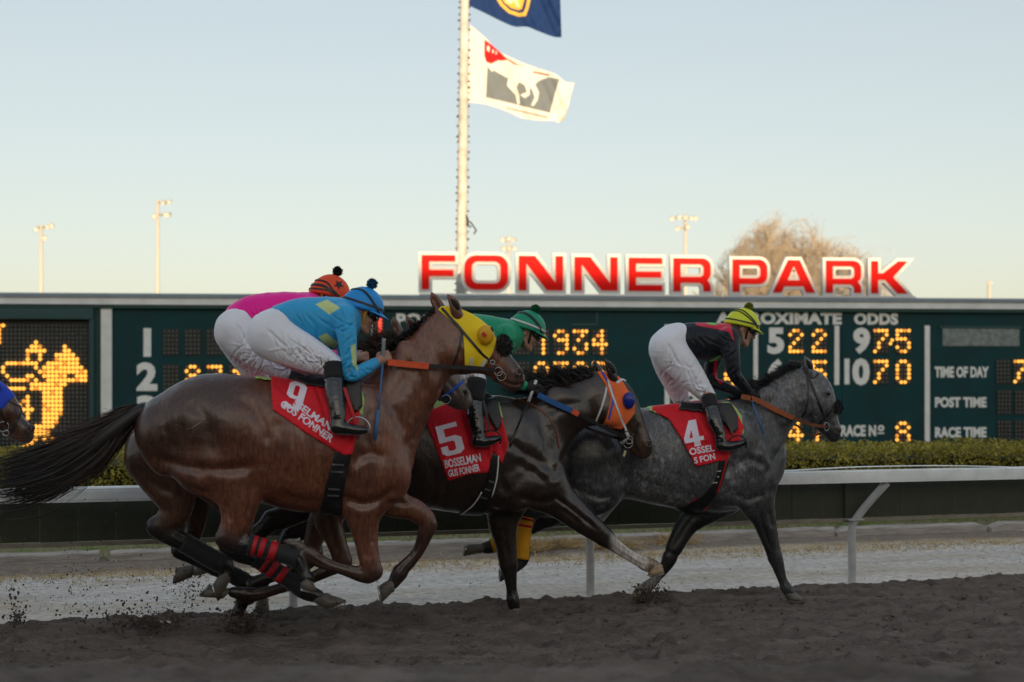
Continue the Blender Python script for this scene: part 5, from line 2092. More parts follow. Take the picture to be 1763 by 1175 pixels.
# ---------------------------------------------------------------- the one just coming into the frame
D1 = dict(D6)
D1.update(
    neck=[((590, 655), (678, 840), .16), ((625, 645), (690, 765), .14), ((650, 632), (702, 730), .115), ((675, 622), (716, 708), .095)],
    head=[((690, 620), (714, 712), .075), ((718, 628), (722, 714), .09), ((753, 652), (738, 718), .082), ((776, 688), (752, 727), .064), ((792, 704), (766, 734), .052), ((800, 718), (776, 738), .048)],
    eye=(738, 645), nostril=(798, 716), mouth=[(803, 732), (790, 732), (774, 724)],
    ears=[(682, 622, 665, 588, -.06, -2), (700, 622, 686, 586, .06, 4)],
    paint=D6['paint'][:1] + [(lambda x, y, V: .9 * ramp(x, 778, 802), (.02, .017, .016))])
for key in ('neck', 'head'):
    D1[key] = [((a[0], a[1] + 22), (b[0], b[1] + 22), w) for a, b, w in D1[key]]
D1['eye'] = (738, 667)
D1['nostril'] = (798, 738)
D1['mouth'] = [(803, 754), (790, 754), (774, 746)]
D1['ears'] = [(a, b + 22, c, d + 22, e, f) for a, b, c, d, e, f in D1['ears']]
R1 = PL1.root('racehorse', 'bay racehorse with only its head in view at the left edge, blue hood', 'horse', RUN)
H1 = build_horse(PL1, D1, R1, BAY2, 'coat_bay', .0125, dx=-745, dy=0)
# ------------------------------------------------------------------ hoods, bridles, cloths, saddles, reins
CLOTHB = dict(bump=.25, bscale=300, dist=.001, bump2=.25, bscale2=16)
mat('hood_yellow', srgb(250, 214, 20), .75, var=.08, vscale=12, sheen=.2, **CLOTHB)
mat('hood_orange', srgb(245, 112, 52), .75, var=.10, vscale=12, sheen=.2, **CLOTHB)
mat('hood_blue', srgb(20, 66, 200), .7, var=.10, vscale=12, sheen=.2, **CLOTHB)
mat('trim_blue', srgb(36, 84, 190), .6, var=.1)
mat('cup_yellow', srgb(228, 170, 20), .35, spec=.5)
mat('cup_blue', srgb(16, 40, 140), .25, spec=.6)
mat('patch_red', srgb(200, 36, 20), .6)
mat('leather_black', (.012, .012, .013), .38, var=.3, vscale=20, bump=.2, bscale=90)
mat('leather_brown', srgb(110, 58, 34), .45, var=.25, vscale=20, bump=.2, bscale=90)
mat('leather_tan', srgb(158, 84, 46), .5, var=.2, vscale=20, bump=.3, bscale=90)
mat('rubber_orange', srgb(232, 90, 46), .6, var=.15, vscale=20, bump=.5, bscale=200)
mat('rubber_blue', srgb(36, 92, 158), .6, var=.15, vscale=20, bump=.5, bscale=200)
mat('web_white', srgb(215, 215, 215), .6, var=.08)
mat('web_red', srgb(190, 24, 34), .6, var=.1)
mat('cloth_red', srgb(226, 12, 36), .7, var=.22, vscale=5, sheen=.15, **CLOTHB)
mat('pad_lime', srgb(176, 206, 120), .85, bump=.4, bscale=160)
mat('print_white', srgb(244, 234, 248), .7)
mat('wrap_black', (.014, .015, .017), .75, sheen=.3, bump=.4, bscale=120)
mat('wrap_yellow', srgb(226, 160, 16), .75, bump=.4, bscale=120, var=.15, vscale=14)
mat('fleece_black', (.010, .010, .011), .95, sheen=.3)
mat('tag_paper', srgb(190, 180, 130), .7)


def fuzz_ball(c, r, name, m, parent, n=900, ln=.016):
    mb = MB().ball(c, r, 16, 12, .04)
    o = mb.build(name, m, parent, True)
    d = rng.normal(0, 1, (n, 3))
    d /= np.linalg.norm(d, axis=1)[:, None]
    t = np.linspace(0, 1, 3)[None, :, None]
    P = np.asarray(c) + d[:, None, :] * (np.ones(3) * r) * .95 + (d[:, None, :] + rng.normal(0, .5, (n, 1, 3))) * ln * t
    f = strands(P, .005, .003, 'pile', m, o)
    f['kind'] = 'stuff'
    return o


def cover(hz, poly, off, h, name, m, parent, bare=False, creases=None, **kw):
    V, Q = shell(hz.bare if bare else hz.f, poly, off, h, **kw)
    if creases:
        V = carve(V, Q, hz.pl, creases)
    o = link(name, np_mesh(name, V, Q, True), m, parent)
    return o, BVHTree.FromPolygons(V.tolist(), Q.tolist())


def print_on(bvh, pl, s, p0, p1, height, parent, bold=.03, name='lettering', m='print_white', skew=0., off=.0035, fill=True):
    """flat print: text along the px baseline p0->p1, cap height in px"""
    me = block_mesh(s) if s in BLOCK else text_mesh(s, bold, 0.)
    bm = bmesh.new()
    bm.from_mesh(me)
    bpy.data.meshes.remove(me)
    bmesh.ops.triangulate(bm, faces=bm.faces[:])
    xs = [v.co.x for v in bm.verts]
    ys = [v.co.y for v in bm.verts]
    x0, x1, y0, y1 = min(xs), max(xs), min(ys), max(ys)
    L = math.hypot(p1[0] - p0[0], p1[1] - p0[1])
    sx, sy = L / (x1 - x0), height / (y1 - y0)
    for v in bm.verts:
        v.co = Vector(((v.co.x - x0) * sx, (v.co.y - y0) * sy, 0))
    for _ in range(3):
        long = [e for e in bm.edges if e.calc_length() > 6.]
        if not long:
            break
        bmesh.ops.subdivide_edges(bm, edges=long, cuts=1)
        bmesh.ops.triangulate(bm, faces=bm.faces[:])
    ux, uy = (p1[0] - p0[0]) / L, (p1[1] - p0[1]) / L
    px = [p0[0] + v.co.x * ux + v.co.y * (uy + skew) for v in bm.verts]
    py = [p0[1] + v.co.x * uy - v.co.y * ux for v in bm.verts]
    P, N = hits(bvh, pl, px, py, off)
    for v, p in zip(bm.verts, P):
        v.co = Vector(p)
    me = bpy.data.meshes.new(name)
    bm.to_mesh(me)
    bm.free()
    return link(name, me, m, parent)


BLOCK = {'9': [[(0, 0), (0, 16), (14, 16), (14, 12), (26, 12), (26, 36), (10, 36), (0, 45), (0, 84), (10, 94), (32, 94), (42, 84), (42, 9), (33, 0)], [(14, 50), (18, 47), (26, 47), (26, 78), (22, 82), (18, 82), (14, 78)]],
         '5': [[(0, 10), (0, 30), (15, 30), (15, 17), (19, 13), (27, 13), (31, 17), (31, 38), (27, 42), (0, 42), (0, 94), (44, 94), (44, 80), (15, 80), (15, 56), (36, 56), (47, 46), (47, 10), (37, 0), (10, 0)]],
         '4': [[(22, 0), (22, 18), (0, 18), (0, 36), (20, 94), (38, 94), (38, 32), (48, 32), (48, 18), (38, 18), (38, 0)], [(13, 33), (22, 33), (22, 62)]]}


def block_mesh(ch):
    gl = BLOCK[ch]
    gl = [p if (area(p) > 0) == (i == 0) else p[::-1] for i, p in enumerate(gl)]
    return curve_mesh(gl, 0., 0.)


def ring_(c, r, tube, name, parent, m='steel', tilt=0., ecc=1.):
    th = np.linspace(0, 2 * np.pi, 25)
    P = np.asarray(c) + np.stack([r * np.cos(th), np.full(25, 0) + tilt * r * np.sin(th), r * ecc * np.sin(th)], 1)
    return MB().tube(P, tube, 6, False).build(name, m, parent, True)


def rein(pl, sections, lat0, lat1, parent, width=.022, sag=4.):
    """sections: list of (material, [px points]); lat runs from lat0 (bit) to lat1 (hand)"""
    allp = [p for _, pts in sections for p in pts]
    x0, x1 = allp[0][0], allp[-1][0]
    out = []
    for k, (m, pts) in enumerate(sections):
        D = catmull(np.array(pts, float), 5)
        t = (D[:, 0] - x0) / (x1 - x0)
        lat = lat0 + (lat1 - lat0) * t ** .8 + .03 * np.sin(np.pi * np.clip(t, 0, 1))
        P = pl.at(D[:, 0], D[:, 1], lat)
        w = width * (1.35 if 'rubber' in m or 'tan' in m else .9)
        o = MB().ribbon(P, (0, -1, 0), w, .004).build('rein', m, parent)
        out.append(o)
    return out


def sub(field, lo_k):
    f = Field(field.pl)
    f.prims = field.prims[:lo_k]
    return f


# ---------------------------------------------------------------- bay with yellow hood
pl = PL9
hood, hb = cover(H9, [(757, 531), (766, 522), (806, 526), (842, 548), (860, 584), (853, 606), (845, 620), (833, 637), (803, 635), (800, 574), (784, 556)], .007, .0062, 'hood', 'hood_yellow', R9, bare=True)
P, N = hits(hb, pl, [836], [577], .0)
c = P[0]
cup = MB()
rings = []
for t, k in ((0, 1.0), (.25, .98), (.5, .86), (.75, .66), (.95, .34), (1., .08)):
    th = np.linspace(0, 2 * np.pi, 18, endpoint=False)
    rings.append(c + np.stack([np.cos(th) * .052 * k, np.full(18, -.042 * math.sin(t * math.pi / 2) + .006), np.sin(th) * .064 * k], 1) + np.array([.010 * t, 0, 0]))
cup.loft(rings)
cupo = cup.build('eye_cup', 'cup_yellow', hood, True)
MB().ribbon(c + np.stack([np.linspace(-.024, -.002, 5), np.full(5, -.043), np.linspace(.012, -.012, 5)], 1), (0, -1, 0), .022, .002).build('patch', 'patch_red', cupo)
cc = c + np.array([.034, -.02, .028])
MB().ball(cc, (.016, .012, .022), 10, 8).build('cup_opening', 'leather_black', cupo, True)
for q in (((811, 616), (811, 632)), ((836, 619), (829, 632))):
    strap(hb, pl, q, .018, .002, 4).build('white_tape', 'web_white', hood)
mb = strap(H9.bvh, pl, [(761, 533), (778, 551), (796, 571), (815, 594), (832, 611), (845, 624)], .017, .004, 5, off=.011, mirror=True)
mb.build('cheek_strap', 'leather_black', R9)
strap(H9.bvh, pl, [(796, 572), (793, 590), (787, 612), (778, 634)], .014, .003, 5, mirror=True).build('throat_latch', 'leather_black', R9)
strap(H9.bvh, pl, [(846, 624), (856, 634), (858, 650), (848, 660)], .014, .003, 5, mirror=True).build('noseband', 'leather_black', R9)
fuzz_ball(pl.at(864, 599, 0) + np.array([.005, 0, .005]), (.050, .085, .066), 'shadow_roll', 'fleece_black', R9)
bc = pl.at(858, 640, .07)
ring_(bc, .026, .0028, 'bit_ring', R9)
ring_(bc + np.array([.018, -.006, -.03]), .028, .0024, 'bit_ring', R9)
ring_(pl.at(848, 624, .085), .014, .003, 'buckle', R9)
rein(pl, [('leather_black', [(852, 637), (800, 633), (738, 631)]), ('rubber_orange', [(738, 631), (704, 628), (668, 624)])], .075, .17, R9, .030)
rein(pl, [('leather_black', [(852, 643), (800, 640), (738, 638)]), ('rubber_orange', [(738, 638), (704, 634), (668, 628)])], -.07, -.14, R9, .022)
# mane and tail
mane_hair(pl, R9, H9, [(655, 618), (690, 590), (722, 563), (750, 538)], 2200, 'hair_black', [.035, .045, .04, .035], [(-.3, -.5, .5), (-.4, -.4, .6)], w=.006, curl=.3, base_w=.016, jit=.3)
tail_hair(pl, R9, [(243, 703, 0, .03), (225, 716, 0, .06), (195, 738, 0, .085), (150, 775, 0, .13), (90, 808, 0, .16), (30, 828, 0, .17), (-40, 838, 0, .14)], 4200, 'hair_black', w=.006)
tail_hair(pl, R9, [(243, 703, 0, .03), (225, 716, 0, .07), (195, 738, 0, .11), (150, 772, 0, .18), (90, 800, 0, .24), (30, 815, 0, .27), (-40, 820, 0, .26)], 520, 'hair_brown', w=.0035, wild=.12, name='tail_wisps')
f = Field(pl)
f.tube([(246, 706, 0, 12), (222, 722, 0, 15), (180, 754, 0, 20), (130, 796, 0, 18)], .02)
V, Q = skin(f, .012)
link('tail_core', np_mesh('tail_core', V, Q), 'hair_black', R9)
leg_wrap(pl, [(428, 938, 18), (452, 944, 16.5), (490, 955, 16), (513, 962, 17.5)], .15, 'leg_wrap', R9, 'wrap_black', [(.10, .20), (.27, .37), (.44, .54)], 'web_red')
leg_wrap(pl, [(440, 962, 16), (462, 975, 15), (495, 997, 15), (524, 1017, 16.5)], -.13, 'leg_wrap', R9, 'wrap_black', [(.22, .31), (.37, .46), (.52, .61)], 'web_red')

TACK = 'saddle cloths of the runners'
cloth9 = pl.root('saddle_cloth', 'red saddle cloth with white number 9 on the bay with yellow hood', 'saddle cloth', TACK)
co, cb = cover(H9, [(463, 643), (500, 636), (560, 640), (606, 650), (621, 690), (616, 740), (606, 782), (593, 784), (576, 774), (522, 742), (470, 706)], .020, .0095, 'cloth', 'cloth_red', cloth9, noise=.010, nfreq=9., creases=[([(468, 655), (515, 700), (560, 752)], 3, .008), ([(470, 690), (520, 722), (570, 765)], 2.5, -.007), ([(540, 660), (556, 700), (566, 760)], 3, .008), ([(600, 690), (604, 740), (598, 780)], 3.5, .010)])
print_on(cb, pl, '9', (487, 701), (517, 710), 48, cloth9, .055, 'number')
print_on(cb, pl, 'GUS FONNER', (481, 699), (569, 763), 13, cloth9, .035)
print_on(cb, pl, 'SSELMAN', (503, 698), (567, 742), 12.5, cloth9, .035)
sad9 = pl.root('saddle', 'small black racing saddle with stirrup on the bay with yellow hood', 'saddle', 'racing saddles')
cover(H9, [(433, 645), (436, 640), (470, 638), (560, 641), (618, 652), (628, 690), (624, 716), (614, 712), (560, 680), (470, 655), (438, 653)], .013, .011, 'pad', 'pad_lime', sad9)
cover(H9, [(505, 652), (512, 636), (545, 640), (600, 634), (622, 655), (624, 700), (612, 712), (598, 690), (560, 668), (525, 662)], .045, .011, 'seat', 'leather_black', sad9, inner=.02)
g9, gb = cover(H9, [(578, 770), (606, 778), (592, 845), (586, 905), (545, 905), (560, 840)], .012, .011, 'girth', 'leather_black', sad9)
for y_ in (800, 812, 842, 853):
    strap(gb, pl, [(572 - (y_ - 800) * .16, y_), (592 - (y_ - 800) * .16, y_ + 1)], .010, .003, 3).build('buckle', 'steel_dull', g9)
LT = .275
MB().ribbon(pl.at([593, 600, 607, 613], [668, 690, 710, 727], [.31, .34, .36, .365]), (0, -1, 0), .02, .004).build('stirrup_leather', 'web_red', sad9)
th = np.linspace(-.6, math.pi + .6, 16)
sc_ = pl.at(616, 738, .365)
MB().tube(sc_ + np.stack([.072 * np.cos(th), -.02 * np.cos(th), .068 * np.sin(th)], 1), .006, 8).build('stirrup', 'steel', sad9, True)

# ---------------------------------------------------------------- bay behind
pl = PL6
mb = strap(H6.bvh, pl, [(690, 583), (702, 578), (716, 584)], .016, .004, 5, mirror=True)
mb.build('browband', 'trim_blue', R6)
bv = band(H6.bvh, pl.at(776, 673, 0), pl.at(797, 700, 0) - pl.at(762, 655, 0), .020, .005, .003, .2)
if bv:
    bv.build('noseband', 'trim_blue', R6, True)
strap(H6.bvh, pl, [(716, 590), (740, 625), (760, 670), (770, 692)], .014, .003, 5, mirror=True).build('cheek_strap', 'leather_black', R6)
ring_(pl.at(768, 688, .075), .03, .0035, 'bit_ring', R6)
rein(pl, [('leather_black', [(770, 690), (720, 670), (650, 630)])], .07, .15, R6)
mane_hair(pl, R6, H6, [(600, 648), (630, 622), (658, 600), (686, 582)], 1500, 'hair_brown', [.14, .17, .15, .09], [(-.7, 0, .75), (-.6, 0, .8)], w=.005, curl=.5)
tail_hair(pl, R6, [(222, 742, -.02, .03), (195, 760, -.02, .06), (150, 800, 0, .10), (110, 830, 0, .10)], 500, 'hair_black', w=.005)
leg_wrap(pl, [(316, 934, 17), (345, 951, 17), (370, 965, 17.5), (388, 972, 18)], .15, 'leg_wrap', R6, 'wrap_black')
leg_wrap(pl, [(342, 963, 14), (370, 978, 14), (400, 990, 15), (422, 1002, 16)], -.13, 'leg_wrap', R6, 'wrap_black')
cloth6 = pl.root('saddle_cloth', 'plain red saddle cloth under the pink jockey, hidden behind the bay', 'saddle cloth', TACK)
cover(H6, [(405, 690), (440, 672), (520, 672), (560, 690), (550, 780), (440, 740)], .016, .012, 'cloth', 'cloth_red', cloth6)

# ---------------------------------------------------------------- dark horse
pl = PL5
hood, hb = cover(H5, [(1034, 638), (1050, 630), (1075, 646), (1100, 694), (1100, 712), (1078, 741), (1044, 737), (1052, 706), (1056, 686), (1048, 662)], .007, .0065, 'hood', 'hood_orange', R5, bare=True)
strap(hb, pl, [(1036, 641), (1048, 661), (1056, 685), (1052, 706), (1045, 734)], .016, .003, 5, off=.002).build('trim', 'trim_blue', hood)
strap(hb, pl, [(1096, 708), (1088, 724), (1078, 739)], .016, .003, 5, off=.002).build('trim', 'trim_blue', hood)
P, N = hits(hb, pl, [1082], [690], 0.)
c = P[0]
rings = []
for t, k in ((0, 1.0), (.3, .97), (.6, .8), (.9, .42), (1., .08)):
    th = np.linspace(0, 2 * np.pi, 18, endpoint=False)
    rings.append(c + np.stack([np.cos(th) * .044 * k, np.full(18, -.045 * math.sin(t * math.pi / 2) + .006), np.sin(th) * .062 * k], 1) + np.array([.008 * t, 0, 0]))
MB().loft(rings).build('eye_cup', 'cup_blue', hood, True)
strap(H5.bvh, pl, [(1060, 660), (1070, 655), (1076, 658)], .02, .003, 4, off=.010, mirror=True).build('browband', 'web_white', R5)
strap(H5.bvh, pl, [(1046, 655), (1056, 688), (1067, 716), (1078, 742)], .016, .004, 5, off=.011, mirror=True).build('cheek_strap', 'web_white', R5)
strap(H5.bvh, pl, [(1046, 655), (1042, 680), (1035, 704), (1026, 726)], .015, .003, 5, mirror=True).build('throat_latch', 'web_white', R5)
strap(H5.bvh, pl, [(1100, 728), (1096, 742), (1093, 760), (1100, 776)], .013, .003, 5, off=.005, mirror=True).build('noseband', 'leather_black', R5)
strap(H5.bvh, pl, [(1078, 744), (1082, 752), (1070, 764), (1060, 768)], .022, .006, 4, off=.008).build('chin_tie', 'web_white', R5)
bc = pl.at(1083, 758, .075)
ring_(bc, .028, .003, 'bit_ring', R5)
ring_(bc + np.array([-.008, -.004, -.024]), .034, .0026, 'bit_ring', R5)
MB().ribbon(pl.at([1077, 1074], [776, 786], .08), (0, -1, 0), .018, .002).build('paper_tag', 'tag_paper', R5)
rein(pl, [('leather_black', [(1078, 754), (1040, 736), (996, 714)]), ('rubber_orange', [(996, 714), (985, 708)]), ('rubber_blue', [(985, 708), (958, 696), (926, 680)])], .075, .17, R5, .030)
rein(pl, [('leather_black', [(1070, 757), (1030, 744), (990, 727), (930, 690)])], -.06, -.13, R5, .024)
strap(H5.bvh, pl, [(885, 686), (915, 697), (940, 714), (956, 738), (963, 772)], .016, .003, 6).build('yoke_strap', 'leather_brown', R5)
mane_hair(pl, R5, H5, [(915, 680), (945, 671), (975, 660), (1000, 651), (1022, 643)], 2600, 'hair_black', [.16, .21, .16, .10, .07], [(-.75, 0, .55), (-.55, 0, .85), (-.3, 0, .9)], w=.0045, curl=.45, jit=.25)
tail_hair(pl, R5, [(530, 725, 0, .03), (490, 750, 0, .06), (430, 790, 0, .12), (360, 830, 0, .12)], 300, 'hair_black', w=.005)
cloth5 = pl.root('saddle_cloth', 'red saddle cloth with white number 5 on the near-black horse', 'saddle cloth', TACK)
co, cb = cover(H5, [(734, 732), (741, 706), (800, 684), (832, 676), (858, 696), (874, 764), (862, 799), (846, 776), (838, 813), (806, 816), (770, 828)], .020, .0095, 'cloth', 'cloth_red', cloth5, noise=.011, nfreq=9., creases=[([(745, 725), (762, 775), (780, 822)], 3, -.007), ([(795, 700), (812, 760), (826, 812)], 3, .009), ([(850, 705), (862, 750), (866, 790)], 4, .012), ([(842, 760), (846, 790)], 3, -.01)])
print_on(cb, pl, '5', (763, 788), (801, 778), 54, cloth5, .05, 'number')
print_on(cb, pl, 'BOSSELMAN', (767, 807), (829, 795), 15, cloth5, .03)
print_on(cb, pl, 'GUS FONNER', (773, 822), (827, 811), 12.5, cloth5, .03)
sad5 = pl.root('saddle', 'small black racing saddle with white-edged girth on the near-black horse', 'saddle', 'racing saddles')
cover(H5, [(745, 712), (750, 690), (840, 674), (860, 690), (866, 720), (858, 722), (840, 690), (770, 700)], .013, .011, 'pad', 'pad_lime', sad5)
cover(H5, [(780, 690), (790, 670), (840, 674), (858, 690), (862, 730), (852, 744), (838, 715), (810, 695)], .045, .011, 'seat', 'leather_black', sad5, inner=.02)
g5, gb = cover(H5, [(838, 774), (858, 782), (856, 824), (834, 895), (788, 895), (816, 866), (836, 830)], .012, .011, 'girth', 'leather_black', sad5)
for pts in ([(839, 778), (837, 828), (818, 866), (794, 886)], [(858, 785), (855, 825), (844, 862), (833, 886)]):
    strap(gb, pl, pts, .010, .004, 6, off=.002).build('piping', 'web_white', g5)
for y_ in (828, 842, 856):
    strap(gb, pl, [(842 - (y_ - 828) * .5, y_), (850 - (y_ - 828) * .4, y_ + 3)], .012, .003, 3).build('buckle', 'steel_dull', g5)
MB().ribbon(pl.at([832, 838, 843], [690, 715, 742], [.30, .34, .36]), (0, -1, 0), .02, .004).build('stirrup_leather', 'leather_black', sad5)
th = np.linspace(-.6, math.pi + .6, 16)
MB().tube(pl.at(846, 756, .36) + np.stack([.066 * np.cos(th), -.02 * np.cos(th), .06 * np.sin(th)], 1), .006, 8).build('stirrup', 'leather_black', sad5, True)

# ---------------------------------------------------------------- gray
pl = PL4
strap(H4.bvh, pl, [(1383, 634), (1394, 655), (1405, 682), (1414, 706), (1424, 728)], .016, .004, 5, off=.004, mirror=True).build('cheek_strap', 'leather_black', R4)
strap(H4.bvh, pl, [(1392, 650), (1402, 651), (1409, 644)], .016, .003, 4, mirror=True).build('browband', 'leather_black', R4)
strap(H4.bvh, pl, [(1390, 648), (1392, 680), (1388, 705), (1380, 720)], .012, .003, 5, mirror=True).build('throat_latch', 'leather_black', R4)
strap(H4.bvh, pl, [(1432, 706), (1424, 716), (1412, 728), (1402, 740)], .014, .003, 5, mirror=True).build('noseband', 'leather_black', R4)
fuzz_ball(pl.at(1438, 702, 0), (.040, .075, .050), 'shadow_roll', 'fleece_black', R4, 700)
ring_(pl.at(1423, 735, .07), .020, .0035, 'bit_ring', R4, ecc=1.6)
rein(pl, [('leather_brown', [(1422, 735), (1395, 731), (1366, 720)]), ('leather_tan', [(1366, 720), (1335, 706), (1302, 689), (1276, 683)])], .075, .16, R4, .030)
rein(pl, [('leather_brown', [(1420, 744), (1395, 750), (1372, 733), (1330, 712), (1280, 690)])], -.06, -.13, R4, .018)
mane_hair(pl, R4, H4, [(1262, 691), (1300, 672), (1330, 653), (1362, 635), (1378, 630)], 2000, 'hair_gray', [.07, .09, .08, .06], [(-.5, -.4, .35), (-.4, -.4, .4)], w=.005, curl=.55, jit=.3, base_w=.014)
mane_hair(pl, R4, H4, [(1292, 676), (1302, 671)], 160, 'hair_gray', [.10, .11], [(.1, 0, .9), (-.1, 0, 1.)], w=.003, curl=.1, name='mane_tuft')
tail_hair(pl, R4, [(968, 735, 0, .03), (930, 760, 0, .06), (880, 800, 0, .10), (840, 850, 0, .08)], 300, 'hair_gray', w=.005)
leg_wrap(pl, [(907, 890, 13), (903, 910, 12.5), (900, 940, 12.5), (897, 962, 14)], .15, 'leg_wrap', R4, 'wrap_yellow', [(.02, .09), (.22, .29)], 'web_red')
leg_wrap(pl, [(910, 910, 13), (890, 922, 12), (868, 933, 12), (846, 941, 13)], -.13, 'leg_wrap', R4, 'wrap_yellow')
cloth4 = pl.root('saddle_cloth', 'red saddle cloth with white number 4 on the leading gray', 'saddle cloth', TACK)
co, cb = cover(H4, [(1125, 707), (1130, 700), (1160, 697), (1215, 690), (1262, 694), (1277, 735), (1270, 757), (1256, 772), (1248, 792), (1232, 794), (1193, 803), (1152, 722)], .020, .0095, 'cloth', 'cloth_red', cloth4, noise=.010, nfreq=9., creases=[([(1140, 712), (1172, 750), (1196, 800)], 2.5, -.007), ([(1190, 708), (1212, 745), (1228, 790)], 2.5, .008), ([(1172, 770), (1230, 762)], 2.2, .006)])
print_on(cb, pl, '4', (1181, 773), (1214, 766), 46, cloth4, .055, 'number')
print_on(cb, pl, 'BOSSEL', (1179, 786), (1231, 777), 12, cloth4, .03)
print_on(cb, pl, 'S FON', (1196, 799), (1232, 791), 11, cloth4, .03)
sad4 = pl.root('saddle', 'small black racing saddle with red-edged girth on the leading gray', 'saddle', 'racing saddles')
cover(H4, [(1121, 707), (1128, 700), (1160, 697), (1262, 692), (1276, 715), (1278, 748), (1272, 748), (1255, 712), (1170, 708), (1150, 720)], .013, .011, 'pad', 'pad_lime', sad4)
cover(H4, [(1170, 705), (1180, 692), (1230, 694), (1258, 694), (1268, 715), (1266, 738), (1256, 748), (1242, 728), (1220, 712)], .045, .011, 'seat', 'leather_black', sad4, inner=.02)
g4, gb = cover(H4, [(1233, 788), (1252, 792), (1238, 838), (1214, 890), (1172, 882), (1210, 852), (1228, 826)], .012, .011, 'girth', 'leather_black', sad4)
for pts in ([(1233, 790), (1228, 826), (1209, 852), (1180, 871)], [(1251, 793), (1239, 836), (1228, 860), (1212, 878)]):
    strap(gb, pl, pts, .011, .005, 6, off=.002).build('piping', 'web_red', g4)
for y_ in (812, 822, 832):
    strap(gb, pl, [(1234 - (y_ - 812) * .3, y_), (1241 - (y_ - 812) * .3, y_ - 1)], .007, .003, 3).build('keeper', 'web_white', g4)
MB().ribbon(pl.at([1246, 1254, 1262], [708, 730, 748], [.30, .34, .365]), (0, -1, 0), .02, .004).build('stirrup_leather', 'leather_black', sad4)
th = np.linspace(-.6, math.pi + .6, 16)
MB().tube(pl.at(1270, 764, .365) + np.stack([.064 * np.cos(th), -.02 * np.cos(th), .06 * np.sin(th)], 1), .006, 8).build('stirrup', 'leather_black', sad4, True)

# ---------------------------------------------------------------- left edge horse
pl = PL1
hood, hb = cover(H1, [(-60, 640), (-20, 636), (0, 650), (19, 678), (3, 700), (-40, 738), (-55, 700)], .007, .009, 'hood', 'hood_blue', R1, bare=True)
strap(H1.bvh, pl, [(-30, 660), (-10, 690), (6, 718), (14, 736)], .014, .003, 5, off=.010, mirror=True).build('cheek_strap', 'leather_black', R1)
strap(H1.bvh, pl, [(14, 690), (26, 697), (40, 704), (34, 718), (22, 742)], .010, .003, 6, off=.004, mirror=True).build('noseband', 'leather_black', R1)
strap(H1.bvh, pl, [(40, 704), (34, 716), (26, 732), (20, 745)], .010, .003, 6, off=.004).build('noseband', 'leather_black', R1)
ring_(pl.at(6, 735, .075), .036, .0035, 'bit_ring', R1)
ring_(pl.at(10, 746, .08), .020, .0035, 'bit_ring', R1)
strap(H1.bvh, pl, [(0, 752), (6, 760), (14, 764)], .02, .006, 4, off=.006).build('chin_tie', 'web_white', R1)
rein(pl, [('leather_black', [(5, 738), (-60, 720), (-120, 690)])], .07, .15, R1)
# ------------------------------------------------------------------ jockeys
CLW = dict(bump=.3, bscale=220, dist=.0012, bump2=.3, bscale2=18)
mat('skin', attr=True, rough=.5, spec=.4, subs=.15, var=.08, vscale=30, bump=.15, bscale=120)
mat('jersey', attr=True, rough=.5, spec=.4, sheen=.15, var=.05, vscale=10, **CLW)
mat('breeches', srgb(238, 239, 248), .6, sheen=.15, var=.05, vscale=8, **CLW)
mat('boot', (.008, .009, .011), .13, spec=.7, bump=.45, bscale=22, dist=.008, coat=.5)
mat('sock', (.012, .012, .014), .85, sheen=.2)
mat('goggle', (.012, .012, .014), .25, spec=.6)
mat('lens', (.35, .36, .38), .08, metal=.9)
mat('glove', (.012, .012, .014), .7, bump=.3, bscale=120)


class Head:
    """head frame: x to the face, z up, pitched forward"""
    def __init__(s, pl, cx, cy, pitch, lat=0.):
        s.c = pl.at(cx, cy, lat)
        s.p = math.radians(pitch)

    def t(s, P):
        P = np.atleast_2d(np.asarray(P, float))
        x, y, z = P[:, 0], P[:, 1], P[:, 2]
        return s.c + np.stack([math.cos(s.p) * x + math.sin(s.p) * z, y, -math.sin(s.p) * x + math.cos(s.p) * z], 1)


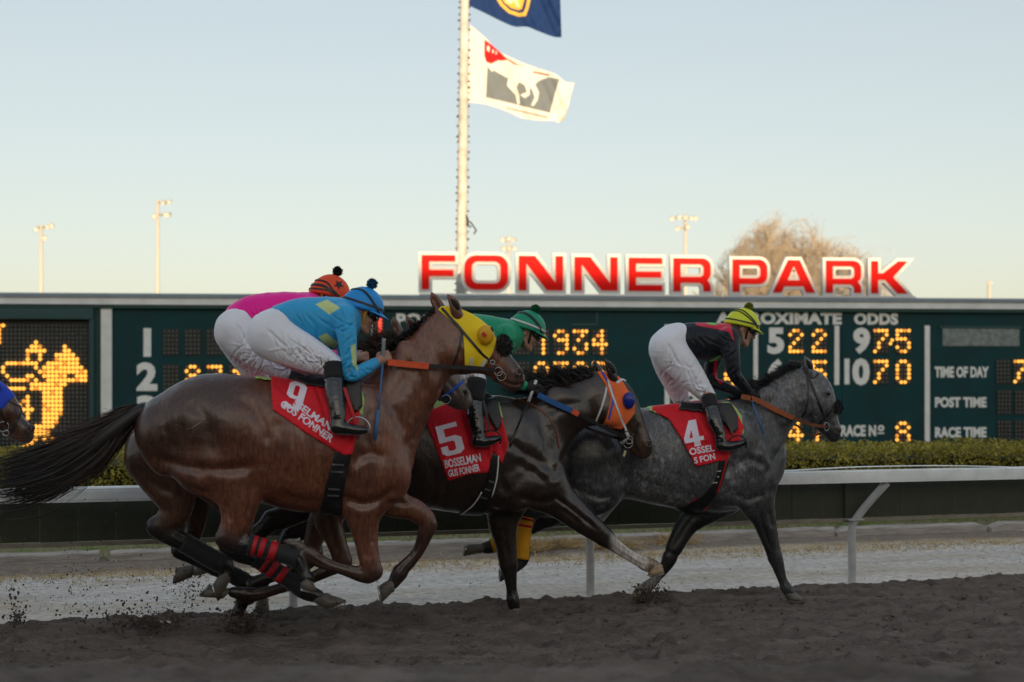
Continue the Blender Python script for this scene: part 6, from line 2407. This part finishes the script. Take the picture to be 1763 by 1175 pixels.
def add_head(f, hd, skin_c, lip_c, neck_to):
    def E(x, y, z, rx, ry, rz, k=.012, col=skin_c, ang=0., add=True):
        c = hd.t((x, y, z))[0]
        f.ell(c[0], c[1], c[2], rx, rz, ry, ang - math.degrees(hd.p), k=k, col=col, metric=True, add=add)

    def T(pts, k=.012, col=skin_c, add=True):
        q = []
        for x, y, z, r in pts:
            c = hd.t((x, y, z))[0]
            q.append((c[0], c[1], c[2], r))
        f.tube(q, k=k, col=col, metric=True, sub=3, add=add)
    E(-.005, 0, .035, .098, .076, .10)              # skull
    E(.035, 0, -.04, .060, .060, .075, .03)         # face
    E(.052, 0, -.088, .034, .036, .030, .025)       # chin block
    E(.086, 0, -.106, .018, .020, .017, .015)       # chin
    T([(.0, .052, -.055, .022), (.04, .046, -.088, .019), (.075, .018, -.106, .015)], .02)   # jaw line
    T([(.0, -.052, -.055, .022), (.04, -.046, -.088, .019), (.075, -.018, -.106, .015)], .02)
    T([(.088, 0, .022, .012), (.100, 0, -.008, .011), (.121, 0, -.030, .014)], .010)           # nose
    E(.102, .012, -.036, .011, .008, .009, .006)
    E(.102, -.012, -.036, .011, .008, .009, .006)
    E(.085, 0, .024, .018, .056, .013, .015)        # brow
    E(.066, .036, -.028, .026, .020, .022, .02)     # cheek bones
    E(.066, -.036, -.028, .026, .020, .022, .02)
    E(.097, 0, -.063, .013, .021, .008, .005, lip_c)
    E(.094, 0, -.080, .013, .018, .009, .005, lip_c)
    for sd in (1, -1):
        E(.084, sd * .032, .006, .012, .016, .012, .008, add=False)                            # eye hollow
        E(.078, sd * .032, .005, .012, .014, .010, .003, (.6, .6, .6))
        E(-.008, sd * .076, -.012, .018, .009, .032, .006)                                     # ear
        E(-.004, sd * .084, -.010, .009, .006, .018, .004, add=False)
    n0 = hd.t((-.03, 0, -.05))[0]
    f.tube([(n0[0], n0[1], n0[2], .056), (*neck_to, .060)], k=.03, col=skin_c, metric=True, sub=1)


def add_hand(f, wrist, fwd, side, skin_c, size=1.):
    """closed hand: wrist (local), fwd direction, side=+1 near hand (its back to the camera)"""
    w = np.asarray(wrist, float)
    fw = np.asarray(fwd, float)
    fw /= np.linalg.norm(fw)
    n = np.array([0, -1., 0]) * side
    n = n - fw * (n @ fw)
    n /= np.linalg.norm(n)
    u = np.cross(n, fw) * (1 if side > 0 else -1)
    if u[2] < 0:
        u = -u
    L = lambda a, b, c: w + (fw * a + u * b + n * c) * size
    def T(pts, k=.006):
        f.tube([(*L(a, b, c), r * size) for a, b, c, r in pts], k=k, col=skin_c, metric=True, sub=2)
    T([(-.02, 0, 0, .026), (.02, .0, .004, .027), (.05, .012, .008, .020), (.082, .020, .010, .013)], .015)    # palm, thumb half
    T([(.01, -.006, .004, .026), (.048, -.014, .008, .020), (.078, -.022, .008, .013)], .015)                  # palm, little-finger half
    for i, (b, ln) in enumerate(((.026, 1.), (.008, 1.08), (-.010, 1.02), (-.027, .85))):
        T([(.080, b, .010, .0105), (.080 + .026 * ln, b * .98 - .004, -.004, .0098), (.074 + .014 * ln, b * .95 - .008, -.036 * ln, .009), (.050, b * .95 - .008, -.044 * ln, .0085), (.036, b * .95 - .006, -.030 * ln, .0075)], .003)
    T([(.018, .022, -.006, .013), (.045, .040, -.018, .0115), (.074, .036, -.032, .0098), (.090, .022, -.040, .0085)], .004)       # thumb


def wrinkle(V, Q, amp, f1, stretch, seed):
    N = normals(V, Q)
    P = V * np.asarray(stretch) * f1 + seed
    wp = vnoise(V * 7 + seed) * 2.2
    n = vnoise(P + wp[:, None])
    r = 1 - np.abs(2 * n - 1)
    n2 = vnoise(P * 2.1 + 5 + wp[:, None])
    return V + N * (amp * (r ** 2 - .4) + amp * .4 * (n2 - .5))[:, None]


def folds(pl, paths, n, seed, wpx=1.7, dep=.006, ang=.55):
    """random creases across and along limbs: px polylines for carve()"""
    r = np.random.default_rng(seed)
    out = []
    for pts, t0, t1, k in paths:
        D = catmull(np.array([(p[0], p[1], p[3]) for p in pts], float), 8)
        T = np.gradient(D[:, :2], axis=0)
        T /= np.linalg.norm(T, axis=1)[:, None] + 1e-9
        for _ in range(int(n * k)):
            t = r.uniform(t0, t1) * (len(D) - 1)
            i = int(t)
            c, tg, rad = D[i, :2], T[i], D[i, 2]
            nm = np.array([-tg[1], tg[0]])
            a = r.normal(ang, .35)
            d = nm * math.cos(a) + tg * math.sin(a)
            h = rad * r.uniform(.35, .95)
            c = c + nm * rad * r.uniform(-.45, .45)
            b = r.normal(0, .22) * rad
            out.append(([c - d * h, c + tg * b, c + d * h], wpx * r.uniform(.7, 1.6), dep * r.uniform(.4, 1.)))
    return out


def helmet(hd, root, m_cover, m_band, bands, pom, pom_r=.030, pom_h=.035, stalk=True, white_band=None):
    hel = None
    tt = [0, .06, .15, .3, .45, .6, .75, .88, .97, 1.]

    def dome(az, t, g=0.):
        a = t * math.pi / 2
        rx, ry, rz = .138 + g, .112 + g, .146 + g
        x = rx * math.cos(a) * math.cos(az)
        y = ry * math.cos(a) * math.sin(az)
        z = .012 + rz * math.sin(a) + .020 * (x / .13) * (1 - t)
        return (x - .004, y, z)
    azs = np.linspace(0, 2 * np.pi, 32, endpoint=False)
    rings = [hd.t([(lambda q: (q[0] * .93, q[1] * .93, q[2] - .004))(dome(a, 0)) for a in azs])]
    rings += [hd.t([dome(a, min(t, .995)) for a in azs]) for t in tt]
    hel = MB().loft(rings).build('helmet', m_cover, root, True)
    # peak
    aa = np.linspace(-1.15, 1.15, 15)
    top = hd.t([dome(a, .02, .002) for a in aa])
    def ext(a, d, dz):
        q = dome(a, 0, 0)
        k = max(0., math.cos(a * 1.25))
        return (q[0] + d * k, q[1] * (1 + .02 * k), q[2] - dz * k)
    out = hd.t([ext(a, .046, .010) for a in aa])
    out2 = hd.t([ext(a, .046, .016) for a in aa])
    inn2 = hd.t([(lambda q: (q[0] * .96, q[1] * .96, q[2] - .012))(dome(a, .0)) for a in aa])
    V = np.concatenate([top, out, out2, inn2])
    n = len(aa)
    Fc = []
    for k in range(4):
        k2 = (k + 1) % 4
        for i in range(n - 1):
            Fc.append((k * n + i, k * n + i + 1, k2 * n + i + 1, k2 * n + i))
    MB().add(V, Fc).build('peak', m_cover, hel, True)
    for (pts, m, wd) in bands:
        D = catmull(np.array(pts, float), 6)
        for sd in (1, -1):
            P = hd.t([dome(-sd * math.radians(a), t, .0025) for a, t in D])
            C = hd.t((0, 0, .02))[0]
            MB().ribbon(P, P - C, wd, .0022).build('elastic_band', m, hel)
    # pompom
    if pom:
        b0, b1 = hd.t([(-.005, 0, .155), (-.005, 0, .155 + pom_h)])
        if stalk:
            MB().tube(np.array([b0, b1]), .006, 6).build('pompom_stalk', pom, hel)
        c = b1 + (b1 - b0) / np.linalg.norm(b1 - b0) * pom_r * .5
        fuzz_ball(c, pom_r, 'pompom', pom, hel, 700, .008)
    return hel


def goggles_strap(hd, root, m_strap, hel, strap_w=.017):
    rings = []
    for y, x, h1 in ((-.072, .060, .018), (-.058, .082, .025), (-.03, .103, .028), (0, .108, .022), (.03, .103, .028), (.058, .082, .025), (.072, .060, .018)):
        rings.append(hd.t([(x + .016, y * 1.05, h1 * .6 + .004), (x + .018, y * 1.08, -h1 * .7 + .004), (x + .002, y, -h1 + .004), (x - .02, y * .95, 0), (x + .002, y, h1 + .004)]))
    g = MB().loft(rings).build('goggles', 'goggle', root, True)
    for sd in (1, -1):
        c = hd.t((.110, sd * .034, .0))[0]
        MB().ball(c, (.011, .027, .019), 12, 8).build('lens', 'lens', g, True)
    # chin harness
    mb = MB()
    for sd in (1, -1):
        for path in ([(.03, .083, .02), (.034, .082, -.02), (.045, .066, -.06), (.058, .040, -.105), (.060, .0, -.126)], [(-.05, .078, .005), (-.035, .077, -.04), (.0, .070, -.075), (.035, .055, -.092)]):
            D = catmull(np.array([(a, -b * sd, c) for a, b, c in path]), 5)
            P = hd.t(D)
            C = hd.t((0, 0, -.05))[0]
            mb.ribbon(P, P - C, strap_w, .003)
    mb.build('chin_strap', m_strap, root)


def boot_leg(pl, pts_leg, pts_foot, sock_t, root):
    """tall boot: px readings along shin and foot"""
    f = Field(pl)
    f.tube(pts_leg, .01)
    f.tube(pts_foot, .02)
    V, Q = skin(f, .006, 1)
    V = wrinkle(V, Q, .0025, 16, (1, 1, 2.2), 4.)
    b = link('boot', np_mesh('boot', V, Q, True), 'boot', root)
    # sole and heel
    D = catmull(np.array(pts_foot, float)[:, :4], 5)
    P = pl.at(D[:, 0], D[:, 1] + D[:, 3] * .95, D[:, 2])
    MB().ribbon(P, (0, 0, 1), D[:, 3] / pl.scale * 1.5, .006).build('sole', 'leather_black', b)
    return b


def make_jockey(pl, d, label, extra=None):
    root = pl.root('person', label, 'person', 'riders crouched over their mounts')
    hd = Head(pl, *d['head'])
    # the body itself: one continuous surface, mostly under the clothes
    f = Field(pl)
    sk = d.get('skin', (.36, .19, .125))
    nk = pl.at(*d['neck'])
    add_head(f, hd, sk, d.get('lip', (.32, .12, .09)), nk)
    slim = lambda pts, q=.74: [(p[0], p[1], p[2], p[3] * q, (p[4] if len(p) > 4 else p[3] / pl.scale) * q) for p in pts]
    tor = [((a[0] + b[0]) / 2, (a[1] + b[1]) / 2, 0, math.hypot(a[0] - b[0], a[1] - b[1]) / 2, w) for a, b, w in d['torso']]
    f.tube(slim(tor), .03, sk)
    for key in ('arm_near', 'arm_far', 'leg_near', 'leg_far'):
        f.tube(slim(d[key]), .03, sk)
    for key in ('boot_near', 'boot_far'):
        f.tube(slim(d[key][0]), .03, sk)
    hc = d.get('hand_col', sk)
    for key, sd in (('arm_near', 1), ('arm_far', -1)):
        a = pl.at(*d[key][-2][:3])
        b = pl.at(*d[key][-1][:3])
        add_hand(f, b + (b - a) / np.linalg.norm(b - a) * .02, d.get('hand_dir', b - a), sd, hc, .95)
    V, Q = skin(f, .0064, 1)
    col = f.colours(V, sk, .006)
    body = link('body', np_mesh('body', V, Q, True, col), 'skin', root)
    # hair at the nape
    # jersey
    f = Field(pl)
    f.tube(tor, .03)
    f.ell(*d['shoulder'], k=.05)
    for key in ('arm_near', 'arm_far'):
        f.tube(d[key][:-1] + [d[key][-1]], .035)
    V, Q = skin(f, .006, 1)
    V = wrinkle(V, Q, .0035, 7, (1.2, 1, .8), 2.)
    V = carve(V, Q, pl, folds(pl, [(tor, .05, .9, 1.), (d['arm_near'], .1, .95, 1.6), (d['arm_far'], .1, .95, .8)], 12, 5, 1.6, .007))
    uv = pl.px(V)
    col = np.tile(np.array(d['jersey']), (len(V), 1))
    for poly, c in d.get('patches', []):
        w = np.clip(.5 - poly_sd(uv, poly) / 1.6, 0, 1)[:, None]
        col = col * (1 - w) + np.array(c) * w
    link('jersey', np_mesh('jersey', V, Q, True, col), 'jersey', root)
    # breeches
    f = Field(pl)
    f.tube(d['leg_near'], .05)
    f.tube(d['leg_far'], .05)
    f.tube(d['hips'], .06)
    V, Q = skin(f, .0055, 1)
    V = wrinkle(V, Q, .002, 6, (.7, 1, 1.5), 12.)
    V = carve(V, Q, pl, folds(pl, [(d['leg_near'], .55, 1., 1.7), (d['leg_near'], .0, .4, .7), (d['leg_far'], .2, 1., 1.1)], 11, 9, 1.4, .009) + folds(pl, [(d['leg_near'], .15, .9, 1.), (d['leg_far'], .15, .9, .8)], 10, 31, 1.6, .008, 1.15) + folds(pl, [(d['leg_near'], .1, .9, 1.)], 8, 37, 1.6, -.007, -.9))
    link('breeches', np_mesh('breeches', V, Q, True), 'breeches', root)
    for key in ('boot_near', 'boot_far'):
        leg, foot = d[key]
        boot_leg(pl, leg[1:], foot, 0, root)
        top = [leg[0], leg[1]]
        D = np.array([(p[0], p[1], p[2], p[3]) for p in top], float)
        P = pl.at(D[:, 0], D[:, 1], D[:, 2])
        P = np.stack([P[0] * (1 - t) + P[1] * t for t in np.linspace(0, 1.15, 6)])
        MB().tube(P, np.linspace(D[0, 3], D[1, 3] * 1.02, 6) / pl.scale, 16).build('sock', 'sock', root, True)
    if d.get('glove'):
        for key, sd in (('arm_near', 1), ('arm_far', -1)):
            f = Field(pl)
            a = pl.at(*d[key][-2][:3])
            b = pl.at(*d[key][-1][:3])
            add_hand(f, b + (b - a) / np.linalg.norm(b - a) * .02, d.get('hand_dir', b - a), sd, sk, 1.08)
            V, Q = skin(f, .005, 1)
            link('glove', np_mesh('glove', V, Q, True), 'glove', root)
    hel = helmet(hd, root, d['cap'], d['cap_band'], d['bands'], d['pom'], d.get('pom_r', .03), d.get('pom_h', .02))
    goggles_strap(hd, root, d.get('strap', 'leather_black'), hel)
    return root, hd, hel


def colour_mat(name, c, rough=.5):
    return mat(name, srgb(*c), rough, sheen=.1, var=.06, vscale=10, bump=.12, bscale=90, bump2=.12, bscale2=10) and name


BK = 'leather_black'
STD = [([(0, .12), (60, .14), (120, .16), (180, .18)], BK, .014), ([(35, .0), (60, .22), (95, .48), (130, .55), (165, .48), (180, .46)], BK, .016)]
# ---------------------------------------------------------------- blue silks
SKY, PALE = srgb(50, 168, 226), srgb(206, 222, 150)
J9 = dict(
    head=(621, 536, 24), neck=(596, 548, 0.),
    torso=[((466, 532), (500, 566), .13), ((500, 518), (530, 582), .155), ((545, 513), (572, 600), .175), ((582, 518), (592, 590), .185), ((592, 530), (600, 575), .15)],
    shoulder=(590, 548, 0, 26, 30, .205),
    arm_near=[(592, 546, .17, 20, .07), (597, 578, .215, 16.5, .058), (601, 616, .235, 13.5, .05), (603, 646, .235, 11.5, .044), (626, 637, .20, 11, .04), (646, 625, .155, 8.5, .031)],
    arm_far=[(590, 550, -.16, 20, .07), (596, 600, -.22, 16, .056), (603, 642, -.22, 13, .05), (645, 626, -.10, 9.5, .033)],
    hips=[(462, 570, 0, 34, .155), (480, 556, 0, 28, .145), (496, 550, 0, 26, .135)],
    leg_near=[(467, 582, .08, 38, .12), (490, 592, .12, 36, .10), (522, 606, .165, 31, .088), (552, 620, .195, 24.5, .068), (574, 630, .21, 18.5, .058)],
    leg_far=[(465, 584, -.08, 36, .12), (500, 604, -.14, 30, .09), (535, 625, -.18, 24, .068), (558, 640, -.20, 18.5, .058)],
    boot_near=([(574, 628, .21, 18, .058), (575, 652, .245, 16.5, .056), (577, 680, .29, 16.2, .056), (581, 708, .325, 13.5, .046), (582, 728, .34, 12, .04)], [(580, 737, .345, 11, .038), (598, 739, .345, 10, .038), (614, 741, .345, 8.4, .037), (628, 741, .345, 6, .029)]),
    boot_far=([(558, 640, -.20, 18, .058), (556, 662, -.25, 16, .056), (558, 700, -.31, 15, .05), (562, 735, -.335, 11.5, .038)], [(560, 742, -.335, 10.5, .036), (580, 745, -.335, 9.5, .036), (606, 746, -.335, 6.5, .03)]),
    jersey=SKY, patches=[([(543, 524), (563, 516), (586, 530), (567, 542)], PALE), ([(548, 580), (562, 574), (582, 590), (578, 600), (558, 594)], PALE), ([(604, 596), (612, 592), (616, 640), (607, 628)], PALE)],
    cap=colour_mat('cap_blue', (24, 150, 232)), cap_band=BK, bands=STD, pom=colour_mat('pom_blue', (10, 82, 122), .9), pom_r=.026, pom_h=.018,
    strap=colour_mat('strap_yellow', (196, 146, 44)), skin=(.44, .25, .18))
JR9, HD9, HL9 = make_jockey(PL9, J9, 'person in sky blue silks with pale yellow patches and blue cap')
# ---------------------------------------------------------------- pink silks
J6 = dict(
    head=(566, 512, 20), neck=(542, 522, 0.),
    torso=[((394, 529), (428, 562), .13), ((422, 512), (455, 578), .155), ((474, 504), (492, 582), .175), ((520, 506), (532, 575), .185), ((538, 515), (545, 560), .15)],
    shoulder=(534, 534, 0, 24, 28, .205),
    arm_near=[(535, 535, .17, 20, .07), (545, 575, .22, 16, .058), (556, 612, .23, 13, .05), (582, 618, .19, 11, .04), (606, 616, .15, 9, .033)],
    arm_far=[(533, 535, -.16, 20, .07), (545, 575, -.22, 16, .058), (556, 612, -.22, 13, .05), (606, 612, -.10, 9, .033)],
    hips=[(405, 566, 0, 32, .155), (418, 552, 0, 28, .145), (430, 546, 0, 26, .135)],
    leg_near=[(408, 572, .08, 36, .12), (430, 592, .12, 33, .10), (462, 615, .165, 28, .085), (495, 636, .195, 22, .065), (514, 645, .21, 17, .056)],
    leg_far=[(404, 576, -.08, 34, .12), (418, 606, -.13, 28, .09), (436, 636, -.17, 22, .068), (448, 655, -.19, 17, .056)],
    boot_near=([(514, 645, .21, 16.5, .056), (512, 668, .25, 15.5, .055), (514, 705, .30, 14, .05), (518, 735, .33, 11, .038)], [(515, 743, .335, 10, .036), (535, 746, .335, 9, .036), (560, 747, .335, 6, .03)]),
    boot_far=([(448, 655, -.19, 16.5, .056), (462, 690, -.26, 15, .055), (475, 720, -.31, 13, .05), (484, 745, -.335, 11, .038)], [(482, 752, -.335, 10, .036), (500, 755, -.335, 9, .036), (524, 756, -.335, 6, .03)]),
    jersey=srgb(255, 10, 160), cap=colour_mat('cap_orange', (246, 78, 26)), cap_band=BK,
    bands=[([(60, .0), (85, .16), (110, .34), (150, .36), (180, .34)], BK, .012), ([(80, .05), (110, .2), (150, .2), (180, .18)], BK, .018), ([(70, .02), (95, .10), (130, .09), (180, .06)], BK, .012)],
    pom=colour_mat('pom_black', (14, 16, 20), .9), pom_r=.025, pom_h=.018, strap='strap_yellow', skin=(.48, .27, .2))
JR6, HD6, HL6 = make_jockey(PL6, J6, 'person in bright pink silks and orange cap with black star, crouched in the saddle')
# star on the orange cap
st = []
for i in range(10):
    a = math.radians(90 + 36 * i - 18)
    r = .036 if i % 2 == 0 else .015
    st.append((r * math.cos(a), r * math.sin(a)))
V = []
for (a, b) in [(0, 0)] + st:
    q = np.array([.036 + a, 0, .098 + b])
    k = 1 - ((q[0] + .004) / .1415) ** 2 - ((q[2] - .012 - .004) / .1495) ** 2
    V.append((q[0], -.1155 * math.sqrt(max(k, .02)) - .001, q[2]))
MB().add(HD6.t(V), [(0, i + 1, (i + 1) % 10 + 1) for i in range(10)]).build('star', BK, HL6)
# ---------------------------------------------------------------- green silks
J5 = dict(
    head=(905, 571, 26), neck=(886, 580, 0.),
    torso=[((770, 552), (790, 600), .13), ((792, 542), (808, 618), .155), ((826, 543), (838, 622), .17), ((860, 550), (868, 614), .18), ((878, 558), (886, 600), .15)],
    shoulder=(872, 580, 0, 20, 26, .20),
    arm_near=[(870, 580, .17, 19, .07), (866, 612, .22, 15.5, .06), (862, 645, .235, 13, .05), (880, 656, .19, 11, .042), (901, 664, .15, 8.8, .034)],
    arm_far=[(870, 582, -.16, 18, .07), (866, 612, -.22, 15, .06), (864, 648, -.22, 12, .05), (905, 668, -.10, 8.8, .034)],
    hips=[(756, 590, 0, 28, .15), (772, 578, 0, 26, .145), (784, 572, 0, 24, .135)],
    leg_near=[(760, 600, .08, 33, .12), (776, 616, .12, 29, .10), (798, 636, .165, 24, .08), (820, 655, .20, 17, .06)],
    leg_far=[(758, 604, -.08, 32, .12), (775, 632, -.14, 26, .09), (800, 662, -.19, 17, .06)],
    boot_near=([(821, 655, .21, 17, .058), (817, 688, .26, 15.5, .056), (818, 715, .30, 14.5, .053), (823, 738, .325, 12, .044), (824, 752, .335, 10.5, .04)], [(821, 760, .34, 9.6, .038), (836, 761, .34, 8.6, .037), (848, 758, .34, 7.2, .036), (858, 755, .34, 5, .029)]),
    boot_far=([(800, 662, -.19, 16, .058), (806, 700, -.27, 14, .055), (812, 745, -.33, 11, .04)], [(810, 752, -.335, 9, .036), (826, 754, -.335, 8.2, .035), (846, 752, -.335, 5.5, .03)]),
    jersey=srgb(0, 150, 106), cap=colour_mat('cap_green', (0, 148, 112)), cap_band=BK,
    bands=[([(0, .12), (60, .14), (120, .16), (180, .18)], 'web_white', .014), ([(35, .0), (60, .22), (95, .42), (130, .50), (180, .46)], BK, .022)],
    pom=colour_mat('pom_green', (0, 92, 52), .9), pom_r=.030, pom_h=.004, strap=BK, glove=True, skin=(.42, .24, .17), hand_dir=(1, 0, -.25))
JR5, HD5, HL5 = make_jockey(PL5, J5, 'person in plain green silks and green cap with white band, leaning low')
# ---------------------------------------------------------------- black silks
CRIM, LIM = srgb(214, 16, 60), srgb(90, 210, 70)
J4 = dict(
    head=(1276, 565, 22), neck=(1258, 576, 0.),
    torso=[((1158, 566), (1188, 598), .125), ((1182, 558), (1206, 616), .15), ((1218, 557), (1232, 622), .175), ((1246, 560), (1252, 612), .18), ((1256, 567), (1262, 600), .14)],
    shoulder=(1252, 584, 0, 18, 24, .20),
    arm_near=[(1254, 582, .17, 17.5, .07), (1260, 612, .21, 14, .058), (1264, 644, .215, 11.5, .048), (1276, 660, .18, 9.5, .04), (1287, 672, .145, 7.8, .033)],
    arm_far=[(1246, 590, -.16, 17, .07), (1228, 622, -.22, 13, .056), (1224, 655, -.23, 11, .048), (1246, 666, -.17, 9, .04), (1268, 675, -.10, 7.8, .033)],
    hips=[(1146, 594, 0, 26, .15), (1156, 584, 0, 25, .145), (1168, 578, 0, 22, .13)],
    leg_near=[(1150, 603, .08, 31, .12), (1168, 622, .12, 28, .10), (1192, 650, .155, 22.5, .078), (1213, 676, .175, 15.5, .06), (1220, 685, .18, 13.5, .055)],
    leg_far=[(1148, 606, -.08, 30, .12), (1152, 632, -.13, 25, .095), (1164, 665, -.165, 19, .072), (1174, 692, -.18, 14, .058), (1176, 702, -.18, 13, .055)],
    boot_near=([(1220, 684, .20, 13.5, .057), (1224, 702, .25, 12.8, .055), (1230, 724, .30, 12.4, .054), (1238, 744, .33, 10.2, .044), (1241, 758, .34, 9.2, .04)], [(1240, 767, .345, 8.8, .038), (1254, 769, .345, 8.2, .037), (1268, 766, .345, 6.8, .036), (1282, 762, .345, 4.8, .029)]),
    boot_far=([(1176, 700, -.18, 13, .057), (1188, 722, -.25, 12.2, .055), (1200, 745, -.31, 10, .045), (1204, 760, -.335, 8.8, .038)], [(1204, 768, -.335, 8.2, .036), (1218, 770, -.335, 7.6, .035), (1240, 766, -.335, 5, .03)]),
    jersey=srgb(14, 22, 32), patches=[([(1196, 556), (1258, 556), (1264, 590), (1256, 572), (1230, 566), (1200, 561)], CRIM), ([(1222, 555), (1236, 556), (1232, 560), (1216, 558)], LIM),
                                      ([(1230, 618), (1236, 616), (1233, 642), (1246, 658), (1240, 662), (1228, 645)], CRIM), ([(1222, 621), (1240, 612), (1241, 615), (1224, 624)], LIM)],
    cap=colour_mat('cap_lime', (226, 236, 50)), cap_band=BK,
    bands=[([(0, .12), (60, .13), (120, .12), (180, .12)], BK, .012), ([(35, .0), (60, .22), (95, .44), (130, .56), (180, .52)], BK, .011), ([(35, .0), (62, .17), (100, .36), (135, .46), (180, .43)], BK, .009)],
    pom=colour_mat('pom_olive', (120, 128, 20), .9), pom_r=.025, pom_h=.006, strap=BK, glove=True, skin=(.50, .28, .2))
JR4, HD4, HL4 = make_jockey(PL4, J4, 'person in black silks with crimson yoke and lime yellow cap, standing in the stirrups')
mat('hair_blond', srgb(170, 128, 84), .5)
n = 500
t = np.linspace(0, 1, 6)[None, :, None]
a = rng.uniform(-1.2, 1.2, n)
P0 = HD4.t(np.stack([-.085 * np.cos(a) + .0 * a, .075 * np.sin(a), np.full(n, .0)], 1))
d1 = HD4.t(np.array([[-.03, 0, -.06]])) - HD4.t(np.zeros((1, 3)))
P = P0[:, None, :] + (d1[None] + rng.normal(0, .008, (n, 1, 3))) * t + np.cumsum(rng.normal(0, .0015, (n, 6, 3)), 1)
strands(P, .004, .002, 'hair', 'hair_blond', JR4)
mat('hair_short', (.02, .012, .008), .6)
for HD_, JR_ in ((HD9, JR9), (HD6, JR6), (HD5, JR5)):
    a = rng.uniform(-1.3, 1.3, n)
    P0 = HD_.t(np.stack([-.082 * np.cos(a), .072 * np.sin(a), rng.uniform(-.03, .01, n)], 1))
    dd = HD_.t(np.array([[-.008, 0, -.02]])) - HD_.t(np.zeros((1, 3)))
    P = P0[:, None, :] + (dd[None] + rng.normal(0, .004, (n, 1, 3))) * t
    strands(P, .004, .002, 'hair', 'hair_short', JR_)
# goggle strap buckle / whips
mat('whip_grey', srgb(150, 158, 164), .6)
mat('whip_blue', srgb(58, 110, 160), .5)


def whip(pl, parts, label):
    root = pl.root('riding_whip', label, 'whip', 'riding whips in the riders hands')
    for nm, m, pts in parts:
        P = pl.at([p[0] for p in pts], [p[1] for p in pts], [p[2] for p in pts])
        MB().tube(P, [p[3] for p in pts], 8).build(nm, m, root, True)
    return root


whip(PL9, [('grip', 'whip_grey', [(661, 583, .13, .014), (660.5, 588, .13, .012), (659, 626, .15, .011)]), ('shaft', 'whip_blue', [(659, 626, .15, .008), (655, 670, .22, .006), (651, 708, .26, .006)]),
           ('flap', 'whip_blue', [(651, 706, .262, .010), (648, 735, .27, .012), (645.5, 758, .27, .010)])], 'blue whip with gray grip held by the rider in sky blue')
whip(PL5, [('grip', 'web_white', [(923, 655, .15, .012), (917, 672, .16, .011), (910, 692, .18, .011)]), ('shaft', BK, [(910, 692, .18, .007), (890, 738, .24, .006)]), ('flap', BK, [(890, 738, .24, .009), (880, 762, .25, .012), (874, 780, .25, .011)])],
     'black whip with white grip held by the rider in green')
whip(PL4, [('grip', BK, [(1287, 662, .15, .010), (1294, 690, .16, .010)]), ('shaft', 'whip_blue', [(1294, 690, .16, .007), (1306, 722, .22, .006), (1315, 748, .24, .008)])], 'thin dark whip held by the rider in black')
# ------------------------------------------------------------------ clods on the track and dirt thrown up by the hooves
CV = ICOV.copy()


def rocks(P, r, name, m, kindlabel=None, flat=.75):
    n = len(P)
    sc = r[:, None, None] * rng.uniform(.6, 1.25, (n, len(CV), 1)) * rng.uniform(.7, 1.3, (n, 1, 3))
    V = (P[:, None, :] + CV[None] * sc).reshape(-1, 3)
    Fc = (np.array(ICOF)[None] + (np.arange(n) * len(CV))[:, None, None]).reshape(-1, 3)
    o = link(name, np_mesh(name, V, Fc, False), m)
    tag(o, kind='stuff')
    return o


n = 16000
x = rng.uniform(-5., 6., n)
y = 6.4 + (rng.random(n) ** .8) * 6.2
v = (x - RA[0]) * RN[0] + (y - RA[1]) * RN[1]
m = v < -.2
x, y = x[m], y[m]
r = .004 + .014 * rng.random(len(x)) ** 4
P = np.stack([x, y, track_z(x, y) + r * .3], 1)
tag(rocks(P, r, 'dirt_clods', 'track_dirt'), 'loose brown clods lying over the harrowed track', 'dirt')
# pebbles on the sand
n = 1500
u0, v0 = rng.uniform(-6, 9.5, n), rng.uniform(-.05, 2.4, n)
x, y = rw(u0, v0)
r = .0025 + .006 * rng.random(n) ** 4
tag(rocks(np.stack([x, y, .01 + 0 * x], 1), r, 'pebbles', 'old_timber'), 'small gray pebbles scattered on the pale sand strip', 'pebbles')
# spray
mat('wet_dirt', srgb(80, 70, 62), .95, var=.3, vscale=20)


def spray(pl, px, py, n, sx, sy, rmax, dirx, diry, name, label, drag=1.):
    t = rng.random(n) ** 1.6
    a = rng.normal(0, 1, (n, 2))
    X = px + dirx * t + a[:, 0] * sx * (.25 + t)
    Y = py + diry * t + a[:, 1] * sy * (.25 + t)
    lat = rng.normal(0, .16, n)
    P = pl.at(X, Y, lat)
    P[:, 2] = np.maximum(P[:, 2], .02)
    r = .0016 + .45 * rmax * rng.random(n) ** 6
    ca, sa = math.cos(pl.yaw), math.sin(pl.yaw)
    Wd = np.stack([pl.O[0] + P[:, 0] * ca - P[:, 1] * sa, pl.O[1] + P[:, 0] * sa + P[:, 1] * ca, P[:, 2]], 1)
    return tag(rocks(Wd, r, name, 'wet_dirt'), label, 'dirt')


spray(PL6, 404, 1084, 2600, 22, 13, .026, 30, -26, 'flying_dirt', 'dark dirt bursting round the hoof planted under the two bays')
spray(PL6, 250, 1076, 2600, 75, 14, .020, -20, -26, 'flying_dirt', 'low dark plume of dirt behind the hind hooves')
spray(PL6, 330, 1020, 900, 46, 34, .013, -20, -30, 'flying_dirt', 'fine dirt specks behind the hind hooves over the pale sand')
spray(PL6, 140, 1000, 700, 95, 66, .014, -10, -60, 'flying_dirt', 'scattered dirt specks in the air at the left')
spray(PL6, 30, 1070, 600, 18, 20, .022, -2, -34, 'flying_dirt', 'small clump of dirt tossed up at the left edge')
spray(PL4, 1104, 1034, 2600, 17, 8, .022, 22, -20, 'flying_dirt', 'dark dirt bursting round the rear forehoof of the leading gray')
spray(PL9, 575, 1050, 200, 24, 7, .012, -4, -6, 'flying_dirt', 'few dirt crumbs falling under the bay with yellow hood')
